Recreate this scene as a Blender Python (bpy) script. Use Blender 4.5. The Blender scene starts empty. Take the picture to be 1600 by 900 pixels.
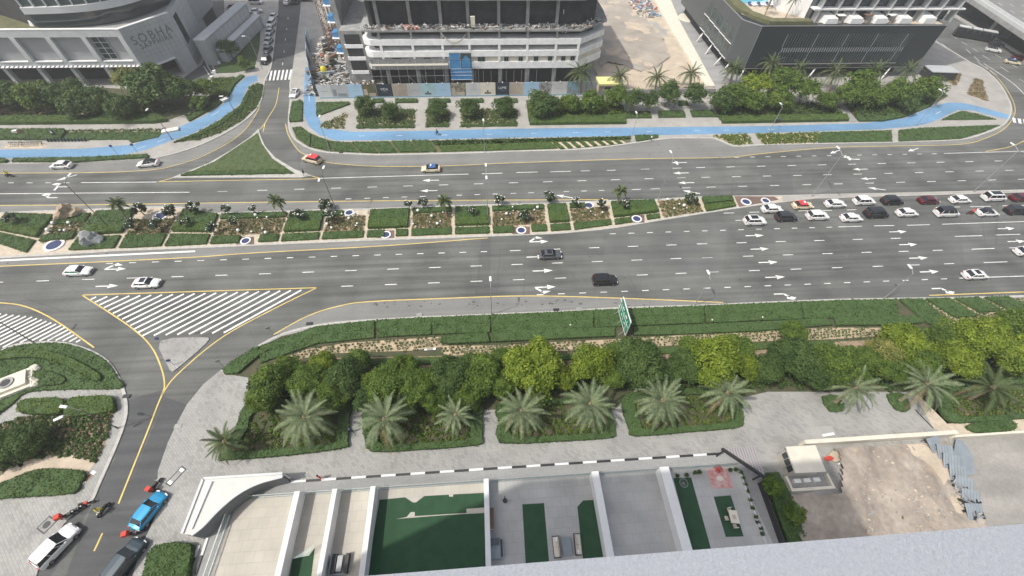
import bpy, bmesh, math, random
import numpy as np
from mathutils import Vector, Matrix, noise as mnoise
from mathutils.geometry import tessellate_polygon
random.seed(7); rng = np.random.default_rng(7)
S = bpy.context.scene
C = S.collection
# ------------------------------------------------------------------ camera, sky, sun
F = 648.28; PT = math.radians(51.47); RL = math.radians(1.805); HD = math.radians(5.284); H = 60.0
def _basis():
    fw = np.array([0, math.cos(PT), -math.sin(PT)]); rt = np.array([1, 0, 0.]); up = np.cross(rt, fw)
    r2 = math.cos(RL)*rt+math.sin(RL)*up; u2 = -math.sin(RL)*rt+math.cos(RL)*up
    c, s = math.cos(-HD), math.sin(-HD); M = np.array([[c, -s, 0], [s, c, 0], [0, 0, 1]])
    return M@fw, M@r2, M@u2
FW, RT, UP = _basis()
cam = bpy.data.cameras.new('camera'); camo = bpy.data.objects.new('camera', cam); C.objects.link(camo)
cam.sensor_width = 36; cam.lens = F/1600*36; cam.clip_end = 5000; cam.clip_start = .05
m = Matrix(((RT[0], UP[0], -FW[0], 0), (RT[1], UP[1], -FW[1], 0), (RT[2], UP[2], -FW[2], H), (0, 0, 0, 1)))
camo.matrix_world = m
S.camera = camo
W = bpy.data.worlds.new('World'); S.world = W; W.use_nodes = True
SUN_EL, SUN_AZ = math.radians(57), math.radians(20)     # light travels along +x turned 16 deg towards +y
bg = W.node_tree.nodes['Background']; sk = W.node_tree.nodes.new('ShaderNodeTexSky')
sk.sky_type = 'NISHITA'; sk.sun_disc = False; sk.sun_elevation = SUN_EL
sk.dust_density = 4.0; sk.air_density = 1.0
tx, ty = -math.cos(SUN_AZ), -math.sin(SUN_AZ)           # towards the sun
sk.sun_rotation = math.atan2(tx, ty)
hs_ = W.node_tree.nodes.new('ShaderNodeHueSaturation'); hs_.inputs['Saturation'].default_value = .55; hs_.inputs['Value'].default_value = 1.12   # hazy, whitish summer sky
W.node_tree.links.new(sk.outputs[0], hs_.inputs['Color']); W.node_tree.links.new(hs_.outputs[0], bg.inputs[0]); bg.inputs[1].default_value = 0.145
sl = bpy.data.lights.new('sun', 'SUN'); sl.energy = 3.2; sl.angle = math.radians(0.6); sl.color = (1, .955, .87)
so = bpy.data.objects.new('sun', sl); C.objects.link(so)
d = Vector((math.cos(SUN_AZ)*math.cos(SUN_EL), math.sin(SUN_AZ)*math.cos(SUN_EL), -math.sin(SUN_EL)))
so.rotation_euler = d.to_track_quat('-Z', 'Y').to_euler(); so.location = (-60, -20, 120)
S.view_settings.view_transform = 'Standard'; S.view_settings.look = 'None'
S.view_settings.exposure = 0.10; S.view_settings.gamma = 1
S.render.engine = 'CYCLES'
# ------------------------------------------------------------------ placing helpers (image measurement -> metres on the ground)
def P(x, y, z=0.0):
    dd = FW+RT*(x-800)/F-UP*(y-450)/F; t = (z-H)/dd[2]
    return (float(dd[0]*t), float(dd[1]*t), float(z))
def PY(x, y, Y):
    dd = FW+RT*(x-800)/F-UP*(y-450)/F; t = Y/dd[1]
    return (float(dd[0]*t), float(Y), float(H+dd[2]*t))
def PL(x, y, A, B):      # on the vertical plane through A,B: (u along A->B, z)
    dd = FW+RT*(x-800)/F-UP*(y-450)/F
    ax, ay = A; bx, by = B; L = math.hypot(bx-ax, by-ay); ux, uy = (bx-ax)/L, (by-ay)/L
    nx, ny = -uy, ux
    t = (ax*nx+ay*ny)/(dd[0]*nx+dd[1]*ny)
    X = dd*t; return ((X[0]-ax)*ux+(X[1]-ay)*uy, H+X[2])
def G(pts, z=0.0): return [P(a, b, z)[:2] for a, b in pts]
def smooth(pts, n=6, closed=False):
    out = []; N = len(pts); idx = range(N if closed else N-1)
    for i in idx:
        p0 = pts[(i-1) % N] if closed or i > 0 else pts[i]; p1 = pts[i]; p2 = pts[(i+1) % N]
        p3 = pts[(i+2) % N] if closed or i+2 < N else p2
        for k in range(n):
            t = k/n
            out.append(tuple(.5*((2*p1[j])+(-p0[j]+p2[j])*t+(2*p0[j]-5*p1[j]+4*p2[j]-p3[j])*t*t+(-p0[j]+3*p1[j]-3*p2[j]+p3[j])*t**3) for j in range(2)))
    if not closed: out.append(tuple(pts[-1]))
    return out
# ------------------------------------------------------------------ materials
def mat(name, col, rough=.8, metal=0, noise=0.0, nscale=1.0, col2=None, bump=0.0, bscale=20, spec=.5, emit=None, alpha=None, trans=0, island=0.0, stretch=None, coat=0, f2=None, ndetail=5):
    M = bpy.data.materials.new(name); M.use_nodes = True; nt = M.node_tree; n = nt.nodes; L = nt.links
    b = n['Principled BSDF']; b.inputs['Base Color'].default_value = (*col, 1); b.inputs['Roughness'].default_value = rough
    b.inputs['Metallic'].default_value = metal
    b.inputs['Specular IOR Level'].default_value = spec
    if coat: b.inputs['Coat Weight'].default_value = coat
    geo = n.new('ShaderNodeNewGeometry'); vec = geo.outputs['Position']
    if stretch:
        mp = n.new('ShaderNodeMapping'); mp.inputs['Scale'].default_value = stretch; L.new(vec, mp.inputs['Vector']); vec = mp.outputs[0]
    cur = None
    if noise > 0 or col2:
        t = n.new('ShaderNodeTexNoise'); t.inputs['Scale'].default_value = nscale; t.inputs['Detail'].default_value = ndetail; L.new(vec, t.inputs['Vector'])
        r = n.new('ShaderNodeMapRange'); r.inputs['From Min'].default_value = .32; r.inputs['From Max'].default_value = .68; L.new(t.outputs['Fac'], r.inputs['Value'])
        mx = n.new('ShaderNodeMixRGB')
        c1 = tuple(c*(1-noise) for c in col) if not col2 else col
        c2 = col2 if col2 else tuple(min(1, c*(1+noise)) for c in col)
        mx.inputs[1].default_value = (*c1, 1); mx.inputs[2].default_value = (*c2, 1); L.new(r.outputs[0], mx.inputs[0]); cur = mx.outputs[0]
        if f2:                                    # second, finer mottling
            t2 = n.new('ShaderNodeTexNoise'); t2.inputs['Scale'].default_value = f2[0]; t2.inputs['Detail'].default_value = 4; L.new(geo.outputs['Position'], t2.inputs['Vector'])
            r2 = n.new('ShaderNodeMapRange'); r2.inputs['From Min'].default_value = .3; r2.inputs['From Max'].default_value = .7
            r2.inputs['To Min'].default_value = 1-f2[1]; r2.inputs['To Max'].default_value = 1+f2[1]; L.new(t2.outputs['Fac'], r2.inputs['Value'])
            vm = n.new('ShaderNodeVectorMath'); vm.operation = 'SCALE'; L.new(cur, vm.inputs[0]); L.new(r2.outputs[0], vm.inputs['Scale']); cur = vm.outputs[0]
    if island > 0:
        rr = n.new('ShaderNodeMapRange'); rr.inputs['To Min'].default_value = 1-island; rr.inputs['To Max'].default_value = 1+island
        L.new(geo.outputs['Random Per Island'], rr.inputs['Value'])
        vm = n.new('ShaderNodeVectorMath'); vm.operation = 'SCALE'
        if cur: L.new(cur, vm.inputs[0])
        else: vm.inputs[0].default_value = col
        L.new(rr.outputs[0], vm.inputs['Scale']); cur = vm.outputs[0]
    if cur: L.new(cur, b.inputs['Base Color'])
    if bump > 0:
        t = n.new('ShaderNodeTexNoise'); t.inputs['Scale'].default_value = bscale; t.inputs['Detail'].default_value = 4; L.new(geo.outputs['Position'], t.inputs['Vector'])
        bp = n.new('ShaderNodeBump'); bp.inputs['Strength'].default_value = bump; bp.inputs['Distance'].default_value = .05; L.new(t.outputs['Fac'], bp.inputs['Height']); L.new(bp.outputs[0], b.inputs['Normal'])
    if emit: b.inputs['Emission Color'].default_value = (*emit[0], 1); b.inputs['Emission Strength'].default_value = emit[1]
    if alpha is not None: b.inputs['Alpha'].default_value = alpha
    if trans: b.inputs['Transmission Weight'].default_value = trans
    return M
def leafmat(name, c1, c2, ns=.35):
    M = bpy.data.materials.new(name); M.use_nodes = True; nt = M.node_tree; n = nt.nodes; L = nt.links
    b = n['Principled BSDF']; b.inputs['Roughness'].default_value = .55; b.inputs['Specular IOR Level'].default_value = .25
    geo = n.new('ShaderNodeNewGeometry')
    t = n.new('ShaderNodeTexNoise'); t.inputs['Scale'].default_value = ns; t.inputs['Detail'].default_value = 3; L.new(geo.outputs['Position'], t.inputs['Vector'])
    ad = n.new('ShaderNodeMath'); ad.operation = 'ADD'; L.new(t.outputs['Fac'], ad.inputs[0])
    r0 = n.new('ShaderNodeMapRange'); r0.inputs['To Min'].default_value = -.19; r0.inputs['To Max'].default_value = .19; L.new(geo.outputs['Random Per Island'], r0.inputs['Value']); L.new(r0.outputs[0], ad.inputs[1])
    r = n.new('ShaderNodeMapRange'); r.inputs['From Min'].default_value = .25; r.inputs['From Max'].default_value = .75; L.new(ad.outputs[0], r.inputs['Value'])
    mx = n.new('ShaderNodeMixRGB'); mx.inputs[1].default_value = (*c1, 1); mx.inputs[2].default_value = (*c2, 1); L.new(r.outputs[0], mx.inputs[0]); L.new(mx.outputs[0], b.inputs['Base Color'])
    tr = n.new('ShaderNodeBsdfTranslucent'); L.new(mx.outputs[0], tr.inputs[0])
    ms = n.new('ShaderNodeMixShader'); ms.inputs[0].default_value = .25; L.new(b.outputs[0], ms.inputs[1]); L.new(tr.outputs[0], ms.inputs[2])
    L.new(ms.outputs[0], n['Material Output'].inputs[0])
    return M
def pavermat(name, ca, cb, mortar, bw=.5, bh=.25, rot=.7, bias=-.3):
    M = bpy.data.materials.new(name); M.use_nodes = True; nt = M.node_tree; n = nt.nodes; L = nt.links
    b = n['Principled BSDF']; b.inputs['Roughness'].default_value = .85; b.inputs['Specular IOR Level'].default_value = .25
    geo = n.new('ShaderNodeNewGeometry'); mp = n.new('ShaderNodeMapping'); mp.inputs['Rotation'].default_value = (0, 0, rot); L.new(geo.outputs['Position'], mp.inputs['Vector'])
    t = n.new('ShaderNodeTexBrick'); t.inputs['Scale'].default_value = 1; t.inputs['Brick Width'].default_value = bw; t.inputs['Row Height'].default_value = bh
    t.inputs['Mortar Size'].default_value = .025; t.inputs['Bias'].default_value = bias; t.offset = .5
    t.inputs['Color1'].default_value = (*ca, 1); t.inputs['Color2'].default_value = (*cb, 1); t.inputs['Mortar'].default_value = (*mortar, 1); L.new(mp.outputs[0], t.inputs['Vector'])
    ns = n.new('ShaderNodeTexNoise'); ns.inputs['Scale'].default_value = .25; ns.inputs['Detail'].default_value = 6; L.new(geo.outputs['Position'], ns.inputs['Vector'])
    r = n.new('ShaderNodeMapRange'); r.inputs['From Min'].default_value = .3; r.inputs['From Max'].default_value = .7; r.inputs['To Min'].default_value = .86; r.inputs['To Max'].default_value = 1.12; L.new(ns.outputs['Fac'], r.inputs['Value'])
    vm = n.new('ShaderNodeVectorMath'); vm.operation = 'SCALE'; L.new(t.outputs['Color'], vm.inputs[0]); L.new(r.outputs[0], vm.inputs['Scale']); L.new(vm.outputs[0], b.inputs['Base Color'])
    bp = n.new('ShaderNodeBump'); bp.inputs['Strength'].default_value = .5; bp.inputs['Distance'].default_value = .02; bp.invert = True; L.new(t.outputs['Fac'], bp.inputs['Height']); L.new(bp.outputs[0], b.inputs['Normal'])
    return M
def asphaltmat(name, col, amt=.2):
    M = bpy.data.materials.new(name); M.use_nodes = True; nt = M.node_tree; n = nt.nodes; L = nt.links
    b = n['Principled BSDF']; b.inputs['Roughness'].default_value = .82; b.inputs['Specular IOR Level'].default_value = .35
    geo = n.new('ShaderNodeNewGeometry')
    def nz(scale, det, st=None):
        v = geo.outputs['Position']
        if st:
            mp = n.new('ShaderNodeMapping'); mp.inputs['Scale'].default_value = st; L.new(v, mp.inputs['Vector']); v = mp.outputs[0]
        t = n.new('ShaderNodeTexNoise'); t.inputs['Scale'].default_value = scale; t.inputs['Detail'].default_value = det; L.new(v, t.inputs['Vector']); return t.outputs['Fac']
    def rng_(v, a, b_):
        r = n.new('ShaderNodeMapRange'); r.inputs['From Min'].default_value = .3; r.inputs['From Max'].default_value = .7; r.inputs['To Min'].default_value = a; r.inputs['To Max'].default_value = b_; L.new(v, r.inputs['Value']); return r.outputs[0]
    def mul(a, b_):
        q = n.new('ShaderNodeMath'); q.operation = 'MULTIPLY'; L.new(a, q.inputs[0]); L.new(b_, q.inputs[1]); return q.outputs[0]
    f = mul(rng_(nz(.12, 6), 1-amt, 1+amt), rng_(nz(1, 4, (.02, .9, 1)), 1-amt*.9, 1+amt*.9))
    f = mul(f, rng_(nz(3.0, 5), .93, 1.07)); f = mul(f, rng_(nz(1, 2, (.012, 3.2, 1)), .95, 1.05))
    f = mul(f, rng_(nz(40, 3), .88, 1.12))
    # rare cracks / tar seams
    vo = n.new('ShaderNodeTexVoronoi'); vo.feature = 'DISTANCE_TO_EDGE'; vo.inputs['Scale'].default_value = .07; L.new(geo.outputs['Position'], vo.inputs['Vector'])
    wr = n.new('ShaderNodeMapRange'); wr.inputs['From Min'].default_value = 0; wr.inputs['From Max'].default_value = .004; wr.inputs['To Min'].default_value = .82; wr.inputs['To Max'].default_value = 1; L.new(vo.outputs['Distance'], wr.inputs['Value'])
    f = mul(f, wr.outputs[0])
    vm = n.new('ShaderNodeVectorMath'); vm.operation = 'SCALE'; vm.inputs[0].default_value = col; L.new(f, vm.inputs['Scale']); L.new(vm.outputs[0], b.inputs['Base Color'])
    bp = n.new('ShaderNodeBump'); bp.inputs['Strength'].default_value = .3; bp.inputs['Distance'].default_value = .01; L.new(nz(60, 2), bp.inputs['Height']); L.new(bp.outputs[0], b.inputs['Normal'])
    return M
M = {}
M['asphalt'] = asphaltmat('asphalt', (.120, .123, .117), .27)
M['tar'] = mat('tar', (.075, .075, .075), .7)
M['shoulder'] = asphaltmat('shoulder_asphalt', (.205, .205, .195), .12)
M['asphalt_dark'] = asphaltmat('side_asphalt', (.085, .088, .09))
M['concrete'] = mat('concrete', (.33, .325, .31), .9, noise=.14, nscale=.35, bump=.2, bscale=8, f2=(5, .06))
M['lane_conc'] = mat('lane_concrete', (.30, .30, .295), .9, noise=.14, nscale=.3, f2=(3, .08), stretch=(.3, 1, 1))
M['kerb'] = mat('kerb', (.44, .43, .40), .9, noise=.12, nscale=1.2)
M['paver'] = pavermat('paver', (.355, .35, .335), (.20, .197, .19), (.28, .275, .26), .62, .31, .75, -.55)
M['paver2'] = pavermat('paver_north', (.41, .395, .365), (.36, .345, .32), (.29, .28, .265), .6, .3, .1, -.2)
M['paver_red'] = pavermat('paver_red', (.22, .14, .12), (.17, .11, .10), (.16, .12, .1), .3, .15, 0, 0)
M['blue'] = mat('blue_track', (.145, .275, .43), .85, noise=.2, nscale=.12, f2=(2.0, .10), stretch=(.35, 1, 1))
M['white_paint'] = mat('white_road_paint', (.74, .74, .71), .75, noise=.16, nscale=.5, f2=(5, .14))
M['yellow_paint'] = mat('yellow_road_paint', (.66, .50, .16), .75, noise=.15, nscale=.5, f2=(5, .12))
M['white'] = mat('white_render', (.74, .74, .73), .8, noise=.04, nscale=.6, f2=(6, .03))
M['cream'] = mat('cream_render', (.66, .62, .52), .85, noise=.07, nscale=.8)
M['sand'] = mat('sand', (.50, .42, .325), .95, noise=.12, nscale=.35, bump=.6, bscale=4, f2=(3, .08))
M['sandpath'] = mat('sand_path', (.52, .445, .35), .95, noise=.12, nscale=1.2, bump=.4, bscale=6, f2=(7, .08))
M['sandgrey'] = mat('grey_sand', (.52, .45, .365), .95, col2=(.34, .29, .235), nscale=.16, bump=.8, bscale=2.2, f2=(2, .10))
M['sandlot'] = mat('sand_lot_grey', (.42, .375, .32), .95, col2=(.30, .265, .225), nscale=.13, bump=.8, bscale=2.2, f2=(2, .10))
M['plot'] = mat('plot_ground', (.40, .345, .29), .95, col2=(.27, .228, .19), nscale=.3, bump=.9, bscale=2.5, f2=(1.6, .14))
M['soil_light'] = mat('light_soil', (.42, .33, .225), .95, noise=.2, nscale=1.2, bump=.6, bscale=5)
M['soil'] = mat('soil', (.30, .225, .15), .95, noise=.25, nscale=1.2, bump=.6, bscale=5)
M['soil_dark'] = mat('dark_soil', (.10, .085, .05), .95, col2=(.05, .07, .03), nscale=.8, bump=.6, bscale=5)  # dark brown soil mottled with undergrowth green
M['lawn'] = mat('lawn', (.060, .090, .034), .9, col2=(.085, .115, .045), nscale=.7, bump=.8, bscale=14, f2=(6, .18))
M['lawn_dry'] = mat('dry_lawn', (.095, .105, .045), .9, col2=(.15, .14, .07), nscale=.6, bump=.8, bscale=14, f2=(5, .2))
M['hedge_core'] = mat('hedge_core', (.055, .098, .030), .9)
M['turf'] = mat('artificial_turf', (.028, .075, .036), .95, noise=.12, nscale=.8, f2=(20, .12), bump=.3, bscale=60)
M['dark'] = mat('dark_metal', (.03, .03, .032), .5)
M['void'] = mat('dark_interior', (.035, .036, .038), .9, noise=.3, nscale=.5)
M['grey_metal'] = mat('grey_metal', (.42, .43, .43), .45, metal=.6)
M['pole'] = mat('galvanised_pole', (.40, .41, .40), .45, metal=.3)
M['pole_dark'] = mat('dark_pole', (.10, .095, .09), .5)
M['glassdark'] = mat('dark_glass', (.03, .045, .05), .08, spec=.8, noise=.25, nscale=.12)
M['glassgreen'] = mat('green_glass', (.045, .075, .075), .1, spec=.8, noise=.3, nscale=.2)
M['carglass'] = mat('car_glass', (.012, .015, .018), .06, spec=.9)
M['balglass'] = mat('balustrade_glass', (.55, .72, .68), .05, alpha=.32, spec=.6)
M['tyre'] = mat('tyre', (.02, .02, .02), .85)
M['rim'] = mat('wheel_rim', (.42, .42, .43), .35, metal=.8)
M['lamp_w'] = mat('lamp_white', (.85, .85, .85), .25)
M['lamp_r'] = mat('lamp_red', (.4, .02, .02), .25)
M['panel_grey'] = mat('facade_panel', (.44, .455, .46), .55, noise=.06, nscale=.3, island=.05)
M['panel_light'] = mat('facade_band', (.56, .575, .575), .6, noise=.06, nscale=.4, island=.03)
M['recess'] = mat('recess_panel', (.34, .35, .355), .7, noise=.06, nscale=.3)
M['letter'] = mat('bronze_letter', (.19, .18, .18), .5)
M['black_clad'] = mat('black_cladding', (.026, .035, .040), .45, noise=.1, nscale=.3, stretch=(.2, .2, 3))
M['black_clad2'] = mat('slate_cladding', (.075, .085, .09), .5, noise=.1, nscale=.3)
M['conc_raw'] = mat('raw_concrete', (.30, .30, .29), .9, noise=.2, nscale=.5, f2=(4, .12))
M['white_dirty'] = mat('dusty_white_render', (.86, .86, .85), .85, noise=.08, nscale=.7, f2=(4, .06))
M['bluepanel'] = mat('blue_sheet', (.06, .24, .48), .5, noise=.1, nscale=.8)
M['rust'] = mat('rusty_steel', (.20, .12, .075), .8, noise=.3, nscale=2)
M['bark'] = mat('bark', (.20, .15, .10), .95, noise=.3, nscale=6, bump=.5, bscale=12)
M['bark_palm'] = mat('palm_bark', (.24, .18, .12), .95, noise=.3, nscale=4, bump=.8, bscale=9)
M['rock_b'] = mat('tan_rock', (.28, .21, .14), .95, col2=(.46, .37, .27), nscale=.8, bump=.8, bscale=3)
M['rock_g'] = mat('grey_rock', (.20, .21, .21), .9, col2=(.38, .39, .39), nscale=1.0, bump=.8, bscale=3)
M['bluedisc'] = mat('blue_mesh_cover', (.035, .05, .13), .7, noise=.3, nscale=8)
M['globe'] = mat('white_globe', (.80, .80, .78), .3)
M['signgreen'] = mat('sign_green', (.012, .22, .13), .4)
M['stucco'] = mat('textured_stucco', (.93, .93, .92), .9, noise=.05, nscale=95, bump=.3, bscale=120, f2=(200, .06))
M['slab_blue'] = mat('corrugated_grey', (.23, .265, .29), .6, noise=.1, nscale=1)
M['red_cloth'] = mat('red_cloth', (.55, .06, .04), .8)
M['yellow_cloth'] = mat('yellow_cloth', (.75, .62, .05), .8)
M['dark_cloth'] = mat('dark_cloth', (.03, .035, .05), .9)
M['blue_cloth'] = mat('blue_cloth', (.07, .12, .28), .9)
M['skin'] = mat('skin', (.38, .22, .15), .6)
M['hair'] = mat('hair', (.015, .012, .01), .7)
M['leaf_mid'] = leafmat('leaf_mid', (.058, .112, .018), (.155, .225, .034), .6)
M['leaf_lime'] = leafmat('leaf_lime', (.090, .150, .014), (.26, .33, .034), .5)
M['leaf_dark'] = leafmat('leaf_dark', (.042, .086, .020), (.100, .155, .038))
M['leaf_yellow'] = leafmat('leaf_yellow', (.11, .15, .03), (.36, .34, .10), .6)
M['leaf_hedge'] = leafmat('leaf_hedge', (.058, .110, .030), (.105, .175, .050), .8)
M['leaf_hedge2'] = leafmat('leaf_hedge_bright', (.075, .130, .018), (.140, .205, .036), .8)
M['leaf_grey'] = leafmat('leaf_palm_grey', (.115, .165, .085), (.31, .36, .20), 1.6)
M['leaf_palm'] = leafmat('leaf_palm', (.05, .085, .03), (.14, .17, .07), 1.2)
M['leaf_dry'] = leafmat('leaf_dry', (.16, .13, .06), (.36, .30, .17), 1.5)
M['leaf_frang'] = leafmat('leaf_frangipani', (.03, .055, .028), (.075, .105, .055), 1.2)
M['flower'] = mat('white_flower', (.8, .8, .74), .7)
# ------------------------------------------------------------------ object helpers
def tag(o, label=None, cat=None, group=None, kind=None):
    if label: o['label'] = label
    if cat: o['category'] = cat
    if group: o['group'] = group
    if kind: o['kind'] = kind
    return o
def link(name, me, parent=None, loc=None):
    o = bpy.data.objects.new(name, me); C.objects.link(o)
    if parent: o.parent = parent
    if loc: o.location = loc
    return o
def mesh(name, V, Fc, mt, parent=None, loc=None, sm=False):
    me = bpy.data.meshes.new(name); me.from_pydata([tuple(v) for v in V], [], Fc)
    if isinstance(mt, (list, tuple)):
        for q in mt: me.materials.append(q)
    else: me.materials.append(mt)
    if sm: me.polygons.foreach_set('use_smooth', [True]*len(me.polygons))
    me.update(); return link(name, me, parent, loc)
def empty(name, loc=(0, 0, 0), rz=0, label=None, cat=None, group=None, kind=None):
    o = bpy.data.objects.new(name, None); C.objects.link(o); o.location = loc; o.rotation_euler = (0, 0, rz); o.empty_display_size = .3
    return tag(o, label, cat, group, kind)
KIDS = {}
def copy_tree(o, parent=None, mats=None):
    c = o.copy(); C.objects.link(c); c.parent = parent
    for ch in o.children: copy_tree(ch, c)
    return c
class MB:
    def __init__(s): s.V = []; s.F = []; s.mi = []
    def add(s, V, Fc, mi=0):
        b = len(s.V); s.V += [tuple(v) for v in V]; s.F += [tuple(i+b for i in f) for f in Fc]; s.mi += [mi]*len(Fc)
    def box(s, x0, x1, y0, y1, z0, z1, mi=0):
        s.add([(x0, y0, z0), (x1, y0, z0), (x1, y1, z0), (x0, y1, z0), (x0, y0, z1), (x1, y0, z1), (x1, y1, z1), (x0, y1, z1)],
              [(0, 3, 2, 1), (4, 5, 6, 7), (0, 1, 5, 4), (1, 2, 6, 5), (2, 3, 7, 6), (3, 0, 4, 7)], mi)
    def obox(s, c, ax, hx, hy, z0, z1, mi=0):      # box turned by angle ax about z
        ca, sa = math.cos(ax), math.sin(ax); q = []
        for z in (z0, z1):
            for a, b in ((-hx, -hy), (hx, -hy), (hx, hy), (-hx, hy)): q.append((c[0]+a*ca-b*sa, c[1]+a*sa+b*ca, z))
        s.add(q, [(0, 3, 2, 1), (4, 5, 6, 7), (0, 1, 5, 4), (1, 2, 6, 5), (2, 3, 7, 6), (3, 0, 4, 7)], mi)
    def tube(s, a, b, r0, r1=None, n=6, mi=0, cap=True):
        r1 = r0 if r1 is None else r1; a = Vector(a); b = Vector(b); dd = (b-a)
        if dd.length < 1e-6: return
        dd.normalize(); u = dd.orthogonal().normalized(); w = dd.cross(u); q = []
        for p, r in ((a, r0), (b, r1)):
            for i in range(n):
                t = 2*math.pi*i/n; q.append(p+u*math.cos(t)*r+w*math.sin(t)*r)
        f = [(i, (i+1) % n, n+(i+1) % n, n+i) for i in range(n)]
        if cap: f += [tuple(range(n))[::-1], tuple(range(n, 2*n))]
        s.add(q, f, mi)
    def poly(s, pts, z0, z1, mi=0, top_mi=None, bottom=False):
        n = len(pts); q = [(p[0], p[1], z1) for p in pts]
        tr = tessellate_polygon([[Vector(v) for v in q]])
        a = sum(pts[i][0]*pts[(i+1) % n][1]-pts[(i+1) % n][0]*pts[i][1] for i in range(n))
        tris = []
        for t in tr:
            A, B, D = [q[i] for i in t]
            if (B[0]-A[0])*(D[1]-A[1])-(B[1]-A[1])*(D[0]-A[0]) < 0: t = (t[0], t[2], t[1])
            tris.append(tuple(t))
        s.add(q, tris, mi if top_mi is None else top_mi)
        if z0 < z1:
            qq = q+[(p[0], p[1], z0) for p in pts]
            f = [(i, n+i, n+(i+1) % n, (i+1) % n) if a > 0 else (i, (i+1) % n, n+(i+1) % n, n+i) for i in range(n)]
            s.add(qq, f, mi)
            if bottom: s.add([(p[0], p[1], z0) for p in pts], [t[::-1] for t in tris], mi)
    def ico(s, c, r, sub=2, sq=(1, 1, 1), rough=0, seed=0, mi=0):
        bm = bmesh.new(); bmesh.ops.create_icosphere(bm, subdivisions=sub, radius=1)
        V = []
        for v in bm.verts:
            k = 1+rough*mnoise.noise(Vector(v.co)*1.3+Vector((seed*7.1, seed*3.3, seed)))
            V.append((c[0]+v.co.x*r*sq[0]*k, c[1]+v.co.y*r*sq[1]*k, c[2]+v.co.z*r*sq[2]*k))
        s.add(V, [tuple(v.index for v in f.verts) for f in bm.faces], mi); bm.free()
    def build(s, name, mt, parent=None, loc=None, sm=False):
        o = mesh(name, s.V, s.F, mt, parent, loc, sm)
        if any(s.mi): o.data.polygons.foreach_set('material_index', s.mi)
        return o
def slab(name, pts, z0, z1, mt, parent=None, side=None):
    b = MB(); b.poly(pts, z0, z1, 1 if side else 0, 0 if side else None)
    return b.build(name, [mt, side] if side else mt, parent)
def structure(o): o['kind'] = 'structure'; return o
def ribbon_pts(pts, w):
    n = len(pts); Lf = []; Rt = []
    for i in range(n):
        a = pts[max(0, i-1)]; b = pts[min(n-1, i+1)]; dx, dy = b[0]-a[0], b[1]-a[1]; L = math.hypot(dx, dy) or 1
        nx, ny = -dy/L*w/2, dx/L*w/2
        Lf.append((pts[i][0]+nx, pts[i][1]+ny)); Rt.append((pts[i][0]-nx, pts[i][1]-ny))
    return Lf, Rt
def ribbon(name, pts, w, z, mt, parent=None, z0=None):
    Lf, Rt = ribbon_pts(pts, w); n = len(pts)
    V = [(x, y, z) for x, y in Rt]+[(x, y, z) for x, y in Lf]; Fc = [(i, i+1, n+i+1, n+i) for i in range(n-1)]
    if z0 is not None:
        m0 = len(V); V += [(x, y, z0) for x, y in Rt]+[(x, y, z0) for x, y in Lf]
        Fc += [(i+1, i, m0+i, m0+i+1) for i in range(n-1)]+[(n+i, n+i+1, m0+n+i+1, m0+n+i) for i in range(n-1)]
        Fc += [(0, n, m0+n, m0), (n-1, m0+n-1, m0+2*n-1, 2*n-1)]
    return mesh(name, V, Fc, mt, parent)
def inside(p, poly):
    x, y = p; c = False; n = len(poly); j = n-1
    for i in range(n):
        xi, yi = poly[i]; xj, yj = poly[j]
        if (yi > y) != (yj > y) and x < (xj-xi)*(y-yi)/(yj-yi)+xi: c = not c
        j = i
    return c
def inside_np(X, Y, poly):
    c = np.zeros(X.shape, bool); n = len(poly); j = n-1
    for i in range(n):
        xi, yi = poly[i]; xj, yj = poly[j]
        if yi != yj: c ^= ((yi > Y) != (yj > Y)) & (X < (xj-xi)*(Y-yi)/(yj-yi)+xi)
        j = i
    return c
def quads_mesh(name, cen, nrm, size, mt, parent=None, aspect=1.6, extra=None, sm=False):
    """many small leaf-shaped faces: cen (n,3), nrm (n,3), size (n,)"""
    n = len(cen)
    nrm = nrm/np.linalg.norm(nrm, axis=1, keepdims=True)
    r = rng.normal(size=(n, 3)); u = np.cross(nrm, r); u /= np.linalg.norm(u, axis=1, keepdims=True)+1e-9; v = np.cross(nrm, u)
    s = size[:, None]; a = u*s*aspect*.5; b = v*s*.5
    V = np.stack([cen-a, cen+b, cen+a, cen-b], 1).reshape(-1, 3)
    ex = [] if extra is None else extra
    nv = len(V); me = bpy.data.meshes.new(name)
    if extra:
        EV, EF = extra; EVa = np.array(EV).reshape(-1, 3); allV = np.vstack([V, EVa])
        faces = [(i, i+1, i+2, i+3) for i in range(0, nv, 4)]+[tuple(k+nv for k in f) for f in EF]
        me.from_pydata(allV.tolist(), [], faces)
        me.materials.append(mt); me.materials.append(M['hedge_core'])
        me.polygons.foreach_set('material_index', [0]*(nv//4)+[1]*len(EF))
    else:
        me.vertices.add(nv); me.vertices.foreach_set('co', V.ravel().astype(np.float32))
        me.loops.add(nv); me.loops.foreach_set('vertex_index', np.arange(nv, dtype=np.int32))
        me.polygons.add(n); me.polygons.foreach_set('loop_start', np.arange(0, nv, 4, dtype=np.int32))
        me.update(calc_edges=True); me.materials.append(mt)
    me.update()
    return link(name, me, parent)
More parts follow.
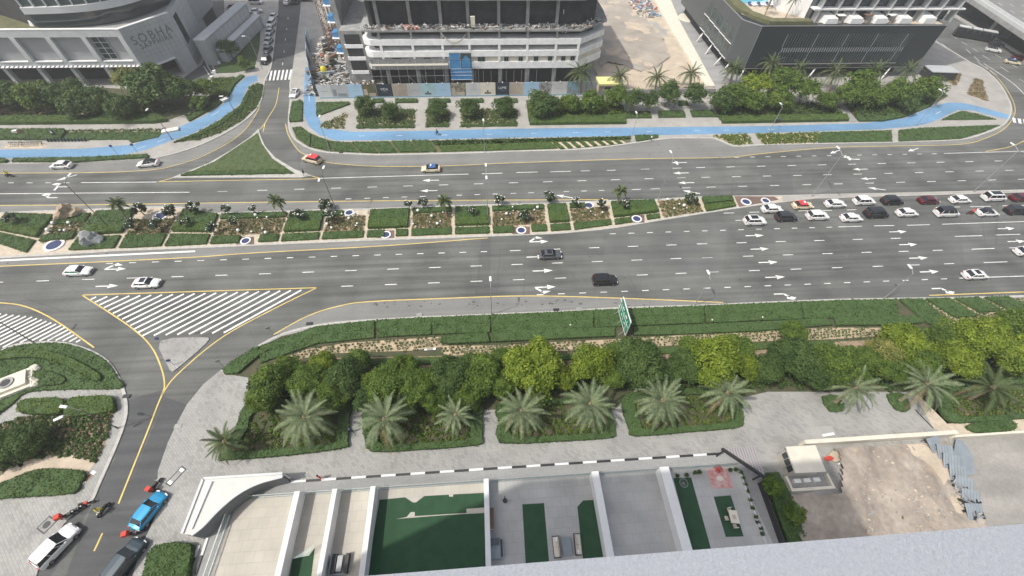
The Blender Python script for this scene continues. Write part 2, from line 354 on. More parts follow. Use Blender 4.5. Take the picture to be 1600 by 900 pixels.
# ------------------------------------------------------------------ hedges and beds
def hedge(name, poly, h, mt, label=None, cat='hedge', group=None, dens=45, ls=.17, z0=.1, parent=None, kind=None, rag=.05):
    """a clipped hedge: dark core with ragged leaves over its top and sides"""
    n = len(poly); xs = [p[0] for p in poly]; ys = [p[1] for p in poly]
    area = abs(sum(poly[i][0]*poly[(i+1) % n][1]-poly[(i+1) % n][0]*poly[i][1] for i in range(n)))/2
    N = int(dens*area)+20; box = (max(xs)-min(xs))*(max(ys)-min(ys)); K = int(N*box/max(area, 1e-3))
    K = min(K, 400000)
    X = rng.uniform(min(xs), max(xs), K); Y = rng.uniform(min(ys), max(ys), K); k = inside_np(X, Y, poly); X = X[k]; Y = Y[k]
    Z = z0+h+rng.normal(0, rag, len(X))+.05*np.sin(X*1.3+Y*.4)*np.cos(Y*1.9-X*.3)+.03*np.sin(X*3.1); nr = rng.normal(0, .5, (len(X), 3)); nr[:, 2] = 1
    cs = [np.stack([X, Y, Z], 1)]; ns = [nr]
    for i in range(n):
        a, b = poly[i], poly[(i+1) % n]; L = math.hypot(b[0]-a[0], b[1]-a[1]); kk = int(L*(h+.15)*dens*.9)
        if kk < 1: continue
        t = rng.uniform(0, 1, kk); nx, ny = (b[1]-a[1])/max(L, 1e-6), -(b[0]-a[0])/max(L, 1e-6)
        j = rng.normal(0, .06, kk)
        cs.append(np.stack([a[0]+(b[0]-a[0])*t+nx*j, a[1]+(b[1]-a[1])*t+ny*j, z0+rng.uniform(0, h+.03, kk)], 1))
        q = rng.normal(0, .5, (kk, 3)); q[:, 0] += nx; q[:, 1] += ny; q[:, 2] += .3; ns.append(q)
    cen = np.vstack(cs); nn = np.vstack(ns)
    b = MB(); b.poly(poly, z0-.02, z0+h-.04)
    o = quads_mesh(name, cen, nn, rng.uniform(.7, 1.3, len(cen))*ls, mt, parent, extra=(b.V, b.F))
    if not parent: tag(o, label, None if kind else cat, group, kind)
    elif kind: o['kind'] = kind
    return o
def tufts(poly, spacing, h, r, mt, name='low_shrubs', jitter=.2, ls=.16, nl=26, ang=0.0, z0=.13, parent=None, skip=0.1):
    xs = [p[0] for p in poly]; ys = [p[1] for p in poly]; pts = []
    ca, sa = math.cos(ang), math.sin(ang); cx, cy = sum(xs)/len(xs), sum(ys)/len(ys); R = max(max(xs)-min(xs), max(ys)-min(ys))*.75
    k = int(R/spacing)+1
    for i in range(-k, k+1):
        for j in range(-k, k+1):
            a = (i+(.5 if j % 2 else 0))*spacing; b = j*spacing*.8
            x = cx+a*ca-b*sa+random.gauss(0, jitter*spacing); y = cy+a*sa+b*ca+random.gauss(0, jitter*spacing*.6)
            if random.random() > skip and inside((x, y), poly): pts.append((x, y))
    if not pts: return None
    pts = np.array(pts); n = len(pts)
    dd = rng.normal(size=(n, nl, 3)); dd[:, :, 2] = np.abs(dd[:, :, 2]); dd /= np.linalg.norm(dd, axis=2, keepdims=True)
    sc = rng.uniform(.6, 1.3, (n, 1, 1)); cen = dd*np.array([r, r, h])*sc*rng.uniform(.6, 1, (n, nl, 1))
    cen[:, :, 0] += pts[:, None, 0]; cen[:, :, 1] += pts[:, None, 1]; cen[:, :, 2] += z0
    cen = cen.reshape(-1, 3); nn = dd.reshape(-1, 3)+rng.normal(0, .4, (n*nl, 3))
    o = quads_mesh(name, cen, nn, rng.uniform(.7, 1.3, len(cen))*ls, mt, parent); o['kind'] = 'stuff'
    return o
# ------------------------------------------------------------------ trees
def crown_mesh(name, R, Hh, mt, nclump=42, nleaf=150, ls=.26, seed=0, gap=.25):
    g = np.random.default_rng(seed); cl = []
    lob = g.normal(size=(6, 3)); lob /= np.linalg.norm(lob, axis=1, keepdims=True)
    for i in range(nclump):
        v = g.normal(size=3); v /= np.linalg.norm(v)
        if v[2] < -.55: v[2] *= -.5
        k = .50+.52*max(0, max((lob@v)))**3+g.uniform(-.14, .14)
        c = v*k*np.array([R, R, Hh])*.80; cl.append((c*np.array([1, g.uniform(.85, 1.1), 1]), g.uniform(.16, .40)*R))
    for i in range(nclump//4):
        v = g.normal(size=3)*.3; cl.append((v*np.array([R, R, Hh]), .4*R))
    cs = []; ns = []
    for c, r in cl:
        k = int(nleaf*g.uniform(.6, 1.3)); v = g.normal(size=(k, 3)); v /= np.linalg.norm(v, axis=1, keepdims=True)
        v[:, 2] = np.where(v[:, 2] < -.4, -v[:, 2], v[:, 2])
        rr = r*g.uniform(.55, 1.08, (k, 1))*np.array([1, 1, .8]); cs.append(c+v*rr); ns.append(v+g.normal(0, .45, (k, 3))+np.array([0, 0, .35]))
    cen = np.vstack(cs); nn = np.vstack(ns)
    o = quads_mesh(name, cen, nn, g.uniform(.7, 1.35, len(cen))*ls, mt); me = o.data; bpy.data.objects.remove(o); return me
def trunk_mesh(h, r, R, seed=0, nb=6):
    g = random.Random(seed); b = MB(); pts = [(0, 0, 0)]
    for i in range(1, 5): pts.append((g.uniform(-.12, .12)*i, g.uniform(-.12, .12)*i, h*i/4))
    for i in range(4): b.tube(pts[i], pts[i+1], r*(1-i*.13), r*(1-(i+1)*.13), 7, cap=False)
    top = Vector(pts[3])
    for k in range(nb):
        t = k*2*math.pi/nb+g.uniform(-.3, .3); mid = top+Vector((math.cos(t)*R*.35, math.sin(t)*R*.35, h*.35)); e = mid+Vector((math.cos(t)*R*.35, math.sin(t)*R*.35, h*.25))
        b.tube(top, mid, r*.5, r*.32, 5, cap=False); b.tube(mid, e, r*.32, r*.12, 5, cap=False)
        e2 = mid+Vector((math.cos(t+.8)*R*.25, math.sin(t+.8)*R*.25, h*.3)); b.tube(mid, e2, r*.22, r*.08, 4, cap=False)
    o = b.build('trunk', M['bark'], sm=True); me = o.data; bpy.data.objects.remove(o); return me
CROWNS = {}; TRUNKS = {}
def tree(px, py, R, zc, kind, label, group, cat='tree', var=None, sq=.75, name='leafy_tree', near=True, rough=None):
    """crown centre seen at (px,py), crown centre height zc"""
    x, y, _ = P(px, py, zc); v = random.randrange(3) if var is None else var
    key = (kind, v, near, R > 2.4)
    if key not in CROWNS:
        if near: CROWNS[key] = crown_mesh('crown', 1.08, sq*1.1, M['leaf_'+kind], 92, 230, .056, seed=v*11+len(kind))
        elif R > 2.4: CROWNS[key] = crown_mesh('crown', 1.12, sq*1.1, M['leaf_'+kind], 60, 80, .085, seed=v*11+3)
        else: CROWNS[key] = crown_mesh('crown', 1, sq, M['leaf_'+kind], 26, 60, .15, seed=v*11+5)
    root = empty(name, (x, y, .1), random.uniform(0, 6.28), label, cat, group)
    c = link('crown', CROWNS[key], root, (0, 0, zc)); s = R*random.uniform(1.0, 1.16); c.scale = (s, s*random.uniform(.92, 1.08), s*random.uniform(.95, 1.15)*min(1, zc/(R*sq)/1.0))
    if v not in TRUNKS: TRUNKS[v] = trunk_mesh(1, .05, .8, v)
    t = link('trunk', TRUNKS[v], root); t.scale = (R*.9, R*.9, zc*.85)
    return root
def frond_mesh(Lr, droop, mt, nl=34, wl=.55, wid=.05, seed=0, curl=0):
    g = random.Random(seed); V = []; Fc = []
    def pt(t): return Vector((Lr*t*(1-.10*t*t*droop), curl*t*t, Lr*(.42*t-.62*droop*t*t)))
    pr = None
    for i in range(9):
        t = i/8; p = pt(t); w = .05*(1-t*.8); V += [p+Vector((0, -w, 0)), p+Vector((0, w, 0)), p+Vector((0, 0, -w))]
        if i:
            k = i*3; Fc += [(k-3, k, k+1, k-2), (k-2, k+1, k+2, k-1), (k-1, k+2, k, k-3)]
    for i in range(nl):
        t = .12+.88*i/nl; p = pt(t); l = wl*math.sin(math.pi*min(1, .18+t*.82))**.6*g.uniform(.85, 1.1)
        tg = (pt(min(1, t+.02))-pt(t-.02)).normalized()
        for sd in (-1, 1):
            dr = (tg*.55+Vector((0, sd, .25-.2*g.random()))).normalized(); e = p+dr*l+Vector((0, 0, -.12*l)); w = tg*wid
            k = len(V); V += [p-w, p+w, e]; Fc.append((k, k+1, k+2))
    o = mesh('frond', V, Fc, mt); me = o.data; bpy.data.objects.remove(o); return me
FR = {}
def palm(px, py, zc, fl, nf, mkey, label, group, sep=True, tr=.25, base=None, nl=34, name='date_palm', wid=.055, wl=.6):
    x, y, _ = P(px, py, zc)
    bx, by = (P(*base)[:2] if base else (x, y))
    root = empty(name, (bx, by, .1), 0, label, 'palm tree', group)
    b = MB(); n = 8; dx, dy = x-bx, y-by
    for i in range(n):
        t0, t1 = i/n, (i+1)/n
        b.tube((dx*t0, dy*t0, zc*t0), (dx*t1, dy*t1, zc*t1), tr*(1.12-.1*(i % 2)), tr*(1.0), 8, cap=False)
    b.build('trunk', M['bark_palm'], root)
    key = (mkey, round(fl, 1), nl)
    if key not in FR: FR[key] = [frond_mesh(fl, dr, M['leaf_'+mkey], nl, wl*fl/3.6, wid, s, cu) for s, (dr, cu) in enumerate(((.35, .2), (.7, -.3), (1.0, .2), (1.35, -.2), (1.7, .3)))]
    ms = FR[key]; allV = []; allF = []
    for k in range(nf):
        u = k/nf; a = k*2.39996+random.uniform(-.15, .15); v = min(4, int(u*5)); pitch = math.radians(62-78*u+random.uniform(-8, 8)); sc = random.uniform(.82, 1.08)*(.8+.2*min(1, u*2))
        R = Matrix.Translation((dx, dy, zc-.1)) @ Matrix.Rotation(a, 4, 'Z') @ Matrix.Rotation(-max(-.15, pitch-.35), 4, 'Y') @ Matrix.Scale(sc, 4)
        if sep:
            o = link('frond', ms[v], root); o.matrix_local = R
            if u > .86 and tr > .2 and k % 3 == 0: o.material_slots[0].link = 'OBJECT'; o.material_slots[0].material = M['leaf_dry']; o['label'] = 'dry brown frond hanging low'
        else:
            kk = len(allV); allV += [R @ w.co for w in ms[v].vertices]; allF += [tuple(i+kk for i in p.vertices) for p in ms[v].polygons]
    if not sep: mesh('crown', allV, allF, M['leaf_'+mkey], root)
    # short dry crown-shaft at the top
    c = MB(); c.ico((dx, dy, zc-.05), tr*1.5, 1, (1, 1, 1.2), .3, 1); c.build('crown_heart', M['bark_palm'], root)
    return root
# ================================================================== THE GROUND
Z1, Z2 = .12, .13
g = mesh('ground', [(-2500, -2500, -.06), (2500, -2500, -.06), (2500, 2500, -.06), (-2500, 2500, -.06)], [(0, 1, 2, 3)], M['sand']); structure(g)
road = structure(mesh('road', [(-420, -40, 0), (480, -40, 0), (480, 330, 0), (-420, 330, 0)], [(0, 1, 2, 3)], M['asphalt']))
# pavements (raised slabs with kerbs)
NW = [(-220, 256), (0, 256), (120, 254), (225, 248.5), (262, 243), (305, 230), (345, 212), (380, 191), (402, 170), (411, 150), (414, 128), (424, 106), (428, 77), (431, 50), (435, 14), (438, -60), (-500, -60)]
NE = [(457, 107), (452, 130), (453, 150), (450, 180), (450, 198), (455, 212), (463, 221), (482, 232), (512, 239), (587, 242.7), (660, 241.5), (750, 239.5), (800, 237), (900, 234.5), (955, 229), (1012, 221), (1050, 216.5), (1115, 216.5), (1147, 229), (1200, 226.5), (1300, 224.5), (1400, 222.5), (1500, 219), (1537, 210), (1562, 200), (1576, 188), (1582, 170), (1575, 150), (1560, 127), (1537, 107), (1517, 97), (1462, 63), (1438, 45), (1370, -60), (470, -60), (469.5, 14), (462.6, 69)]
SO = [(345, 578), (400, 541), (440, 520.5), (483, 509), (525, 502.5), (587, 498), (655, 494), (700, 492.5), (770, 489.5), (880, 485), (960, 480), (1086, 476), (1200, 471), (1300, 467), (1375, 465.5), (1480, 464), (1600, 461), (2300, 440), (2300, 960), (180, 960), (207, 900), (222, 850), (236, 822), (258, 768), (246, 762), (247, 735), (262, 692), (277, 660), (292, 632), (318, 600)]
SW = [(-160, 640), (-60, 585), (0, 547), (25, 537), (55, 533), (100, 534), (140, 545), (170, 563), (188, 590), (198, 618), (200, 645), (193, 672), (180, 705), (160, 750), (143, 787), (126, 790), (100, 818), (62, 880), (40, 960), (-300, 960)]
for nm, pts in (('pavement', NW), ('pavement', NE), ('pavement', SO), ('pavement', SW)):
    w = G(pts, Z1)
    o = structure(slab(nm, w, -.05, Z1, M['paver2'] if pts in (NW, NE) else M['paver'], None, M['kerb']))
    k = min(len(w), {id(NW): 14, id(NE): 33, id(SO): 17, id(SW): 16}[id(pts)])
    pp = smooth(w[:k], 3)
    n = len(pp); cx = sum(p[0] for p in w)/len(w); cy = sum(p[1] for p in w)/len(w)
    a = sum(w[i][0]*w[(i+1) % len(w)][1]-w[(i+1) % len(w)][0]*w[i][1] for i in range(len(w))); sg = 1 if a > 0 else -1
    Lf, Rt = ribbon_pts(pp, .5); inn = Lf if sg > 0 else Rt
    ribbon('kerbstone_line', inn, .42, Z1+.025, M['kerb'], o, z0=-.04)
# lighter hard shoulders between the yellow line and the kerbs
def sheet(name, pts, z, mt, parent=None, px=True):
    w = G(pts, z) if px else pts; o = slab(name, w, z, z, mt, parent)
    return o if parent else structure(o)
sheet('road_shoulder', [(0, 271), (150, 270), (230, 266.5), (275, 258), (325, 240), (375, 210), (400, 180), (404, 168), (380, 191), (345, 212), (305, 230), (262, 243), (225, 248.5), (120, 254), (0, 256), (-200, 256), (-200, 273)], .004, M['shoulder'], road)
sheet('road_shoulder', [(446, 193), (450, 210), (462, 230), (475, 241), (505, 252), (540, 257), (600, 260), (700, 259), (800, 254.5), (1000, 248), (1130, 246), (1200, 239), (1300, 230.5), (1500, 225.5), (1540, 216), (1568, 202), (1585, 178), (1582, 170), (1576, 188), (1562, 200), (1537, 210), (1500, 219), (1400, 222.5), (1300, 224.5), (1200, 226.5), (1147, 229), (1115, 216.5), (1050, 216.5), (1012, 221), (955, 229), (900, 234.5), (800, 237), (750, 239.5), (660, 241.5), (587, 242.7), (512, 239), (482, 232), (463, 221), (455, 212), (450, 198)], .004, M['shoulder'], road)
sheet('road_shoulder', [(427, 523), (480, 494), (530, 478), (580, 471), (700, 466), (800, 462.5), (880, 463), (1000, 467), (1130, 472.5), (1086, 476), (960, 480), (880, 485), (770, 489.5), (655, 494), (587, 498), (525, 502.5), (483, 509), (440, 520.5)], .004, M['shoulder'], road)
sheet('road_shoulder', [(0, 321.5), (160, 320), (400, 316.5), (620, 314), (890, 312.5), (895, 316), (846, 318), (705, 321), (645, 324), (573, 327), (498, 328), (448, 330), (370, 332), (340, 333), (313, 330), (287, 324), (232, 323), (175, 325), (60, 329), (0, 331.5)], .004, M['shoulder'], road)
sheet('road_shoulder', [(0, 415.5), (150, 409), (300, 401.5), (400, 394.5), (600, 383.5), (762, 371.5), (680, 372.7), (567, 376.5), (460, 381), (325, 387), (240, 391), (180, 392.5), (105, 397.5), (0, 403.5)], .004, M['shoulder'], road)
sheet('parking_bay', [(262, 771), (236, 822), (222, 850), (207, 900), (180, 960), (165, 960), (195, 880), (225, 800), (244, 760)], .004, M['asphalt_dark'], road)
sheet('parking_bay', [(143, 787), (126, 790), (100, 818), (62, 880), (40, 960), (60, 960), (80, 900), (115, 840)], .004, M['asphalt_dark'], road)
sheet('side_street', [(430, 128), (457, 107), (462.6, 69), (469.5, 14), (470, -60), (438, -60), (435, 14), (428, 77), (424, 106), (414, 128)], .004, M['asphalt_dark'], road)
sheet('parking_bay', [(424, 104), (406, 104), (410, 70), (418, 20), (432, 20), (428, 77)], Z1+.004, M['lane_conc'], road)
sheet('slip_road', [(252, 610), (257, 618), (240, 660), (190, 790), (150, 870), (110, 960), (80, 960), (140, 800), (180, 715), (200, 650), (200, 625)], .004, M['asphalt_dark'], road)
sheet('slip_road', [(257, 620), (292, 632), (277, 660), (262, 692), (246, 735), (243, 762), (190, 880), (165, 960), (110, 960), (150, 870), (190, 790), (240, 665)], .0045, M['asphalt_dark'], road)
# ---- painted lines
def line(pts, w, mt, sm=True, z=.010, name='road_line'):
    p = G(pts, z); p = smooth(p, 5) if sm and len(p) > 2 else p
    return ribbon(name, p, w, z, mt, road)
Y_, W_ = M['yellow_paint'], M['white_paint']
YL = [[(-150, 323.5), (0, 321), (160, 319.7), (400, 316), (620, 313.5), (890, 312), (950, 311.7)],
      [(-150, 422), (0, 416), (150, 409.5), (300, 402), (400, 395), (600, 384), (762, 371.7)],
      [(-150, 272), (0, 270.7), (150, 269.5), (230, 266), (275, 258), (325, 240), (375, 210), (400, 178), (409, 155), (412, 135)],
      [(436, 137), (431, 163), (420, 182), (412, 195), (402, 206)], [(414, 193), (411, 206)],
      [(446, 193), (450, 210), (462, 230), (475, 241), (505, 252), (540, 257), (600, 260), (700, 259), (800, 254.5), (1000, 248), (1130, 246), (1200, 239), (1300, 230.5), (1400, 228), (1500, 225.5), (1540, 216), (1568, 202), (1583, 184), (1586, 168), (1578, 148), (1562, 125), (1540, 104)],
      [(247, 284), (400, 281), (482, 279.5), (500, 278.5)], [(247, 284), (270, 278)], [(480, 273), (500, 278.5)],
      [(1540, 236.5), (1575, 230), (1600, 220), (1640, 195)],
      [(128, 461), (495, 449.5)], [(128, 461), (200, 508), (235, 540), (252, 575), (257, 602), (252, 618)],
      [(495, 449.5), (425, 484), (350, 525), (290, 573), (257, 610), (230, 675), (185, 787)], [(160, 833), (147, 861)],
      [(-60, 470), (0, 473), (40, 479), (85, 500), (147, 543)],
      [(427, 523), (480, 494), (530, 478), (580, 471), (700, 466), (800, 462.5), (880, 463), (1000, 467), (1130, 472.5)],
      [(1452, 461.5), (1600, 456), (1700, 452)]]
for p in YL: line(p, .17 if p[0][1] < 300 else .20, Y_, len(p) > 2)
for p, w in (([(-150, 305), (0, 302.7), (296, 300.3)], .18), ([(500, 278.5), (732, 272)], .18), ([(753, 271.5), (785, 270.5)], .18), ([(127, 285.3), (245, 284.4)], .18), ([(807, 269.5), (840, 268.7)], .16), ([(860, 268.4), (892, 267.6)], .16),
             ([(0, 407), (305, 392.5)], .45), ([(1310, 354.4), (1347, 353.4)], .16), ([(1366, 353), (1397, 352.3)], .16), ([(1417, 352), (1453, 351)], .16), ([(1472, 350.3), (1600, 346.2), (1700, 343)], .16),
             ([(1492, 369.3), (1535, 368.2)], .16), ([(1556, 367.2), (1594, 366)], .16), ([(1518, 389.4), (1554, 388)], .16), ([(1577, 387.3), (1640, 385)], .16), ([(1537, 410.2), (1574, 409)], .16), ([(1499, 434.6), (1640, 430)], .16), ([(1475, 239.7), (1620, 235.6)], .16),
             ([(1149, 344.3), (1165, 344)], .16), ([(1131, 333), (1147, 332.6)], .16), ([(1171, 331.7), (1186, 331.3)], .16), ([(1247, 329.5), (1263, 329)], .16), ([(1284, 329), (1300, 328.6)], .16), ([(1323, 328), (1338, 327.5)], .16), ([(1462, 324), (1500, 323.3)], .16), ([(1516, 323), (1548, 322.2)], .16), ([(1566, 321.5), (1610, 320.5)], .16)):
    line(p, w, W_, False)
DM = {}
def dashes(p0, p1, per, ln, w=.16):
    a = Vector(P(*p0, .01)); b = Vector(P(*p1, .01)); d_ = b-a; L = d_.length; n = max(1, round(L/per)); an = math.atan2(d_.y, d_.x)
    k = (ln, w)
    if k not in DM:
        o = mesh('lane_dash', [(-ln/2, -w/2, 0), (ln/2, -w/2, 0), (ln/2, w/2, 0), (-ln/2, w/2, 0)], [(0, 1, 2, 3)], W_); DM[k] = o.data; bpy.data.objects.remove(o)
    for i in range(n+1):
        o = link('lane_dash', DM[k], road, a+d_*(i/n)); o.rotation_euler = (0, 0, an)
L8, L4 = 2.15, 1.25
for r in (((171, 411.5), (756, 393.2), 4.1, L4), ((-5, 441), (346, 430), 8, L8), ((414, 427.7), (1056, 404), 8, L8), ((1105, 402.6), (1105, 402.6), 8, L8), ((1169, 400.2), (1354, 394.2), 8, L8), ((1412, 392.7), (1465, 391), 7, L8),
          ((805, 391.5), (1049, 382.7), 8, L8), ((1097, 381), (1399.5, 372.3), 8, L8), ((957.5, 365.2), (1186, 358), 3.9, L4), ((1214, 357.2), (1296, 355), 3.9, L4),
          ((542.5, 447), (875.5, 434.5), 8, L8), ((1003.7, 429.5), (1064, 427), 8, L8), ((1114.5, 425), (1114.5, 425), 8, L8), ((1178.7, 422.7), (1371.5, 416), 8, L8), ((1429, 414), (1483, 412), 7, L8),
          ((844, 460.3), (1475, 435.7), 3.95, L4), ((347.5, 299.2), (347.5, 299.2), 8, L8), ((410, 297.3), (1014, 279.2), 8, L8), ((1064.5, 277.7), (1064.5, 277.7), 8, L8), ((1102.5, 277), (1293, 272.9), 7.8, L8), ((1340, 272), (1577, 266), 8, L8),
          ((544.5, 310.7), (830, 301.2), 4.1, L4), ((885, 299.2), (940, 297.5), 4.1, L4), ((994, 296), (1024, 295), 4.1, L8), ((1072, 293.5), (1111, 292.3), 7, L8), ((1160.5, 291), (1597, 280), 8, L8),
          ((914.5, 267), (955, 266), 6.5, L8), ((1008, 264.2), (1008, 264.2), 8, L8), ((1057.5, 262.7), (1094.5, 261.7), 6.6, L8), ((1141.5, 260.7), (1560, 251.5), 8, L8),
          ((1127, 246.2), (1460, 240.2), 4.1, L4), ((17, 285.6), (104, 285.6), 4.2, L4),
          ((1461, 60), (1490, 82), 7, 3), ((1491, 58), (1524, 78), 7, 3), ((1513, 80), (1526, 92), 7, 4), ((1541, 90), (1600, 128), 8, 4), ((1560, 88), (1610, 118), 8, 3), ((1535, 102), (1550, 112), 8, 5)):
    dashes(r[0], r[1], r[2], r[3])
line([(1537, 99), (1560, 114), (1585, 132), (1605, 152)], .2, W_)
# side street centre dashes and zebra crossings
for a, b in (((444, 79), (444, 82)), ((442, 98), (441, 102)), ((446, 60), (446, 63)), ((448, 44), (448, 47)), ((450, 27), (450, 30))): line([a, b], .18, W_, False)
for i in range(11):
    x = 409+i*6.1; line([(x, 126.5-i*.3), (x+3.3, 111-i*.35)], .55, W_, False, .012, 'crossing_stripe')
for i in range(5):
    x = 1584+i*8.5; line([(x, 184+i*1.4), (x+1.5, 191.5+i*1.4)], .75, W_, False, .012, 'crossing_stripe')
# resurfaced patches, joints and stains in the asphalt
for k, (pts, c) in enumerate((([(752, 372), (768, 372), (764, 462), (742, 462)], .105), ([(762, 239), (1100, 236), (1100, 300), (760, 313)], .127), ([(1320, 325), (1500, 320), (1510, 462), (1330, 466)], .112), ([(950, 365), (1140, 350), (1120, 468), (930, 463)], .13), ([(300, 284), (480, 281), (470, 314), (290, 318)], .128), ([(1180, 240), (1230, 236), (1240, 302), (1195, 304)], .112))):
    sheet('asphalt_patch', pts, .003, asphaltmat('patch_asphalt', (c, c*1.025, c*.98), .2), road)
for a, c in (((752, 388), (745, 462)), ((782, 388), (776, 462)), ((822, 374), (818, 462)), ((1150, 240), (1143, 304)), ((1530, 318), (1552, 460)), ((590, 430), (760, 444)), ((760, 444), (960, 452)), ((30, 433), (180, 452))): ribbon('tar_joint', G([a, c], .006), .07, .0065, M['tar'], road)
g_ = random.Random(5); b = MB()
for k in range(150):
    if k < 60: x, y = P(560+g_.random()*480, 474+g_.gauss(0, 3))[:2]
    elif k < 90: x, y = P(810+g_.random()*300, 233+g_.gauss(0, 4))[:2]
    else: x, y = P(g_.random()*1600, 255+g_.random()*45 if k % 2 else 395+g_.random()*55)[:2]
    a_, r_ = g_.random()*6, g_.uniform(.08, .32); n = 7; b.add([(x+math.cos(a_+i*.9)*r_*g_.uniform(.6, 1.4), y+math.sin(a_+i*.9)*r_*.6*g_.uniform(.6, 1.4), .0062) for i in range(n)], [tuple(range(n))])
b.build('oil_stain', M['tar'], road)['kind'] = 'stuff'
# arrows
def arrow(cx, cy, ang, kind, Lw=3.9):
    x, y, _ = P(cx, cy, .01); h = Lw/2; V = []; Fc = []
    def q(p): k = len(V); V.extend([(a, b, 0) for a, b in p]); Fc.append(tuple(range(k, k+len(p))))
    if kind == 'S': q([(-h, -.09), (h-1.6, -.09), (h-1.6, .09), (-h, .09)]); q([(h-1.7, -.42), (h, 0), (h-1.7, .42)])
    elif kind in 'LR':
        s = 1 if kind == 'L' else -1
        q([(-h, -.1), (h-1.9, -.1), (h-1.9, .1), (-h, .1)][::s]); q([(h-1.9, -.1*s), (h-1.0, .5*s), (h-1.2, .75*s), (h-2.3, .1*s)][::s]); q([(h-1.6, .35*s), (h, .75*s), (h-.7, 1.15*s), (h-1.9, .95*s)][::s])
    elif kind in 'lr':       # straight + turn
        s = 1 if kind == 'l' else -1
        q([(-h, -.1), (h-1.5, -.1), (h-1.5, .1), (-h, .1)]); q([(h-1.6, -.42), (h, 0), (h-1.6, .42)]); q([(-h+.2, 0), (-h+1.5, .75*s), (-h+1.2, 1.0*s), (-h, .2*s)][::s]); q([(-h+.9, .65*s), (-h+2.9, .75*s), (-h+1.6, 1.25*s)][::s])
    o = mesh('lane_arrow', V, Fc, W_, road, (x, y, .011)); o.rotation_euler = (0, 0, ang); o.scale = (1, 1.25, 1)
A0 = math.atan2(P(1371, 416)[1]-P(1244, 420.2)[1], P(1371, 416)[0]-P(1244, 420.2)[0])
for x, y in ((848, 423), (1179, 368), (1187, 389), (1403, 362), (1419, 382), (1435, 403), (1572, 357), (1588, 377), (1200, 409.8), (1452, 424.5), (1211, 433), (167, 447), (838, 401.3)): arrow(x, y, A0, 'S')
for x, y in ((673, 281.7), (670, 298), (1064, 270.3), (1072, 285.5), (1344, 264.4), (1357, 279.2), (1061, 254)): arrow(x, y, A0+math.pi, 'S')
for x, y, da in ((104, 277.5, .55), (1080, 300, -.32), (1370, 295, -.28), (1305, 237, .4), (1427, 234, .32), (882, 307, -.3)): arrow(x, y, A0+math.pi+da, 'S')
for x, y, k, r in ((91, 292, 'R', math.pi), (75, 309, 'R', math.pi), (1332, 249, 'R', math.pi), (180, 420.5, 'l', 0), (842, 377.5, 'l', 0), (852, 448.5, 'r', 0), (1225, 459, 'R', 0), (1471, 450.5, 'R', 0)): arrow(x, y, A0+r, k)
# hatched areas
def hatch(poly_px, s0, s1, step, w, n):
    poly = G(poly_px, 0); a = Vector(P(*s0)); b = Vector(P(*s1)); u = (b-a).normalized(); st = Vector(P(s0[0]+step, s0[1]))-a; nn = Vector((-u.y, u.x, 0)); dist = abs(st.dot(nn)); sgn = 1 if st.dot(nn) > 0 else -1
    for k in range(-n, n+1):
        o0 = a+nn*(sgn*dist*k); ts = []
        for i in range(len(poly)):
            p, q_ = Vector((*poly[i], 0)), Vector((*poly[(i+1) % len(poly)], 0)); e = q_-p; den = u.x*e.y-u.y*e.x
            if abs(den) < 1e-9: continue
            r = p-o0; t = (r.x*e.y-r.y*e.x)/den; sg = (r.x*u.y-r.y*u.x)/den
            if 0 <= sg <= 1: ts.append(t)
        ts = [min(ts), max(ts)] if ts else []
        for i in range(0, len(ts)-1, 2):
            if ts[i+1]-ts[i] > .5:
                p, q_ = o0+u*ts[i], o0+u*ts[i+1]; ribbon('hatch_stripe', [(p.x, p.y), (q_.x, q_.y)], w, .012, W_, road)
hatch([(136, 464.5), (478, 453), (424, 481), (350, 520), (222, 525), (196, 502)], (222, 525), (355, 457), 17, .36, 40)
hatch([(-60, 500), (0, 490), (50, 495), (100, 510), (132, 536), (90, 532), (40, 533), (0, 544), (-60, 575)], (0, 545), (100, 494), 12.5, .34, 30)
# ---- traffic island, triangle island
isl = structure(slab('traffic_island', smooth(G([(250, 533), (318, 527), (322, 536), (276, 576), (267, 579), (262, 571)], .15), 3, True), -.02, .15, M['paver'], None, M['kerb']))
tri = structure(slab('traffic_island', G([(268, 277.5), (325, 255), (360, 235), (390, 214.5), (404, 201), (407, 212), (414, 228), (430, 246), (460, 264), (487, 274), (470, 277)], .14), -.02, .14, M['kerb']))
hedge('grass', G([(280, 275.3), (335, 252), (365, 235), (391, 216), (403, 206), (408, 224), (425, 247), (461, 271.5), (440, 273.5)], .16), .03, M['leaf_hedge2'], dens=9, ls=.16, z0=.14, kind='stuff', rag=.02)
ly = G([(280, 275), (335, 252), (403, 207), (409, 224), (425, 247), (461, 271)], .2)
hedge('low_hedge', G([(283, 274.5), (296, 269), (448, 265.5), (458, 271)], .2), .35, M['leaf_hedge'], 'long low clipped hedge along the front of the triangular traffic island', 'hedge', dens=35)
structure(slab('island_soil', ly, .14, .145, M['lawn']))
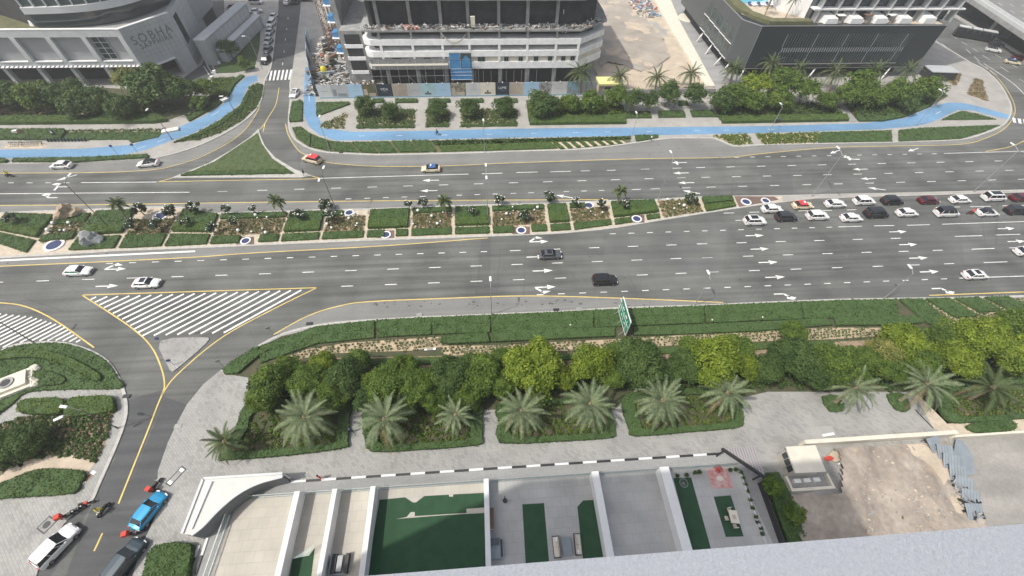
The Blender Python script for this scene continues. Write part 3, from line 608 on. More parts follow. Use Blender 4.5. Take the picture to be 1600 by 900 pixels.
# ---- blue cycle tracks
BW = [(-200, 235), (0, 234), (125, 232.5), (207, 226), (240, 214), (275, 200), (312, 185), (340, 169), (357, 155), (368, 135), (385, 120), (402, 117), (402, 127), (392, 130), (384, 142), (377, 160), (358, 176), (337, 190), (300, 209), (270, 219), (225, 235), (175, 245), (0, 247.5), (-200, 249)]
structure(slab('cycle_track', G(BW, Z1), Z1+.001, Z1+.006, M['blue']))
BE = [(477, 105), (491, 106), (492, 130), (493, 160), (495, 177), (502, 192), (520, 202), (550, 206), (660, 204.5), (800, 201), (1000, 199), (1200, 197), (1350, 192.5), (1412, 185), (1435, 176), (1457, 166), (1482, 160), (1505, 161), (1525, 165), (1550, 172), (1578, 180), (1579, 187), (1550, 181), (1520, 172.5), (1497, 172), (1483, 178), (1470, 185), (1450, 193), (1432, 197), (1375, 202), (1200, 207.5), (1000, 212), (800, 215), (650, 218.5), (525, 219.5), (500, 211.5), (483, 198), (475, 182), (475, 140)]
structure(slab('cycle_track', G(BE, Z1), Z1+.001, Z1+.006, M['blue']))
for a, b in ((503, 214), (560, 212.5), (620, 211.8), (690, 211), (760, 209.8), (830, 208.5), (895, 207), (945, 206.2), (1010, 205.5), (1085, 204), (1130, 203.5), (1200, 202)):
    ribbon('track_line', G([(a, b), (a+9, b-.2)], .13), .12, Z1+.010, W_, road)
for a, b in (((483, 150), (483, 158)), ((483, 130), (483, 136)), ((1462, 178), (1470, 174)), ((215, 232), (228, 228)), ((245, 222), (258, 217)), ((330, 181), (342, 174))):
    ribbon('track_line', G([a, b], .13), .12, Z1+.010, W_, road)
# ================================================================== THE MEDIAN GARDEN
mt_ = [(-150, 336), (0, 331.5), (60, 329), (175, 325), (232, 322.5), (287, 323), (313, 329), (340, 332), (370, 331), (448, 329), (498.5, 327), (573.5, 325.5), (645.5, 323), (705, 320.5), (849, 317), (894, 315.3), (952, 312.3), (1018, 311), (1095, 306.7), (1145, 305.7), (1220, 305), (1300, 303), (1400, 301), (1600, 296), (1750, 292)]
mb_ = [(-150, 414), (0, 403.5), (105, 397.5), (180, 392.5), (240, 390.2), (325, 387), (460, 381), (567.5, 376.5), (680, 372.7), (765, 369.5), (862, 365.7), (900, 362.8), (960.7, 356.5), (1037, 343.7), (1103, 333), (1152, 325.7), (1188, 320.4), (1218, 316.5), (1275, 310), (1375, 307), (1600, 300.5), (1750, 296)]
med = structure(slab('median', G(mt_+mb_[::-1], .13), -.02, .13, M['sandpath'], None, M['kerb']))
for e in (mt_, mb_):
    w = smooth(G(e, .13), 3); a, b = ribbon_pts(w, .55); ribbon('kerbstone_line', b if e is mt_ else a, .5, .15, M['kerb'], med, z0=-.02)
structure(slab('median_pavement', G([(1222, 306), (1300, 303.6), (1600, 297), (1600, 299.5), (1375, 306), (1275, 309), (1222, 315)], .14), .13, .155, M['paver2']))
structure(slab('median_pavement', G([(1147, 306.5), (1210, 307), (1217, 312), (1155, 323.5)], .14), .13, .155, M['paver_red']))
paths = [((-23, 376), (8, 333)), ((45, 396), (90, 335)), ((103, 392.5), (150, 329.5)), ((182, 389), (216, 327)), ((254.5, 386), (286, 326)), ((325, 382.5), (345, 334)), ((436, 378), (452, 331)), ((500, 375), (510, 330)), ((570, 372), (576.5, 328)), ((639.5, 369.5), (642.5, 325.5)), ((708, 367), (708.7, 323.5)), ((767.5, 365.5), (766, 322.5)), ((858, 362), (851.7, 319.5)), ((895, 360), (886.5, 318)), ((958.6, 352), (951, 315.5)), ((1034.7, 341), (1024.5, 313)), ((1101, 331.5), (1093, 309)), ((1152.6, 323), (1145, 308))]
def bedpoly(i, t0, t1, u0=0, u1=1, hw=3.0):
    (lb, lt), (rb, rt_) = paths[i], paths[i+1]; w = 3.2 if i > 3 else 4.2
    L = lambda A, B, t: (A[0]+(B[0]-A[0])*t, A[1]+(B[1]-A[1])*t)
    def pt(u, t):
        a = L(lb, lt, t); b = L(rb, rt_, t); a = (a[0]+w, a[1]); b = (b[0]-w, b[1]); return L(a, b, u)
    return G([pt(u0, t0), pt((u0+u1)/2, t0), pt(u1, t0), pt(u1, t1), pt((u0+u1)/2, t1), pt(u0, t1)], .2)
ordn = 'leftmost,second,third,fourth,fifth,sixth,seventh,eighth,ninth,tenth,eleventh,twelfth,thirteenth,fourteenth,fifteenth,sixteenth,rightmost'.split(',')
HG = 'clipped hedges in the median garden beds'
def mh(i, t0, t1, kind, h, what, u0=0, u1=1):
    hedge('clipped_hedge', bedpoly(i, t0, t1, u0, u1), h, M['leaf_hedge2' if kind else 'leaf_hedge'], f'{"bright green" if kind else "dark green"} {what} of the {ordn[i]} median bed', 'hedge', HG, dens=42 if i < 6 else 34, ls=.17, z0=.13)
def flower(i, t0, t1, u0=0, u1=1):
    structure(slab('planting_soil', bedpoly(i, t0, t1, u0, u1), .13, .17, M['soil']))
    tufts(bedpoly(i, t0, t1, u0, u1), .62, .42, .34, M['leaf_dry'], 'ground_cover', nl=20, ls=.15)
    tufts(bedpoly(i, t0, t1, u0, u1), .8, .5, .36, M['leaf_hedge'], 'ground_cover', nl=26, ls=.16, ang=.5)
beds = [('L', .02, .42, 0, .45), ('L',), ]
for i in range(17):
    dual = i in (0, 2, 4, 6, 8, 10, 12)
    if i == 1: flower(i, .28, .93); mh(i, .30, .44, 0, .5, 'low front hedge'); mh(i, .72, .93, 0, .4, 'rear hedge'); continue
    if i == 15: flower(i, .05, .97); continue
    if i == 16: mh(i, .04, .46, 1, .5, 'front hedge'); mh(i, .52, .96, 0, .7, 'rear hedge'); continue
    if i == 14: mh(i, .02, .24, 0, .35, 'low front hedge', 0, .36); mh(i, .02, .24, 0, .35, 'front hedge right of the disc', .72, 1); mh(i, .33, .62, 1, .8, 'middle hedge'); mh(i, .64, .97, 0, .6, 'rear hedge'); continue
    f1 = .33 if i < 5 else .25
    if i in (5, 8, 11): mh(i, .02, f1, 0, .35, 'front hedge left of the disc', 0, .42 if i != 11 else .38); mh(i, .02, f1, 0, .35, 'front hedge right of the disc', .72, 1)
    else: mh(i, .02, f1, 0, .35, 'low front hedge')
    if dual:
        mh(i, f1+.07, .60, 1, .75, 'tall middle hedge'); mh(i, .62, .97, 0, .55, 'rear hedge')
    elif i == 3: flower(i, .36, .75)
    else: flower(i, f1+.04, .80); mh(i, .82, .97, 0, .5, 'rear hedge', 0, .4 if i in (7, 13) else 1)
structure(slab('sand_patch', G([(213, 336), (222, 327), (286, 327), (268, 346), (240, 343)], .14), .13, .16, M['sand']))
for c in ((383, 376, 14), (602, 366, 14), (814, 360, 14), (995, 342, 12)):
    structure(slab('paving_patch', G([(c[0]-c[2], c[1]+6), (c[0]-c[2]+1, c[1]-6), (c[0]+c[2], c[1]-6), (c[0]+c[2], c[1]+6)], .14), .13, .16, M['paver_red']))
def disc(px, py, r, lab):
    x, y, _ = P(px, py, .3); t = empty('round_ground_cover', (x, y, .13), 0, lab, 'ground cover', 'round covers with white rims in the median')
    b = MB(); N = 28; q = []
    for rr, z in ((r, 0), (r, .18), (r*.74, .18), (r*.72, .10)): q += [(math.cos(2*math.pi*k/N)*rr, math.sin(2*math.pi*k/N)*rr, z) for k in range(N)]
    b.add(q, [(j*N+k, j*N+(k+1) % N, (j+1)*N+(k+1) % N, (j+1)*N+k) for j in range(3) for k in range(N)]); b.build('rim', M['white'], t)
    b = MB(); b.add([(math.cos(2*math.pi*k/N)*r*.73, math.sin(2*math.pi*k/N)*r*.73, .13) for k in range(N)], [tuple(range(N))]); b.build('cover', M['bluedisc'], t)
for px, py, r, lab in ((84, 382.5, 1.75, 'large dark blue disc with white rim on the sandy square at the left end'), (250, 337, 1.5, 'large dark blue disc shaded by frangipani branches near the rear edge'), (383.5, 376, 1.0, 'small blue disc with white rim in the sixth bed by the front kerb'), (545.5, 332, 1.0, 'small blue disc with white rim at the rear right of the eighth bed'), (602.5, 366.5, 1.05, 'small blue disc with white rim on red paving left of the centre'), (742, 326, .95, 'small disc half hidden by a frangipani near the tall middle lamp'), (814.5, 359.5, 1.05, 'small blue disc on red paving below the flower bed with globes'), (920, 320.5, 1.1, 'blue disc at the rear of the flower bed left of a fan palm'), (995, 341.5, 1.1, 'blue disc with white rim by the kerb right of the fan palm'), (1166, 315, 1.15, 'left of the two blue discs on the red tip of the median'), (1196.5, 313.3, 1.0, 'right of the two blue discs on the red tip of the median')):
    disc(px, py, r, lab)
def boulder(px, py, r, mt, lab, seed, sq=(1, .9, .85)):
    x, y, _ = P(px, py, r*.55); b = MB(); b.ico((0, 0, r*.5), r, 3, sq, .75, seed)
    V = [Vector(v) for v in b.V]; b.V = [tuple(round(c/(.42*r))*.42*r*.35+c*.65 for c in v) for v in V]
    o = b.build('boulder', mt, None, (x, y, .1)); tag(o, lab, 'rock')
boulder(104, 333, 1.7, M['rock_b'], 'big tan boulder at the rear kerb of the median', 3); boulder(141, 374, 1.75, M['rock_g'], 'big grey fractured boulder on the dark hedge of the median', 5)
b = MB(); b.ico((0, 0, 0), 1, 2); GM = b.build('lamp_globe', M['globe'], sm=True); gme = GM.data; bpy.data.objects.remove(GM)
b = MB(); b.tube((0, 0, -1), (0, 0, 0), .12, .12, 6); GS = b.build('stem', M['dark']); gst = GS.data; bpy.data.objects.remove(GS)
GL = [(82, 348, .33), (82, 353.5, .15), (74, 358.5, .38), (107, 347.5, .33), (109.5, 352.5, .16), (101, 359.5, .28), (93.5, 359.5, .18), (76, 363.5, .18), (399, 335.5, .32), (417, 339, .22), (402, 340, .15), (372, 359.5, .33), (410, 356.5, .2), (415, 363, .33), (393, 361.5, .2), (360, 348, .24),
      (511, 349.5, .3), (545, 340.5, .3), (518, 355.5, .26), (558, 349, .24), (556, 352, .17), (534, 334, .2), (554, 332.5, .26), (560, 334.5, .2), (653, 328.5, .33), (674.5, 337, .3), (683.5, 349, .3), (645.5, 349.5, .2), (650, 353.5, .14), (671, 347, .14), (692, 331.5, .18), (688, 345.5, .18),
      (801, 323, .2), (791.5, 333.5, .3), (840, 323.5, .33), (835, 327.5, .2), (802, 329, .14), (784, 342.5, .2), (797, 334, .14), (941.5, 331.5, .22), (930, 336, .14), (1043, 311, .28), (1069, 320.5, .34), (1061.5, 318.5, .2), (1053.5, 325.5, .22), (1073, 325, .14), (923, 330, .16)]
sz = {0: 'large', 1: 'small'}
for k, (px, py, r) in enumerate(GL):
    nb = lambda q: min(range(17), key=lambda i: abs((paths[i][0][0]+paths[i+1][0][0]+paths[i][1][0]+paths[i+1][1][0])/4-q[0])); near = nb((px, 0)); z = r+.45
    same = sorted([q for q in GL if nb(q) == near]); rk = same.index((px, py, r)); rk = 'only' if len(same) == 1 else ordn[rk]
    x, y, _ = P(px, py, z); t = empty('globe_lamp', (x, y, .13), 0, f'{"large" if r > .26 else "small"} white globe, {rk} from the left in the {ordn[near]} median bed', 'garden light', 'white globe lights in the median garden')
    o = link('lamp_globe', gme, t, (0, 0, z-.13)); o.scale = (r, r, r); o = link('stem', gst, t, (0, 0, z-.13-r*.9)); o.scale = (1, 1, .7)
# ================================================================== SOUTH VERGE, HEDGE ROWS
KL = [(362, 572), (402, 543), (440, 523.5), (483, 512), (525, 505), (587, 500.5), (655, 496.5), (700, 495), (770, 492), (880, 487.5), (960, 483), (1086, 478.5), (1200, 473.5), (1300, 469.5), (1375, 468), (1440, 467)]
def ky(x):
    for (a, b), (c, d_) in zip(KL, KL[1:]):
        if a <= x <= c: return b+(d_-b)*(x-a)/(c-a)
    return KL[-1][1] if x > KL[-1][0] else KL[0][1]
def band(x0, x1, o0, o1, n=None, sl=0):
    xs = np.linspace(x0, x1, n or max(3, int((x1-x0)/45))); return G([(x, ky(x)+o0) for x in xs]+[(x+sl, ky(x)+o1) for x in xs[::-1]], .3)
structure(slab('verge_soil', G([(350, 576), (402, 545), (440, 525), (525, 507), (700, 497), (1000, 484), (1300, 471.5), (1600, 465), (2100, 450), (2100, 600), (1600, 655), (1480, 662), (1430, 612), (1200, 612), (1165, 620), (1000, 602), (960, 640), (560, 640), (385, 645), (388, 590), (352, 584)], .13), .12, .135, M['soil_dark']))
vb = [(1, 'row of the long kerbside hedge', 0, 13, .45), (2, 'middle row of the long kerbside hedge', 14.2, 27, .6)]
segs = [(405, 583), (588, 672), (674, 764), (767, 925), (928, 1098), (1101, 1250), (1253, 1400)]
nm7 = 'leftmost,second,third,fourth,fifth,sixth,rightmost'.split(',')
for k, (a, b_) in enumerate(segs):
    hedge('clipped_hedge', band(a, b_+1.6, 0, 13.4), .34, M['leaf_hedge'], f'{nm7[k]} section of the front row of hedge along the south kerb', 'hedge', 'hedge rows along the south kerb', dens=30, ls=.18)
    hedge('clipped_hedge', band(a+2, b_+1.6, 14.0, 27), .42, M['leaf_hedge'], f'{nm7[k]} section of the second row of hedge behind the south kerb', 'hedge', 'hedge rows along the south kerb', dens=30, ls=.18)
hedge('clipped_hedge', G([(349, 578), (362, 566), (404, 541), (404, 548), (425, 545), (405, 556), (372, 584), (352, 585)], .3), .5, M['leaf_hedge'], 'curved tip of the kerbside hedge at the slip road corner', 'hedge', dens=30, ls=.18)
hedge('clipped_hedge', G([(690, 526), (760, 521), (765, 535), (700, 538), (688, 534)], .3), .6, M['leaf_hedge'], 'left section of the third hedge row above the long soil bed', 'hedge', 'third hedge row', dens=30)
hedge('clipped_hedge', G([(768, 520), (870, 515), (960, 513), (960, 526), (850, 531), (768, 535)], .3), .6, M['leaf_hedge'], 'third row hedge section left of the green road sign', 'hedge', 'third hedge row', dens=26)
hedge('clipped_hedge', G([(990, 512), (1090, 508), (1200, 503), (1290, 498), (1300, 508), (1180, 518), (1060, 523), (990, 524)], .3), .5, M['leaf_hedge'], 'third row hedge section right of the green road sign', 'hedge', 'third hedge row', dens=26)
hedge('clipped_hedge', G([(1302, 497), (1400, 494), (1450, 497), (1440, 505), (1400, 508), (1306, 509)], .3), .5, M['leaf_hedge'], 'right end section of the third hedge row beside bright trees', 'hedge', 'third hedge row', dens=26)
for a in ([(415, 577), (440, 560), (480, 546), (540, 536), (690, 526), (690, 542), (640, 548), (520, 552), (470, 560), (430, 585)], [(690, 540), (760, 540), (960, 530), (1120, 520), (1300, 512), (1390, 512), (1390, 524), (1300, 530), (1130, 535), (960, 545), (690, 556)],
          [(1400, 467), (1440, 470), (1600, 466), (1600, 500), (1480, 512), (1450, 500)]):
    structure(slab('planting_soil', G(a, .15), .13, .16, M['soil_light'])); tufts(G(a, .2), .66, .42, .30, M['leaf_hedge'], 'ground_cover', .1, .15, 20, ang=.05)
structure(slab('planting_soil', G([(440, 586), (500, 560), (690, 556), (960, 552), (1300, 534), (1390, 530), (1390, 545), (1200, 560), (950, 575), (600, 580), (450, 600)], .15), .13, .15, M['soil']))
hedge('clipped_hedge', G([(500, 563), (700, 558), (960, 552), (960, 560), (700, 568), (505, 572)], .3), .4, M['leaf_hedge2'], 'low hedge strip hugging the left half of the long tree row', 'hedge', dens=24)
hedge('clipped_hedge', G([(985, 546), (1120, 540), (1300, 532), (1300, 540), (1120, 549), (985, 555)], .3), .4, M['leaf_hedge2'], 'low hedge strip behind the right half of the long tree row', 'hedge', dens=24)
for k, (a, b_) in enumerate((((1404, 468), (1450, 507)), ((1446, 467), (1492, 496)), ((1492, 466), (1530, 488)), ((1538, 464.5), (1580, 486)))):
    hedge('clipped_hedge', G([a, (a[0]+36, a[1]-1), (b_[0]+36, b_[1]-2), b_], .3), .45, M['leaf_hedge'], f'{["first", "second", "third", "fourth"][k]} slanting hedge block at the right end of the south verge', 'hedge', 'slanting hedge blocks', dens=26)
# undergrowth below the trees
ug = G([(392, 590), (430, 585), (520, 575), (700, 572), (960, 566), (1300, 548), (1600, 530), (1600, 600), (1480, 612), (1300, 602), (1180, 606), (1160, 615), (960, 606), (700, 625), (388, 640)], .2)
tufts(ug, 1.0, .8, .75, M['leaf_dark'], 'undergrowth', .3, .26, 40)
# planted squares around the date palms
def palmbed(pts, lab):
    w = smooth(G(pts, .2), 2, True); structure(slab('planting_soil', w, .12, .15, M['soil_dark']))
    Lf, Rt = ribbon_pts(w+[w[0]], 1.5); cx = sum(p[0] for p in w)/len(w); cy = sum(p[1] for p in w)/len(w)
    inn = [((p[0]-cx)*.80+cx, (p[1]-cy)*.74+cy) for p in w]; n = len(w)
    ring = w+[w[0]]+[inn[0]]+inn[::-1]
    hedge('border_hedge', ring, .55, M['leaf_hedge'], 'dark hedge bordering '+lab, 'hedge', 'hedged palm beds', dens=30)
    tufts(inn, .85, .45, .5, M['leaf_mid'], 'ground_cover', .25, .2, 26); tufts(inn, 1.5, .35, .5, M['leaf_dry'], 'ground_cover', .3, .18, 12, skip=.4)
palmbed([(388, 630), (460, 626), (545, 632), (547, 650), (544, 692), (538, 700), (460, 711), (356, 719), (345, 714), (372, 668)], 'the leftmost bed with a broad grey palm')
palmbed([(572, 690), (568, 665), (576, 636), (660, 630), (750, 628), (753, 650), (753, 686), (746, 696), (660, 703), (582, 706)], 'the bed with two palms left of the middle path')
palmbed([(780, 692), (780, 660), (778, 632), (860, 626), (940, 622), (956, 650), (960, 676), (953, 685), (870, 690)], 'the middle bed with two palms')
palmbed([(970, 625), (1000, 612), (1080, 608), (1150, 612), (1158, 640), (1160, 660), (1150, 669), (1070, 676), (992, 682), (982, 670)], 'the bed with two palms left of the wide paving')
palmbed([(1470, 606), (1530, 600), (1640, 590), (1680, 640), (1600, 654), (1520, 660), (1484, 660), (1466, 640)], 'the planted corner under the rightmost palms')
hedge('border_hedge', smooth(G([(1284, 620), (1310, 620), (1318, 640), (1296, 643)], .2), 2, True), .35, M['leaf_hedge'], 'small square hedge at the foot of a palm on open paving', 'hedge', dens=40)
hedge('border_hedge', smooth(G([(1385, 617), (1412, 617), (1420, 640), (1400, 641)], .2), 2, True), .35, M['leaf_hedge'], 'small square hedge with a leaning palm at the paving edge', 'hedge', dens=40)
sheet('sand_patch', [(1430, 618), (1470, 606), (1466, 640), (1486, 661), (1600, 655), (1900, 640), (1900, 660), (1600, 676), (1480, 683), (1458, 668)], .135, M['sandpath'])
hedge('border_hedge', smooth(G([(1508, 668), (1530, 660), (1570, 657), (1586, 664), (1578, 673), (1530, 677)], .2), 3, True), .4, M['leaf_hedge'], 'oval green hedge island on sand by the boundary wall', 'hedge', dens=40)
o = ribbon('edging', G([(1430, 640), (1458, 669)], .16), .12, .2, M['dark'], None, z0=.1); tag(o, 'thin dark metal edging between paving and sand', 'edging')
# ================================================================== SOUTH-WEST CORNER
hedge('lawn_hedge', smooth(G([(0, 549), (30, 540), (60, 536.5), (100, 537), (140, 549), (168, 567), (183, 590), (189, 606), (120, 608), (45, 612), (20, 630), (0, 645), (-60, 680), (-120, 640), (-60, 585)], .3), 3, True), .3, M['leaf_hedge'], 'large curved ground cover bed inside the corner of the slip road', 'hedge', dens=26, ls=.2)
hedge('clipped_hedge', smooth(G([(-20, 552), (60, 548), (100, 556), (135, 572), (158, 588), (150, 595), (125, 582), (90, 566), (50, 558), (-20, 562)], .6), 3, True), .75, M['leaf_hedge2'], 'bright curving hedge arc on the corner bed', 'hedge', dens=40)
hedge('clipped_hedge', smooth(G([(30, 583), (70, 580), (100, 590), (95, 600), (50, 602), (30, 596)], .5), 3, True), .6, M['leaf_dark'], 'darker low shrub mass beside the pale fountain', 'shrub', dens=36)
hedge('clipped_hedge', smooth(G([(30, 640), (36, 628), (60, 624), (100, 625), (96, 646), (60, 648), (36, 645)], .5), 3, True), .9, M['leaf_hedge2'], 'bright box hedge on the left under the twin lamp', 'hedge', 'box hedges by the twin lamp', dens=45)
hedge('clipped_hedge', smooth(G([(112, 625), (140, 621), (174, 620), (179, 632), (176, 643), (130, 650), (104, 650)], .5), 3, True), .9, M['leaf_hedge2'], 'bright box hedge on the right under the twin lamp', 'hedge', 'box hedges by the twin lamp', dens=45)
soil1 = G([(0, 665), (40, 650), (100, 652), (176, 645), (172, 670), (160, 700), (150, 722), (120, 715), (80, 712), (30, 725), (0, 740), (-80, 760), (-80, 690)], .15)
structure(slab('planting_soil', soil1, .12, .15, M['soil'])); tufts(soil1, .55, .55, .36, M['leaf_hedge'], 'ground_cover', .2, .17, 40); tufts(soil1, .8, .7, .3, M['leaf_dry'], 'ornamental_grass', .3, .16, 26)
sheet('sand_patch', [(-60, 765), (0, 732), (45, 716), (70, 710), (110, 711), (150, 722), (136, 740), (100, 745), (60, 738), (0, 758), (-60, 790)], .155, M['sand'])
hedge('clipped_hedge', smooth(G([(-60, 775), (0, 756), (40, 740), (70, 733), (132, 737), (126, 755), (116, 770), (60, 775), (0, 779), (-60, 790)], .4), 2, True), .5, M['leaf_dark'], 'dark low hedge below the curved sand strip at lower left', 'hedge', dens=36)
hedge('clipped_hedge', smooth(G([(246, 853), (300, 851), (298, 880), (290, 915), (230, 915), (232, 880)], .5), 2, True), .9, M['leaf_hedge'], 'square hedge block beside the ramp kerbs at the bottom', 'hedge', dens=50)
# pale stone fountain at the left edge
x, y, _ = P(8, 605, .6); t = empty('fountain', (x, y, .12), .5, 'pale stone fountain basin with a dark round bowl at the left edge', 'fountain')
b = MB(); b.box(-3.6, 3.4, -1.9, 1.9, 0, .7); b.box(-3.0, 2.8, -1.4, 1.4, .7, 1.15); V = [(vx+.25*mnoise.noise(Vector((vx, vy, vz))), vy, vz) for vx, vy, vz in b.V]; b.V = V; b.build('stone_basin', M['cream'], t)
b = MB(); b.tube((.6, 0, 1.15), (.6, 0, 1.30), .9, .95, 18); b.build('bowl_rim', M['conc_raw'], t); b = MB(); b.tube((.6, 0, 1.30), (.6, 0, 1.34), .6, .6, 18); b.build('bowl', M['dark'], t)
for k in range(7):
    b = MB(); b.ico((0, 0, 0), .55, 1, (1, .8, .7), .6, k); o = b.build('stone', M['cream'], t, (3.4+random.uniform(-.6, .5), -1.9+k*.62, .5))
# service covers set in the paving
def cover(px, py, L, Wd, an, lab, hatchc=M['conc_raw'], fr=M['dark'], rnd=False):
    x, y, _ = P(px, py, .13); t = empty('service_cover', (x, y, .125), an, lab, 'cover', 'service covers set in the ground')
    b = MB(); b.box(-L/2, L/2, -Wd/2, Wd/2, 0, .012); b.build('frame', fr, t)
    b = MB(); b.box(-L/2+.14, L/2-.14, -Wd/2+.14, Wd/2-.14, .012, .02); b.build('lid', hatchc, t)
    if rnd: b = MB(); b.tube((0, 0, .02), (0, 0, .035), .42, .42, 16); b.build('round_lid', M['dark'], t)
    else:
        for sx in (-1, 1): b = MB(); b.box(sx*(L/2-.38)-.2, sx*(L/2-.38)+.2, -Wd/2+.16, Wd/2-.16, .02, .03); b.build('end_plate', M['white_dirty'], t)
cover(275, 744, 2.5, .95, math.radians(60), 'long framed cover in the paving right of the side road')
cover(73, 820, 1.6, 1.5, math.radians(62), 'square cover with round lid beside the parked white car', rnd=True)
cover(38, 721, 1.7, 1.2, math.radians(60), 'framed grate on the sand strip at the lower left')
cover(138, 746, 2.1, .9, math.radians(62), 'dark rectangular cover at the pavement edge by the sand strip', hatchc=M['rust'], fr=M['conc_raw'])
cover(672, 545, 2.2, .8, .02, 'grey utility box with white ends in the long soil bed')
o = sheet('paving_patch', [(1255, 667), (1300, 665), (1312, 690), (1266, 693)], .135, M['concrete']); structure(o)
# ================================================================== TREES IN THE SOUTH ROW
GT = 'trees in the long row south of the road'
T = [(425, 598, 2.9, 'mid', 'half-hidden green tree at the left end of the tree row'), (478, 592, 2.6, 'mid', 'second green tree from the left in the long row'), (540, 590, 2.7, 'dark', 'dark tree behind the two leftmost big palms'), (520, 615, 2.4, 'mid', 'low round tree between the first two grey palms'), (600, 598, 2.9, 'mid', 'green tree rising behind the second palm'),
     (655, 603, 2.7, 'mid', 'green tree right behind the gap of the second and third palms'), (705, 590, 2.9, 'dark', 'dark broad tree behind the small third palm'), (755, 585, 2.9, 'mid', 'medium green tree left of the brightest tree'), (838, 573, 4.0, 'lime', 'brightest and biggest lime green tree left of the middle of the row'), (785, 600, 2.2, 'mid', 'low green crown tucked left of the big bright tree'),
     (922, 566, 3.0, 'lime', 'smaller lime tree between the big bright tree and the dark tree'), (1000, 566, 3.6, 'dark', 'dark reddish green dense tree below the road sign'), (1072, 575, 2.5, 'dark', 'dark thin tree between the dense dark one and a bright one'), (1112, 563, 3.7, 'lime', 'wide bright tree behind the seventh palm'), (1150, 550, 2.4, 'mid', 'crown at the upper right of the wide bright tree'),
     (1195, 580, 2.2, 'dark', 'sparse dark tree by the pale gap'), (1245, 560, 3.0, 'dark', 'dark green tree left of the yellow blooming one'), (1240, 520, 2.0, 'mid', 'small round tree on the soil bed behind the row'), (1300, 570, 3.0, 'mid', 'green tree left behind the palm on open paving'), (1350, 560, 2.2, 'mid', 'mid green crown beside the yellow blooming tree'), (1382, 552, 2.5, 'yellow', 'yellow blooming tree in the right part of the row'),
     (1415, 535, 3.0, 'lime', 'olive bright tree right of the yellow one'), (1440, 565, 2.5, 'mid', 'green tree just behind the eighth palm'), (1490, 560, 2.8, 'lime', 'low bright tree above the ninth palm'), (1520, 530, 3.5, 'lime', 'large bright tree near the right edge'), (1575, 550, 3.0, 'lime', 'bright crown low at the right edge'), (1600, 515, 3.2, 'mid', 'tree cut by the right edge of the view'), (1660, 540, 3.2, 'mid', 'tree just outside the right edge')]
for px, py, R, kd, lb in T[:-1]: tree(px, py, R, R*.95+1.0, kd, lb, GT)
for k, (px, py, R, kd, lb) in enumerate([(410, 622, 1.9, 'mid', 'low round tree at the left bed corner'), (450, 575, 1.8, 'mid', 'small leafy tree at the rear left of the row'), (505, 572, 2.0, 'lime', 'yellowish green tree at the rear left of the row'), (560, 568, 2.0, 'mid', 'rear tree between the first two big palms'), (575, 622, 1.9, 'dark', 'dark low tree above the shaded path entrance'), (630, 575, 2.1, 'mid', 'rear tree above the second palm'), (640, 628, 1.7, 'dark', 'low dark tree right of the second palm'), (680, 625, 1.8, 'mid', 'low tree left of the third palm'), (730, 615, 2.0, 'mid', 'tree at the right of the third palm'),
    (735, 570, 1.9, 'dark', 'rear dark tree left of the bright tree'), (790, 565, 2.2, 'mid', 'rear mid green tree touching the bright tree'), (880, 590, 2.0, 'lime', 'lower lime crown right of the brightest tree'), (955, 590, 2.0, 'mid', 'low green crown left of the diagonal path'), (960, 553, 1.8, 'mid', 'small rear crown right of the smaller lime tree'), (1035, 590, 1.9, 'dark', 'low dark tree before the sixth palm'), (1080, 548, 2.0, 'mid', 'rear crown left of the wide bright tree'), (1165, 572, 2.0, 'lime', 'bright crown at the right of the wide bright tree'), (1215, 558, 1.8, 'dark', 'small dark crown beside the pale gap'),
    (1275, 590, 2.0, 'dark', 'low dark crown left of the lone palm'), (1335, 585, 1.9, 'mid', 'low mid green crown right behind the lone palm'), (1390, 580, 1.9, 'mid', 'low crown between two leaning palms'), (1470, 530, 2.2, 'mid', 'rear green crown near the slanting hedge blocks'), (1555, 515, 2.2, 'lime', 'rear bright crown beside the right edge')]): tree(px, py, R, R*.9+1.0, kd, lb, GT)
tree(40, 690, 2.2, 2.3, 'dark', 'dark shrub-like tree at the far left above the sand strip', None); tree(5, 700, 2.4, 2.2, 'dark', 'dark tree crown cut by the left edge', None)
# date palms
PG = 'date palms in the paving south of the road'
PP = [(352, 690, 3.6, 2.9, 34, 'palm', 'leftmost smaller green date palm overhanging the light paving', None), (476, 652, 4.4, 4.3, 52, 'grey', 'largest grey date palm, in the leftmost hedged bed', None), (601, 655, 4.4, 4.0, 46, 'grey', 'grey date palm beside the shadowed path', None), (712, 648, 3.4, 2.9, 36, 'grey', 'small grey date palm with pale dry base', None), (815, 642, 4.2, 3.6, 44, 'grey', 'grey date palm in front of the brightest tree', None),
      (922, 632, 4.4, 3.9, 48, 'grey', 'grey date palm left of the diagonal path', None), (1034, 626, 4.4, 4.0, 48, 'grey', 'grey date palm right of the diagonal path', None), (1136, 614, 4.4, 3.6, 40, 'grey', 'grey date palm at the edge of the wide paving', None), (1336, 606, 3.6, 3.7, 34, 'grey', 'lone date palm leaning over open paving', (1302, 630)), (1448, 600, 3.8, 4.1, 42, 'grey', 'leaning date palm by the sandy corner', (1402, 628)), (1550, 606, 4.0, 4.0, 38, 'palm', 'green date palm at the right edge over dense shrubs', None)]
for px, py, zc, fl, nf, mk, lb, bs in [(a, b_, c, d_*random.uniform(1.12, 1.26), int(e*.88), f, g_, h) for a, b_, c, d_, e, f, g_, h in PP]: palm(px, py, zc, fl, nf, mk, lb, PG, True, .27, bs, wl=.46, wid=.05)
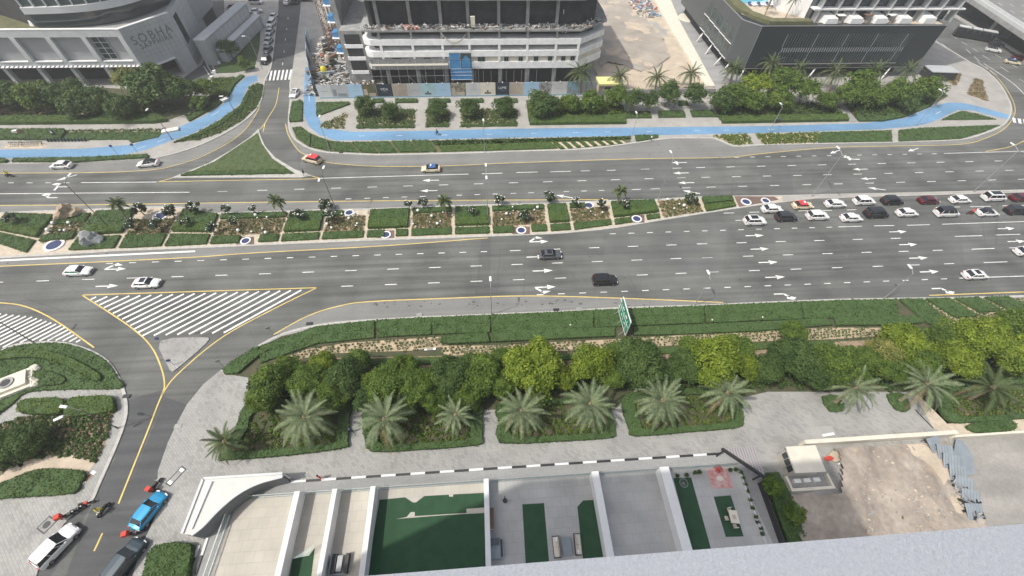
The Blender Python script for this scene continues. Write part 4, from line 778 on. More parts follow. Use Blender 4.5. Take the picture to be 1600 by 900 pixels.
# ================================================================== MEDIAN TREES
def frangipani(px, py, R, zc, lb, dens=1.0):
    x, y, _ = P(px, py, zc); root = empty('frangipani_tree', (x, y, .13), random.uniform(0, 6), lb, 'tree', 'frangipani trees in the median')
    n = int(380*dens*R*R); v = rng.normal(size=(n, 3)); v /= np.linalg.norm(v, axis=1, keepdims=True); cl = rng.normal(size=(11, 3)); cl /= np.linalg.norm(cl, axis=1, keepdims=True); cl *= np.array([R, R, R*.5])*.72
    cen = cl[rng.integers(0, 11, n)]+v*R*.34*rng.uniform(.3, 1, (n, 1)); cen[:, 2] += zc
    quads_mesh('crown', cen, v+rng.normal(0, .5, (n, 3))+np.array([0, 0, .5]), rng.uniform(.7, 1.3, n)*.26, M['leaf_frang'], root)
    k = int(26*dens*R); w = cl[rng.integers(0, 11, k)]+rng.normal(0, .3, (k, 3))*R*.5; w[:, 2] += zc+.25
    quads_mesh('blossoms', w, np.tile([0, 0, 1.], (k, 1))+rng.normal(0, .3, (k, 3)), rng.uniform(.7, 1.3, k)*.24, M['flower'], root, 1.0)['kind'] = 'stuff'
    b = MB(); b.tube((0, 0, 0), (.05, .05, zc*.55), .11, .09, 6, cap=False)
    for c in cl[:7]: b.tube((.05, .05, zc*.5), (c[0]*.8, c[1]*.8, zc+c[2]*.6), .07, .03, 4, cap=False)
    b.build('trunk', M['bark'], root); return root
for px, py, R, lb, dn in ((217, 326, 1.5, 'frangipani left of the large shaded disc', 1), (265, 329, 1.5, 'frangipani right of the large shaded disc', .9), (302, 323, 1.5, 'full frangipani at the rear kerb of the fifth bed', 1), (352, 326, 1.1, 'sparse frangipani overhanging the shoulder', .5), (394, 325, .9, 'nearly bare frangipani overhanging the rear kerb', .3), (203, 350, 1.3, 'frangipani covering the sand path end with white blossoms', .9), (245, 350, 1.5, 'blossoming frangipani in the fourth bed', .9), (289, 345, 1.2, 'small blossoming frangipani on the fourth sand path', .8), (330, 355, 1.1, 'low frangipani beside the fifth sand path', .6), (365, 345, 1.1, 'low flowering frangipani in the wide flower bed', .5),
                         (509, 320, 1.6, 'densest round frangipani at the rear kerb left of a lamp post', 1.3), (515, 338, 1.4, 'frangipani just below the densest round one', .9), (468, 334, 1.3, 'dark frangipani on the seventh bed hedge', 1), (638, 318, .9, 'slim frangipani at the rear end of a sand path', .7), (660, 316, 1.2, 'frangipani standing just right of the slim one', .8), (735, 328, 1.1, 'frangipani hiding a blue disc', 1), (779, 312, 1.35, 'round frangipani right of the tall double lamp', 1.2), (820, 336, 1.5, 'dark spreading frangipani amid the globes', .7), (859, 306, 1.5, 'pale flowering frangipani over the rear kerb', 1.1), (901, 315, 1.0, 'frangipani left of a blue disc at the rear', 1), (940, 318, 1.1, 'frangipani right of a blue disc at the rear', 1), (976, 319, 1.1, 'frangipani beside the right fan palm', 1), (1081, 310, 1.5, 'full dark frangipani near the right tip of the median', 1.3), (18, 341, 1.3, 'dark shrub frangipani in the leftmost bed', .8)):
    frangipani(px, py, R, 1.9, lb, dn)
for px, py, zc, bs, lb in ((182, 318, 5.0, (202, 347), 'leaning palm in the third median bed'), (432, 314, 4.6, (451, 343), 'palm whose dark trunk leans over the sixth sand path'), (694, 313, 3.6, (698, 341), 'bushy palm near the centre of the median'), (970, 298, 3.8, (964, 323), 'small yellow green fan palm right of centre in the median')):
    palm(px, py, zc, 2.05, 22, 'palm', lb, 'palms in the median', True, .13, bs, nl=16, name='fan_palm', wid=.11, wl=.9)
# ================================================================== NORTH SIDE PLANTING
def bed(pts, kind, lab=None, h=.4, z=.2, **k):
    w = G(pts, z)
    if kind == 'h': hedge('clipped_hedge', w, h, M[k.get('m', 'leaf_hedge')], lab, 'hedge', k.get('group', 'hedges north of the road'), dens=k.get('dens', 20), ls=.22)
    else:
        structure(slab('planting_soil', w, .12, .15, M[k.get('s', 'soil_light')])); tufts(w, k.get('sp', .95)*.82, .5, .5, M[k.get('m', 'leaf_hedge')], 'ground_cover', .12, .22, 18, ang=k.get('ang', .3))
bed([(457, 160), (470, 157), (473, 160), (472, 190), (453, 191), (452, 187)], 'h', 'small narrow hedge bed between side street and blue track')
bed([(495, 161), (546, 160), (547, 163), (495, 182)], 'h', 'wedge shaped hedge under the hoarding corner'); bed([(499, 195), (544, 175), (537, 200), (507, 201), (500, 197)], 'f')
structure(slab('lawn', G([(456, 199), (470, 197), (482, 206), (500, 214.5), (525, 222), (600, 221), (700, 219.3), (800, 217.3), (985, 212.5), (986, 222), (955, 227), (900, 231.5), (800, 234.5), (660, 239), (587, 240), (512, 236.5), (482, 229.5), (463, 217)], .14), .12, .15, M['lawn_dry']))
nl_ = [(458, 201, 470, 199, 486, 211, 484, 229, 466, 216, 'first'), (487, 212, 510, 219, 512, 220, 516, 236, 488, 230, 'second'), (514, 221, 540, 223, 545, 223, 560, 238, 520, 236, 'third'), (550, 223, 575, 222.5, 577, 222.5, 590, 239, 565, 238, 'fourth'), (581, 222, 605, 221.6, 606, 221.5, 620, 238, 594, 239, 'fifth'), (612, 221, 636, 220.7, 640, 220.6, 655, 237.5, 626, 238, 'sixth'), (644, 220, 668, 220, 670, 220, 682, 236.5, 658, 237.5, 'seventh')]
for a in nl_: bed([(a[i], a[i+1]) for i in range(0, 10, 2)], 'h', f'{a[-1]} slanted hedge block from the left between blue track and shoulder', .35)
bed([(686, 228), (860, 222), (872, 232), (800, 234.5), (690, 237)], 'h', 'long low hedge strip left of the pale diagonal stripes', .25, m='leaf_hedge2'); bed([(672, 219.5), (800, 217), (985, 213), (985, 217.5), (850, 221.5), (680, 227)], 'f', ang=.0, sp=.8)
for k in range(9):
    x0 = 858+k*13.6; y0 = 222.5-k*.35
    structure(slab('sand_strip', G([(x0, y0), (x0+5, y0), (x0+17-k*.6, y0+11-k*.9), (x0+11-k*.6, y0+11.3-k*.9)], .16), .15, .17, M['sandpath']))
    if k < 8: bed([(x0+6.5, y0), (x0+12.5, y0), (x0+24-k*.7, y0+10.2-k*.9), (x0+18-k*.6, y0+10.8-k*.9)], 'h', f'{ordn[k] if k else "first"} short hedge stripe between pale sand stripes by the shoulder', .3, m='leaf_hedge2')
bed([(992, 212), (1028, 211), (1028, 215), (1010, 219), (994, 221)], 'h', 'small hedge patch right of the stripes by the lamp', .3)
bed([(1115, 211), (1168, 209.5), (1175, 224), (1148, 226.5), (1118, 214)], 'f', m='leaf_mid', sp=.8); bed([(1180, 209.5), (1280, 207), (1275, 223), (1192, 225)], 'f', m='leaf_mid', sp=.8)
bed([(1282, 207), (1375, 204.5), (1392, 204), (1394, 221), (1300, 222.5), (1278, 223)], 'h', 'long grassy hedge under the blue track at right', .25); bed([(1404, 203.5), (1440, 200), (1562, 195.5), (1535, 207), (1500, 217), (1404, 221)], 'h', 'grass wedge right of the pale gap by the right corner', .2)
bed([(1471, 187.5), (1485, 180), (1503, 173.5), (1530, 179), (1556, 186.5)], 'h', 'triangular grass patch inside the loop of the blue track', .2)
bed([(1478, 125), (1485, 107), (1502, 117), (1492, 135)], 'f', s='soil', m='leaf_dry'); bed([(1511, 147), (1523, 122), (1535, 125), (1543, 158)], 'f', s='soil', m='leaf_dry')
for pts, lb in (([(557, 200.5), (560, 176), (563, 171), (649, 171), (647, 199.5)], 'first'), ([(666, 198.5), (667, 171), (703, 171), (701, 198)], 'second'), ([(720, 198.3), (721, 170.5), (808, 170), (808, 197)], 'third')):
    bed(pts, 'f', sp=.75); bed([pts[0], (pts[0][0]+.3, pts[0][1]-3), (pts[-1][0], pts[-1][1]-3), pts[-1]], 'h', f'low front hedge edging the {lb} planted square below the hoarding', .3)
for k, (a, c) in enumerate(((583, 600), (618, 652), (670, 703), (720, 755), (772, 808))): bed([(a, 161), (a, 156), (c, 155.5), (c, 160.5)], 'h', f'{ordn[k] if k else "first"} short hedge strip from the left against the hoarding', .5)
bed([(828, 195.5), (827, 184), (976, 182.5), (978, 193.5)], 'h', 'long bright clipped hedge beside the blue track below dark trees', .8, m='leaf_hedge2')
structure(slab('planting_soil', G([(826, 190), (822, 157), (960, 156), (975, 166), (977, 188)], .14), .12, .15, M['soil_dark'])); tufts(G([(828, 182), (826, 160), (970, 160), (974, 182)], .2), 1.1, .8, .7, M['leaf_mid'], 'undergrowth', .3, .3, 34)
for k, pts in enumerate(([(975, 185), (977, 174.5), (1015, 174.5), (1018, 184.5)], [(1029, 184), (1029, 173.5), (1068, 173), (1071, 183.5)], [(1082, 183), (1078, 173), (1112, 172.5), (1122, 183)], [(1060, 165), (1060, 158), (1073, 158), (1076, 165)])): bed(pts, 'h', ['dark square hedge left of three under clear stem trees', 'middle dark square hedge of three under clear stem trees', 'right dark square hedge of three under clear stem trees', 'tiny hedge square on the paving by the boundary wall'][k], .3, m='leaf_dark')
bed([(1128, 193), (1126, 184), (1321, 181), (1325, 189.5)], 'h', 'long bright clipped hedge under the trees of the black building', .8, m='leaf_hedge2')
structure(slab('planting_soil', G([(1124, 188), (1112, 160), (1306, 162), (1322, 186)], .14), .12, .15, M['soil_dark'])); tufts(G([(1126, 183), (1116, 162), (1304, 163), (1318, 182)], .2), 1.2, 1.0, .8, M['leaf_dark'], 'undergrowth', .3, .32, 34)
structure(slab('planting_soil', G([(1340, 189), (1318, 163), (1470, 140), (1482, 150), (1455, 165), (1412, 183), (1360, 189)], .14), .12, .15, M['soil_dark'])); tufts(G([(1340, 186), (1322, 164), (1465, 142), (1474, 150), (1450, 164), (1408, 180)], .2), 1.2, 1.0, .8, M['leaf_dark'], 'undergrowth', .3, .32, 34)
bed([(1342, 190), (1337, 183), (1400, 180), (1440, 167), (1455, 166), (1412, 183.5), (1380, 189.5)], 'h', 'hedge right of the slanting ramp at the black building', .5)
# left (north-west)
bed([(0, 195), (0, 184.5), (120, 184), (250, 181.5), (262, 190), (240, 193)], 'h', 'long lit hedge in front of the dark trees at left', .9, m='leaf_hedge2')
structure(slab('planting_soil', G([(-120, 190), (-120, 128), (120, 135), (215, 140), (300, 150), (330, 150), (300, 175), (262, 188)], .14), .12, .15, M['soil_dark'])); tufts(G([(-60, 183), (-60, 140), (120, 145), (240, 155), (290, 165), (250, 180)], .2), 1.5, .9, .9, M['leaf_dark'], 'undergrowth', .3, .34, 26, skip=.3)
sheet('sand_patch', [(-20, 172), (40, 165), (90, 166), (102, 160), (95, 172), (50, 180), (-20, 182)], .155, M['soil']); sheet('sand_patch', [(108, 182), (125, 176), (165, 178), (160, 186), (120, 187)], .155, M['soil'])
bed([(0, 218.5), (0, 203.5), (102, 203), (104, 206), (96, 219)], 'h', 'dark hedge block above the bicycle rack at left', .6, m='leaf_dark'); bed([(100, 219), (106, 207), (255, 205.5), (247, 214), (206, 223.5), (200, 218)], 'h', 'flat grass panel between footpath and blue track', .15); bed([(104, 203.8), (260, 202), (258, 205), (106, 206.5)], 'f', sp=.8)
bed([(-100, 255), (-100, 248.5), (8, 248.5), (13, 251), (10, 254.5)], 'h', 'low roadside hedge cut by the left edge', .5); bed([(20, 253.5), (24, 248.5), (120, 247.5), (232, 242.5), (232, 247), (120, 253.5)], 'h', 'long low roadside hedge beside the two white cars', .5)
bed([(274, 222), (300, 212), (337, 193), (358, 179), (377, 163), (386, 144), (393, 133), (403, 130.5), (412, 133), (409, 150), (400, 168), (378, 188), (345, 207), (312, 218)], 'f', s='lawn_dry', sp=.85)
bed([(272, 223), (310, 208), (340, 192), (376, 166), (386, 146), (390, 148), (380, 168), (345, 195), (312, 212)], 'h', 'hedge edge following the outside of the curving blue track', .4)
bed([(288, 180), (300, 188), (345, 162), (355, 155), (366, 134), (380, 120), (330, 122), (326, 128), (335, 140), (322, 165)], 'f', s='lawn', m='leaf_mid', sp=1.0)
bed([(296, 190), (340, 166), (357, 152), (366, 134), (382, 119), (376, 118.5), (360, 133), (350, 150), (330, 165), (292, 184)], 'h', 'hedge edge along the inside of the curving blue track', .5)
bed([(338, 114), (350, 75), (384, 42), (407, 40), (405, 75), (397, 107), (366, 113)], 'h', 'dark lawn plot beside the side street parking', .12, m='leaf_dark', dens=12)
# trees
NG = 'trees north of the road'
NT = [(571, 165, 2.5, 2.6, 'dark', 'first round dark tree from the left at the hoarding'), (609, 173, 2.3, 2.5, 'dark', 'second small round tree at the hoarding'), (683, 172, 2.5, 2.6, 'dark', 'round tree on the narrow planted square'), (733, 170, 2.4, 2.6, 'dark', 'left tree of the pair on the third planted square'), (788, 167, 2.4, 2.6, 'dark', 'right tree of the pair on the third planted square'),
      (848, 165, 3.7, 3.4, 'dark', 'big dark tree at the left end of the long bright hedge'), (890, 163, 2.6, 2.4, 'mid', 'scrubby olive tree beside the big dark tree'), (925, 162, 3.0, 2.8, 'mid', 'green tree below the yellow roofed kiosk'), (962, 152, 2.6, 3.2, 'mid', 'crown right under the yellow kiosk corner'), (990, 155, 2.6, 3.6, 'dark', 'clear stem tree over the left dark square hedge'), (1015, 158, 2.3, 3.2, 'dark', 'dark clear stem tree between two palms'),
      (1046, 146, 2.9, 4.0, 'dark', 'clear stem tree over the middle dark square hedge'), (1086, 149, 2.7, 3.8, 'dark', 'clear stem tree over the right dark square hedge'), (1127, 158, 2.7, 3.4, 'dark', 'dark tree at the foot of the white wall'), (1150, 150, 3.0, 4, 'mid', 'tree below the corner palm of the black building'), (1180, 134, 3.4, 5.4, 'lime', 'tall light green tree at the left corner of the black facade'), (1176, 158, 2.8, 3.5, 'mid', 'lower crown left of the small white sign'),
      (1225, 128, 3.6, 5.6, 'mid', 'tall green tree in front of the black facade'), (1258, 140, 3.2, 4.6, 'mid', 'tree over the white box in the hedge'), (1215, 155, 3.0, 3.6, 'dark', 'shaded tree under the tall green one'), (1292, 158, 2.6, 3.2, 'mid', 'small tree left of the slanting ramp'), (1345, 132, 3.7, 5.2, 'mid', 'biggest tree right of the white columns'), (1325, 150, 3.0, 3.8, 'mid', 'lower crown right of the slanting ramp'), (1365, 152, 3.0, 3.6, 'dark', 'shaded tree at the right of the ramp'), (1402, 145, 3.2, 4.2, 'mid', 'tree in the middle of the right clump'), (1445, 140, 3.3, 4.0, 'mid', 'tree at the right end of the clump by the lamp'), (1420, 160, 2.6, 3.0, 'dark', 'low dark tree by the blue track bend'),
      (235, 137, 5.3, 5.6, 'dark', 'largest dark round tree in front of the lettered building'), (196, 122, 2.4, 6.5, 'yellow', 'yellowish crown left of the largest dark tree'), (280, 140, 3.2, 4.8, 'dark', 'right lobe tree by the largest dark tree'), (226, 160, 2.4, 2.4, 'mid', 'low bright bush tree below the largest tree'), (15, 148, 3.6, 4.0, 'dark', 'dark tree at the far left before the columns'), (55, 153, 3.4, 3.6, 'mid', 'olive tree second from the left edge'), (85, 147, 3.1, 4.0, 'dark', 'dark tree before the second facade column'), (118, 144, 3.0, 4.0, 'dark', 'dark tree before the third facade column'), (128, 165, 3.5, 3.2, 'dark', 'low dark tree behind the lit hedge'), (160, 160, 3.3, 3.4, 'dark', 'broad dark tree left of the bare branches'), (190, 170, 3.0, 3.0, 'dark', 'low dark tree by the footpath'),
      (-30, 150, 4.2, 4.2, 'dark', 'dark tree just beyond the left edge'), (322, 138, 2.6, 3.0, 'mid', 'small green tree by the white bollards'), (310, 160, 2.2, 2.2, 'mid', 'shrub tree on the curved lawn'), (370, 25, 3.0, 4.0, 'dark', 'dark tree beside the parked white cars'), (357, 75, 2.6, 3.5, 'dark', 'dark tree left on the lawn plot'), (380, 100, 1.8, 2.2, 'mid', 'small bush tree on the lawn plot'), (342, 50, 2.4, 3.5, 'dark', 'dark tree by the side facade'), (1204, 22, 2.2, 2.0, 'dark', None)]
for px, py, R, zc, kd, lb in NT:
    if lb: tree(px, py, R*1.08, zc, 'mid' if kd == 'dark' and R > 2.9 and px > 1000 else kd, lb, NG, near=False)
for px, py, zc, bs, fl, lb in ((908, 114, 7.5, (907, 148), 3.1, 'tall palm at the right corner of the construction hoarding'), (969, 119, 4.2, (967, 142), 2.6, 'first short palm right of the yellow kiosk'), (1027, 121, 4.2, (1023, 143), 2.6, 'second short palm beside the sand lot'), (1080, 115, 4.6, (1078, 138), 2.8, 'third palm at the foot of the white wall'), (1147, 107, 5, (1139, 132), 2.9, 'palm at the left corner of the black building'), (1205, 98, 6, (1200, 130), 2.6, 'palm behind the tall green tree'), (1250, 107, 5.0, (1245, 130), 2.5, 'palm left of the first white column'), (1305, 113, 5.4, (1290, 150), 3.0, 'leaning palm left of the biggest tree'), (1368, 110, 5.2, (1362, 135), 3.0, 'palm between two white columns'), (1419, 110, 5.0, (1410, 133), 3.0, 'rightmost palm before the black facade')):
    palm(px, py, zc, fl*1.7, 30, 'palm', lb, 'palms north of the road', False, .24, bs, nl=24, wl=.5, wid=.09)
# ================================================================== LETTERED PODIUM BUILDING (left)
FYS = 127.86
sb = empty('podium_building', (-110, 135, 0), 0, 'grey panelled podium building with SOBHA SAPPHIRE lettering and a curved glass tower', 'building')
def loc(o): o.matrix_parent_inverse = Matrix.Translation((-o.parent.location.x, -o.parent.location.y, -o.parent.location.z)); return o
A_ = (-94.33, FYS); B_ = (-86.85, 139.7); D_ = (-89.5, 152)
zt, zs = 14.9, 5.7
def part(b, nm, mt, par, sm=False): o = b.build(nm, mt, par, None, sm); loc(o); return o
# podium core (set back), roof
b = MB(); b.poly([(-170, FYS+.9), (A_[0]-.4, FYS+.9), (B_[0]-1.1, B_[1]+.4), (D_[0]-1, D_[1]), (-92, 175), (-170, 175)], zs+.2, 14.2, 0); part(b, 'wall', M['recess'], sb)
b = MB(); b.poly([(-170, FYS+5), (A_[0]-3, FYS+5), (-93, 142), (-93, 175), (-170, 175)], 0, zs+.2, 0); part(b, 'ground_floor_wall', M['void'], sb)
b = MB(); b.poly([(-170, FYS+1), (A_[0]-1, FYS+1), (B_[0]-1.5, B_[1]+1), (-91, 152), (-93, 175), (-170, 175)], 14.2, 14.25); part(b, 'roof', M['concrete'], sb)
b = MB(); b.poly([(-170, FYS+1.6), (-122, FYS+1.6), (-114.5, FYS+3), (-116, 134), (-119, 141), (-170, 141)], 14.26, 14.4); part(b, 'roof_garden', M['lawn_dry'], sb)
# top band made of panels, top coping
x = -170.0
while x < A_[0]-.1:
    x1 = min(x+1.45, A_[0]); b = MB(); b.box(x+.02, x1-.02, FYS, FYS+.8, 13.1, 14.85); part(b, 'panel', M['panel_light'], sb); x = x1
b = MB(); b.box(-170, A_[0], FYS-.06, FYS+.9, 14.85, 15.0); part(b, 'coping', M['white'], sb)
x = -170.0
while x < A_[0]-.1:
    x1 = min(x+1.45, A_[0]); b = MB(); b.box(x+.02, x1-.02, FYS, FYS+.8, 5.95, 6.9); part(b, 'panel', M['panel_light'], sb); x = x1
px_ = [PY(q, 60, FYS)[0] for q in (18, 74, 130.5)]; sp = px_[1]-px_[0]
pil = [px_[0]-sp*k for k in range(5, 0, -1)]+px_+[A_[0]-.75]
for k, xx in enumerate(pil):
    b = MB(); b.box(xx-.62, xx+.62, FYS-.04, FYS+.85, 6.9, 13.1); part(b, 'pilaster', M['panel_light'], sb)
    b = MB(); b.box(xx-.5, xx+.5, FYS+.2, FYS+1.4, 0, zs); part(b, 'column', M['panel_light'], sb)
    if k: b = MB(); b.box(pil[k-1]+.9, xx-.9, FYS-.15, FYS+.8, 6.92, 7.1); part(b, 'sill', M['white'], sb)
# window in the last bay
wx0, wx1 = PY(153, 75, FYS+.8)[0], PY(175, 75, FYS+.8)[0]
b = MB(); b.box(wx0, wx1, FYS+.6, FYS+.86, 7.3, 13.0); wn = part(b, 'window', M['panel_light'], sb)
for i in range(2):
    for j in range(4):
        w = (wx1-wx0)/2; hh = 5.6/4; b = MB(); b.box(wx0+w*i+.12, wx0+w*(i+1)-.12, FYS+.56, FYS+.61, 7.4+hh*j+.08, 7.4+hh*(j+1)-.08); o = b.build('pane', M['glassdark'], wn)
# dentil fins below the band
x = -150.0
while x < A_[0]-.2:
    b = MB(); b.add([(x, FYS-.5, 5.7), (x+.75, FYS-.5, 5.7), (x+.95, FYS-.02, 5.97), (x+.2, FYS-.02, 5.97), (x, FYS, 5.66), (x+.75, FYS, 5.66)], [(0, 1, 2, 3), (0, 4, 5, 1), (1, 5, 2), (0, 3, 4)]); part(b, 'fin', M['white'], sb); x += 1.18
b = MB(); b.box(-170, A_[0], FYS-.45, FYS+5, 5.55, 5.65); part(b, 'soffit', M['recess'], sb)
# lettered corner wall: grid of panels with an opening bottom
LAB = math.hypot(B_[0]-A_[0], B_[1]-A_[1]); ua = math.atan2(B_[1]-A_[1], B_[0]-A_[0])
def onplane(u, z, off, A=A_, an=ua): return (A[0]+math.cos(an)*u+math.sin(an)*off, A[1]+math.sin(an)*u-math.cos(an)*off, z)
def pbox(b, u0, u1, z0, z1, o0, o1, A=A_, an=ua):
    q = [onplane(u, z, o, A, an) for z in (z0, z1) for u, o in ((u0, o1), (u1, o1), (u1, o0), (u0, o0))]
    b.add(q, [(0, 3, 2, 1), (4, 5, 6, 7), (0, 1, 5, 4), (1, 2, 6, 5), (2, 3, 7, 6), (3, 0, 4, 7)])
NU, NZ = 11, 9; du = LAB/NU; dz = (zt-5.0)/NZ
for i in range(NU):
    for j in range(NZ):
        b = MB(); pbox(b, i*du+.03, (i+1)*du-.03, 5.0+j*dz+.03, 5.0+(j+1)*dz-.03, -.6, .0); part(b, 'panel', M['panel_grey'], sb)
b = MB(); pbox(b, 0, LAB, 5.0, zt, -1.2, -.07); part(b, 'wall', M['recess'], sb)
b = MB(); pbox(b, -.05, LAB+.05, 14.9, 15.05, -.9, .08); part(b, 'coping', M['white'], sb)
b = MB(); pbox(b, LAB*.68, LAB, 0, 5.0, -1.6, -.02); part(b, 'pier', M['panel_grey'], sb)
b = MB(); pbox(b, LAB*.05, LAB*.66, 4.6, 5.0, -2.6, .55); part(b, 'canopy', M['white'], sb)
def letters(txt, u, z, size, A, an, mt, par, spacing=1.0, off=.0, nm='lettering', ext=.05):
    cu = bpy.data.curves.new(nm, 'FONT'); cu.body = txt; cu.size = size; cu.extrude = ext; cu.align_x = 'CENTER'; cu.space_character = spacing; cu.materials.append(mt)
    o = bpy.data.objects.new(nm, cu); C.objects.link(o); bpy.context.view_layer.update()
    me = bpy.data.meshes.new_from_object(o); bpy.data.objects.remove(o)
    o = link(nm, me); p = onplane(u, z, off+ext+.01, A, an)
    o.matrix_world = Matrix.Translation(p) @ Matrix.Rotation(an, 4, 'Z') @ Matrix.Rotation(math.pi/2, 4, 'X')
    if par:
        o.parent = par; o.matrix_parent_inverse = Matrix.Translation((-par.location.x, -par.location.y, -par.location.z))
    return o
l0 = PL(211, 73, A_, B_); l1 = PL(266, 58, A_, B_); print('letters', l0, l1, PL(265, 44, A_, B_), PL(221, 80, A_, B_))
letters('SOBHA', (PL(212, 68, A_, B_)[0]+PL(266, 52, A_, B_)[0])/2+.2, PL(212, 72, A_, B_)[1]+.25, 2.9, A_, ua, M['letter'], sb, 1.35)
letters('SAPPHIRE', (PL(219, 76, A_, B_)[0]+PL(272, 60, A_, B_)[0])/2, PL(219, 80, A_, B_)[1]+.25, 1.75, A_, ua, M['letter'], sb, 1.3)
# side facade towards the side street
LBD = math.hypot(D_[0]-B_[0], D_[1]-B_[1]); ub = math.atan2(D_[1]-B_[1], D_[0]-B_[0])
for i in range(12):
    for j in range(8):
        if 1 <= i <= 2 and 2 <= j <= 6: continue
        b = MB(); pbox(b, i*2.0+.03, i*2.0+1.97, 3+j*1.48+.03, 3+(j+1)*1.48-.03, -.5, 0, B_, ub); part(b, 'panel', M['panel_grey'], sb)
b = MB(); pbox(b, 0, 26, 0, zt, -1.2, -.1, B_, ub); part(b, 'wall', M['recess'], sb)
b = MB(); pbox(b, 2, 6, 6, 13.3, -.12, -.05, B_, ub); wn = part(b, 'window', M['glassdark'], sb)
# long sloping screen wall and lower wing on the street side
for (p0, p1, z0, z1, w_, nm) in (((-83.2, 141), (-81.0, 172), 0, 7.2, 1.6, 'screen_wall'), ((-79.6, 143), (-77.5, 172), 0, 3.6, 1.2, 'side_wing')):
    b = MB(); an = math.atan2(p1[1]-p0[1], p1[0]-p0[0]); L_ = math.hypot(p1[0]-p0[0], p1[1]-p0[1])
    b.obox(((p0[0]+p1[0])/2, (p0[1]+p1[1])/2), an, L_/2, w_, z0, z1); part(b, nm, M['recess'], sb)
    for k in range(int(L_/3)):
        b = MB(); c = (p0[0]+(p1[0]-p0[0])*(k+.5)*3/L_, p0[1]+(p1[1]-p0[1])*(k+.5)*3/L_); b.obox((c[0], c[1]), an, 1.42, w_+.06, z0+.3, z1-.3); part(b, 'panel', M['panel_grey'], sb)
    b = MB(); b.obox(((p0[0]+p1[0])/2, (p0[1]+p1[1])/2), an, L_/2+.1, w_+.12, z1, z1+.3); part(b, 'coping', M['panel_light'], sb)
# curved glass tower on the podium
cv = smooth([P(a, b_, 14.3)[:2] for a, b_ in ((62, 44), (120, 42), (170, 37), (215, 27), (250, 13), (275, -2))]+[(-96, 165), (-101, 180)], 4)
def curvewall(pts, z0, z1, out, nm, mt, par):
    Lf, Rt = ribbon_pts(pts, 2*abs(out)); q = Rt if out > 0 else Lf; n = len(q)
    V = [(x, y, z0) for x, y in q]+[(x, y, z1) for x, y in q]; Fc = [(i, i+1, n+i+1, n+i) for i in range(n-1)]
    o = mesh(nm, V, Fc, mt, par); loc(o); return q
back = [(-101, 185), (-140, 185), (-140, 145), cv[0]]
b = MB(); b.poly(cv+back[:3], 14.3, 62, 0); part(b, 'tower_core', M['void'], sb)
for k, (z0, z1, out, mt_n, nm) in enumerate([(14.35, 17.6, .05, 'glassdark', 'glazing'), (17.9, 19.4, 1.3, 'panel_light', 'band')]+[(19.4+4.1*i, 23.2+4.1*i, .5, 'glassgreen', 'glazing') for i in range(10)]+[(23.2+4.1*i, 23.5+4.1*i, .85, 'panel_light', 'band') for i in range(10)]):
    q = curvewall(cv, z0, z1, out, nm, M[mt_n], sb)
    if nm == 'band':                                    # top of each band
        n = len(q); V = [(x, y, z1) for x, y in q]+[(x, y, z1) for x, y in cv]; mesh('band_top', V, [(i, i+1, n+i+1, n+i) for i in range(n-1)], M['white'], sb); loc(bpy.data.objects[-1]) if False else None
        for o in [o for o in sb.children if o.name.startswith('band_top')]: loc(o)
cum = [0]
for i in range(1, len(cv)): cum.append(cum[-1]+math.dist(cv[i-1], cv[i]))
s = .3
while s < cum[-1]:
    i = max(k for k in range(len(cum)) if cum[k] <= s); i = min(i, len(cv)-2); t = (s-cum[i])/(cum[i+1]-cum[i]); x = cv[i][0]+(cv[i+1][0]-cv[i][0])*t; y = cv[i][1]+(cv[i+1][1]-cv[i][1])*t
    an = math.atan2(cv[i+1][1]-cv[i][1], cv[i+1][0]-cv[i][0]); b = MB(); b.obox((x+math.sin(an)*.7, y-math.cos(an)*.7), an, .16 if int(s/2.9) % 2 else .1, .35, 19.4, 60); part(b, 'mullion', M['panel_light'], sb); s += 2.9
b = MB(); b.tube((-118.2, 133.2, 14.3), (-118.2, 133.2, 15.6), 1.5, 1.1, 14); part(b, 'roof_vent', M['white'], sb)
b = MB(); b.box(-170, -126, 140, 150, 14.3, 50); part(b, 'rear_block', M['glassdark'], sb)
for k in range(5): b = MB(); b.box(-170, -125.6, 139.4, 140, 17.5+k*4, 18.3+k*4); part(b, 'band', M['panel_light'], sb)
b = MB(); b.box(-126, -124.8, 139.2, 140, 14.3, 50); part(b, 'pilaster', M['panel_light'], sb)
# dark entrance drive with white lines beside it
sheet_ = structure(slab('driveway', G([(262, 140), (300, 112), (316, 100), (330, 60), (322, 0), (350, 0), (352, 60), (340, 112), (318, 126), (300, 140), (280, 150)], .14), .12, .14, M['asphalt_dark']))
for a, b_ in (((328, 96), (337, 112)), ((322, 100), (332, 115)), ((318, 103), (327, 117)), ((334, 66), (344, 92)), ((340, 40), (350, 62))): o = ribbon('bay_line', G([a, b_], .15), .15, .15, W_, sheet_)
for k, (a, b_) in enumerate(((335, 112), (331, 121), (330, 129), (328, 138), (342, 98), (345, 86))):
    x, y, _ = P(a, b_, .5); b = MB(); b.box(-.42, .42, -.42, .42, 0, .75); o = b.build('planter_block', M['white'], None, (x, y, .13)); tag(o, f'{["first", "second", "third", "fourth", "fifth", "sixth"][k]} white cube planter beside the driveway of the lettered building', 'planter', 'white cube planters')
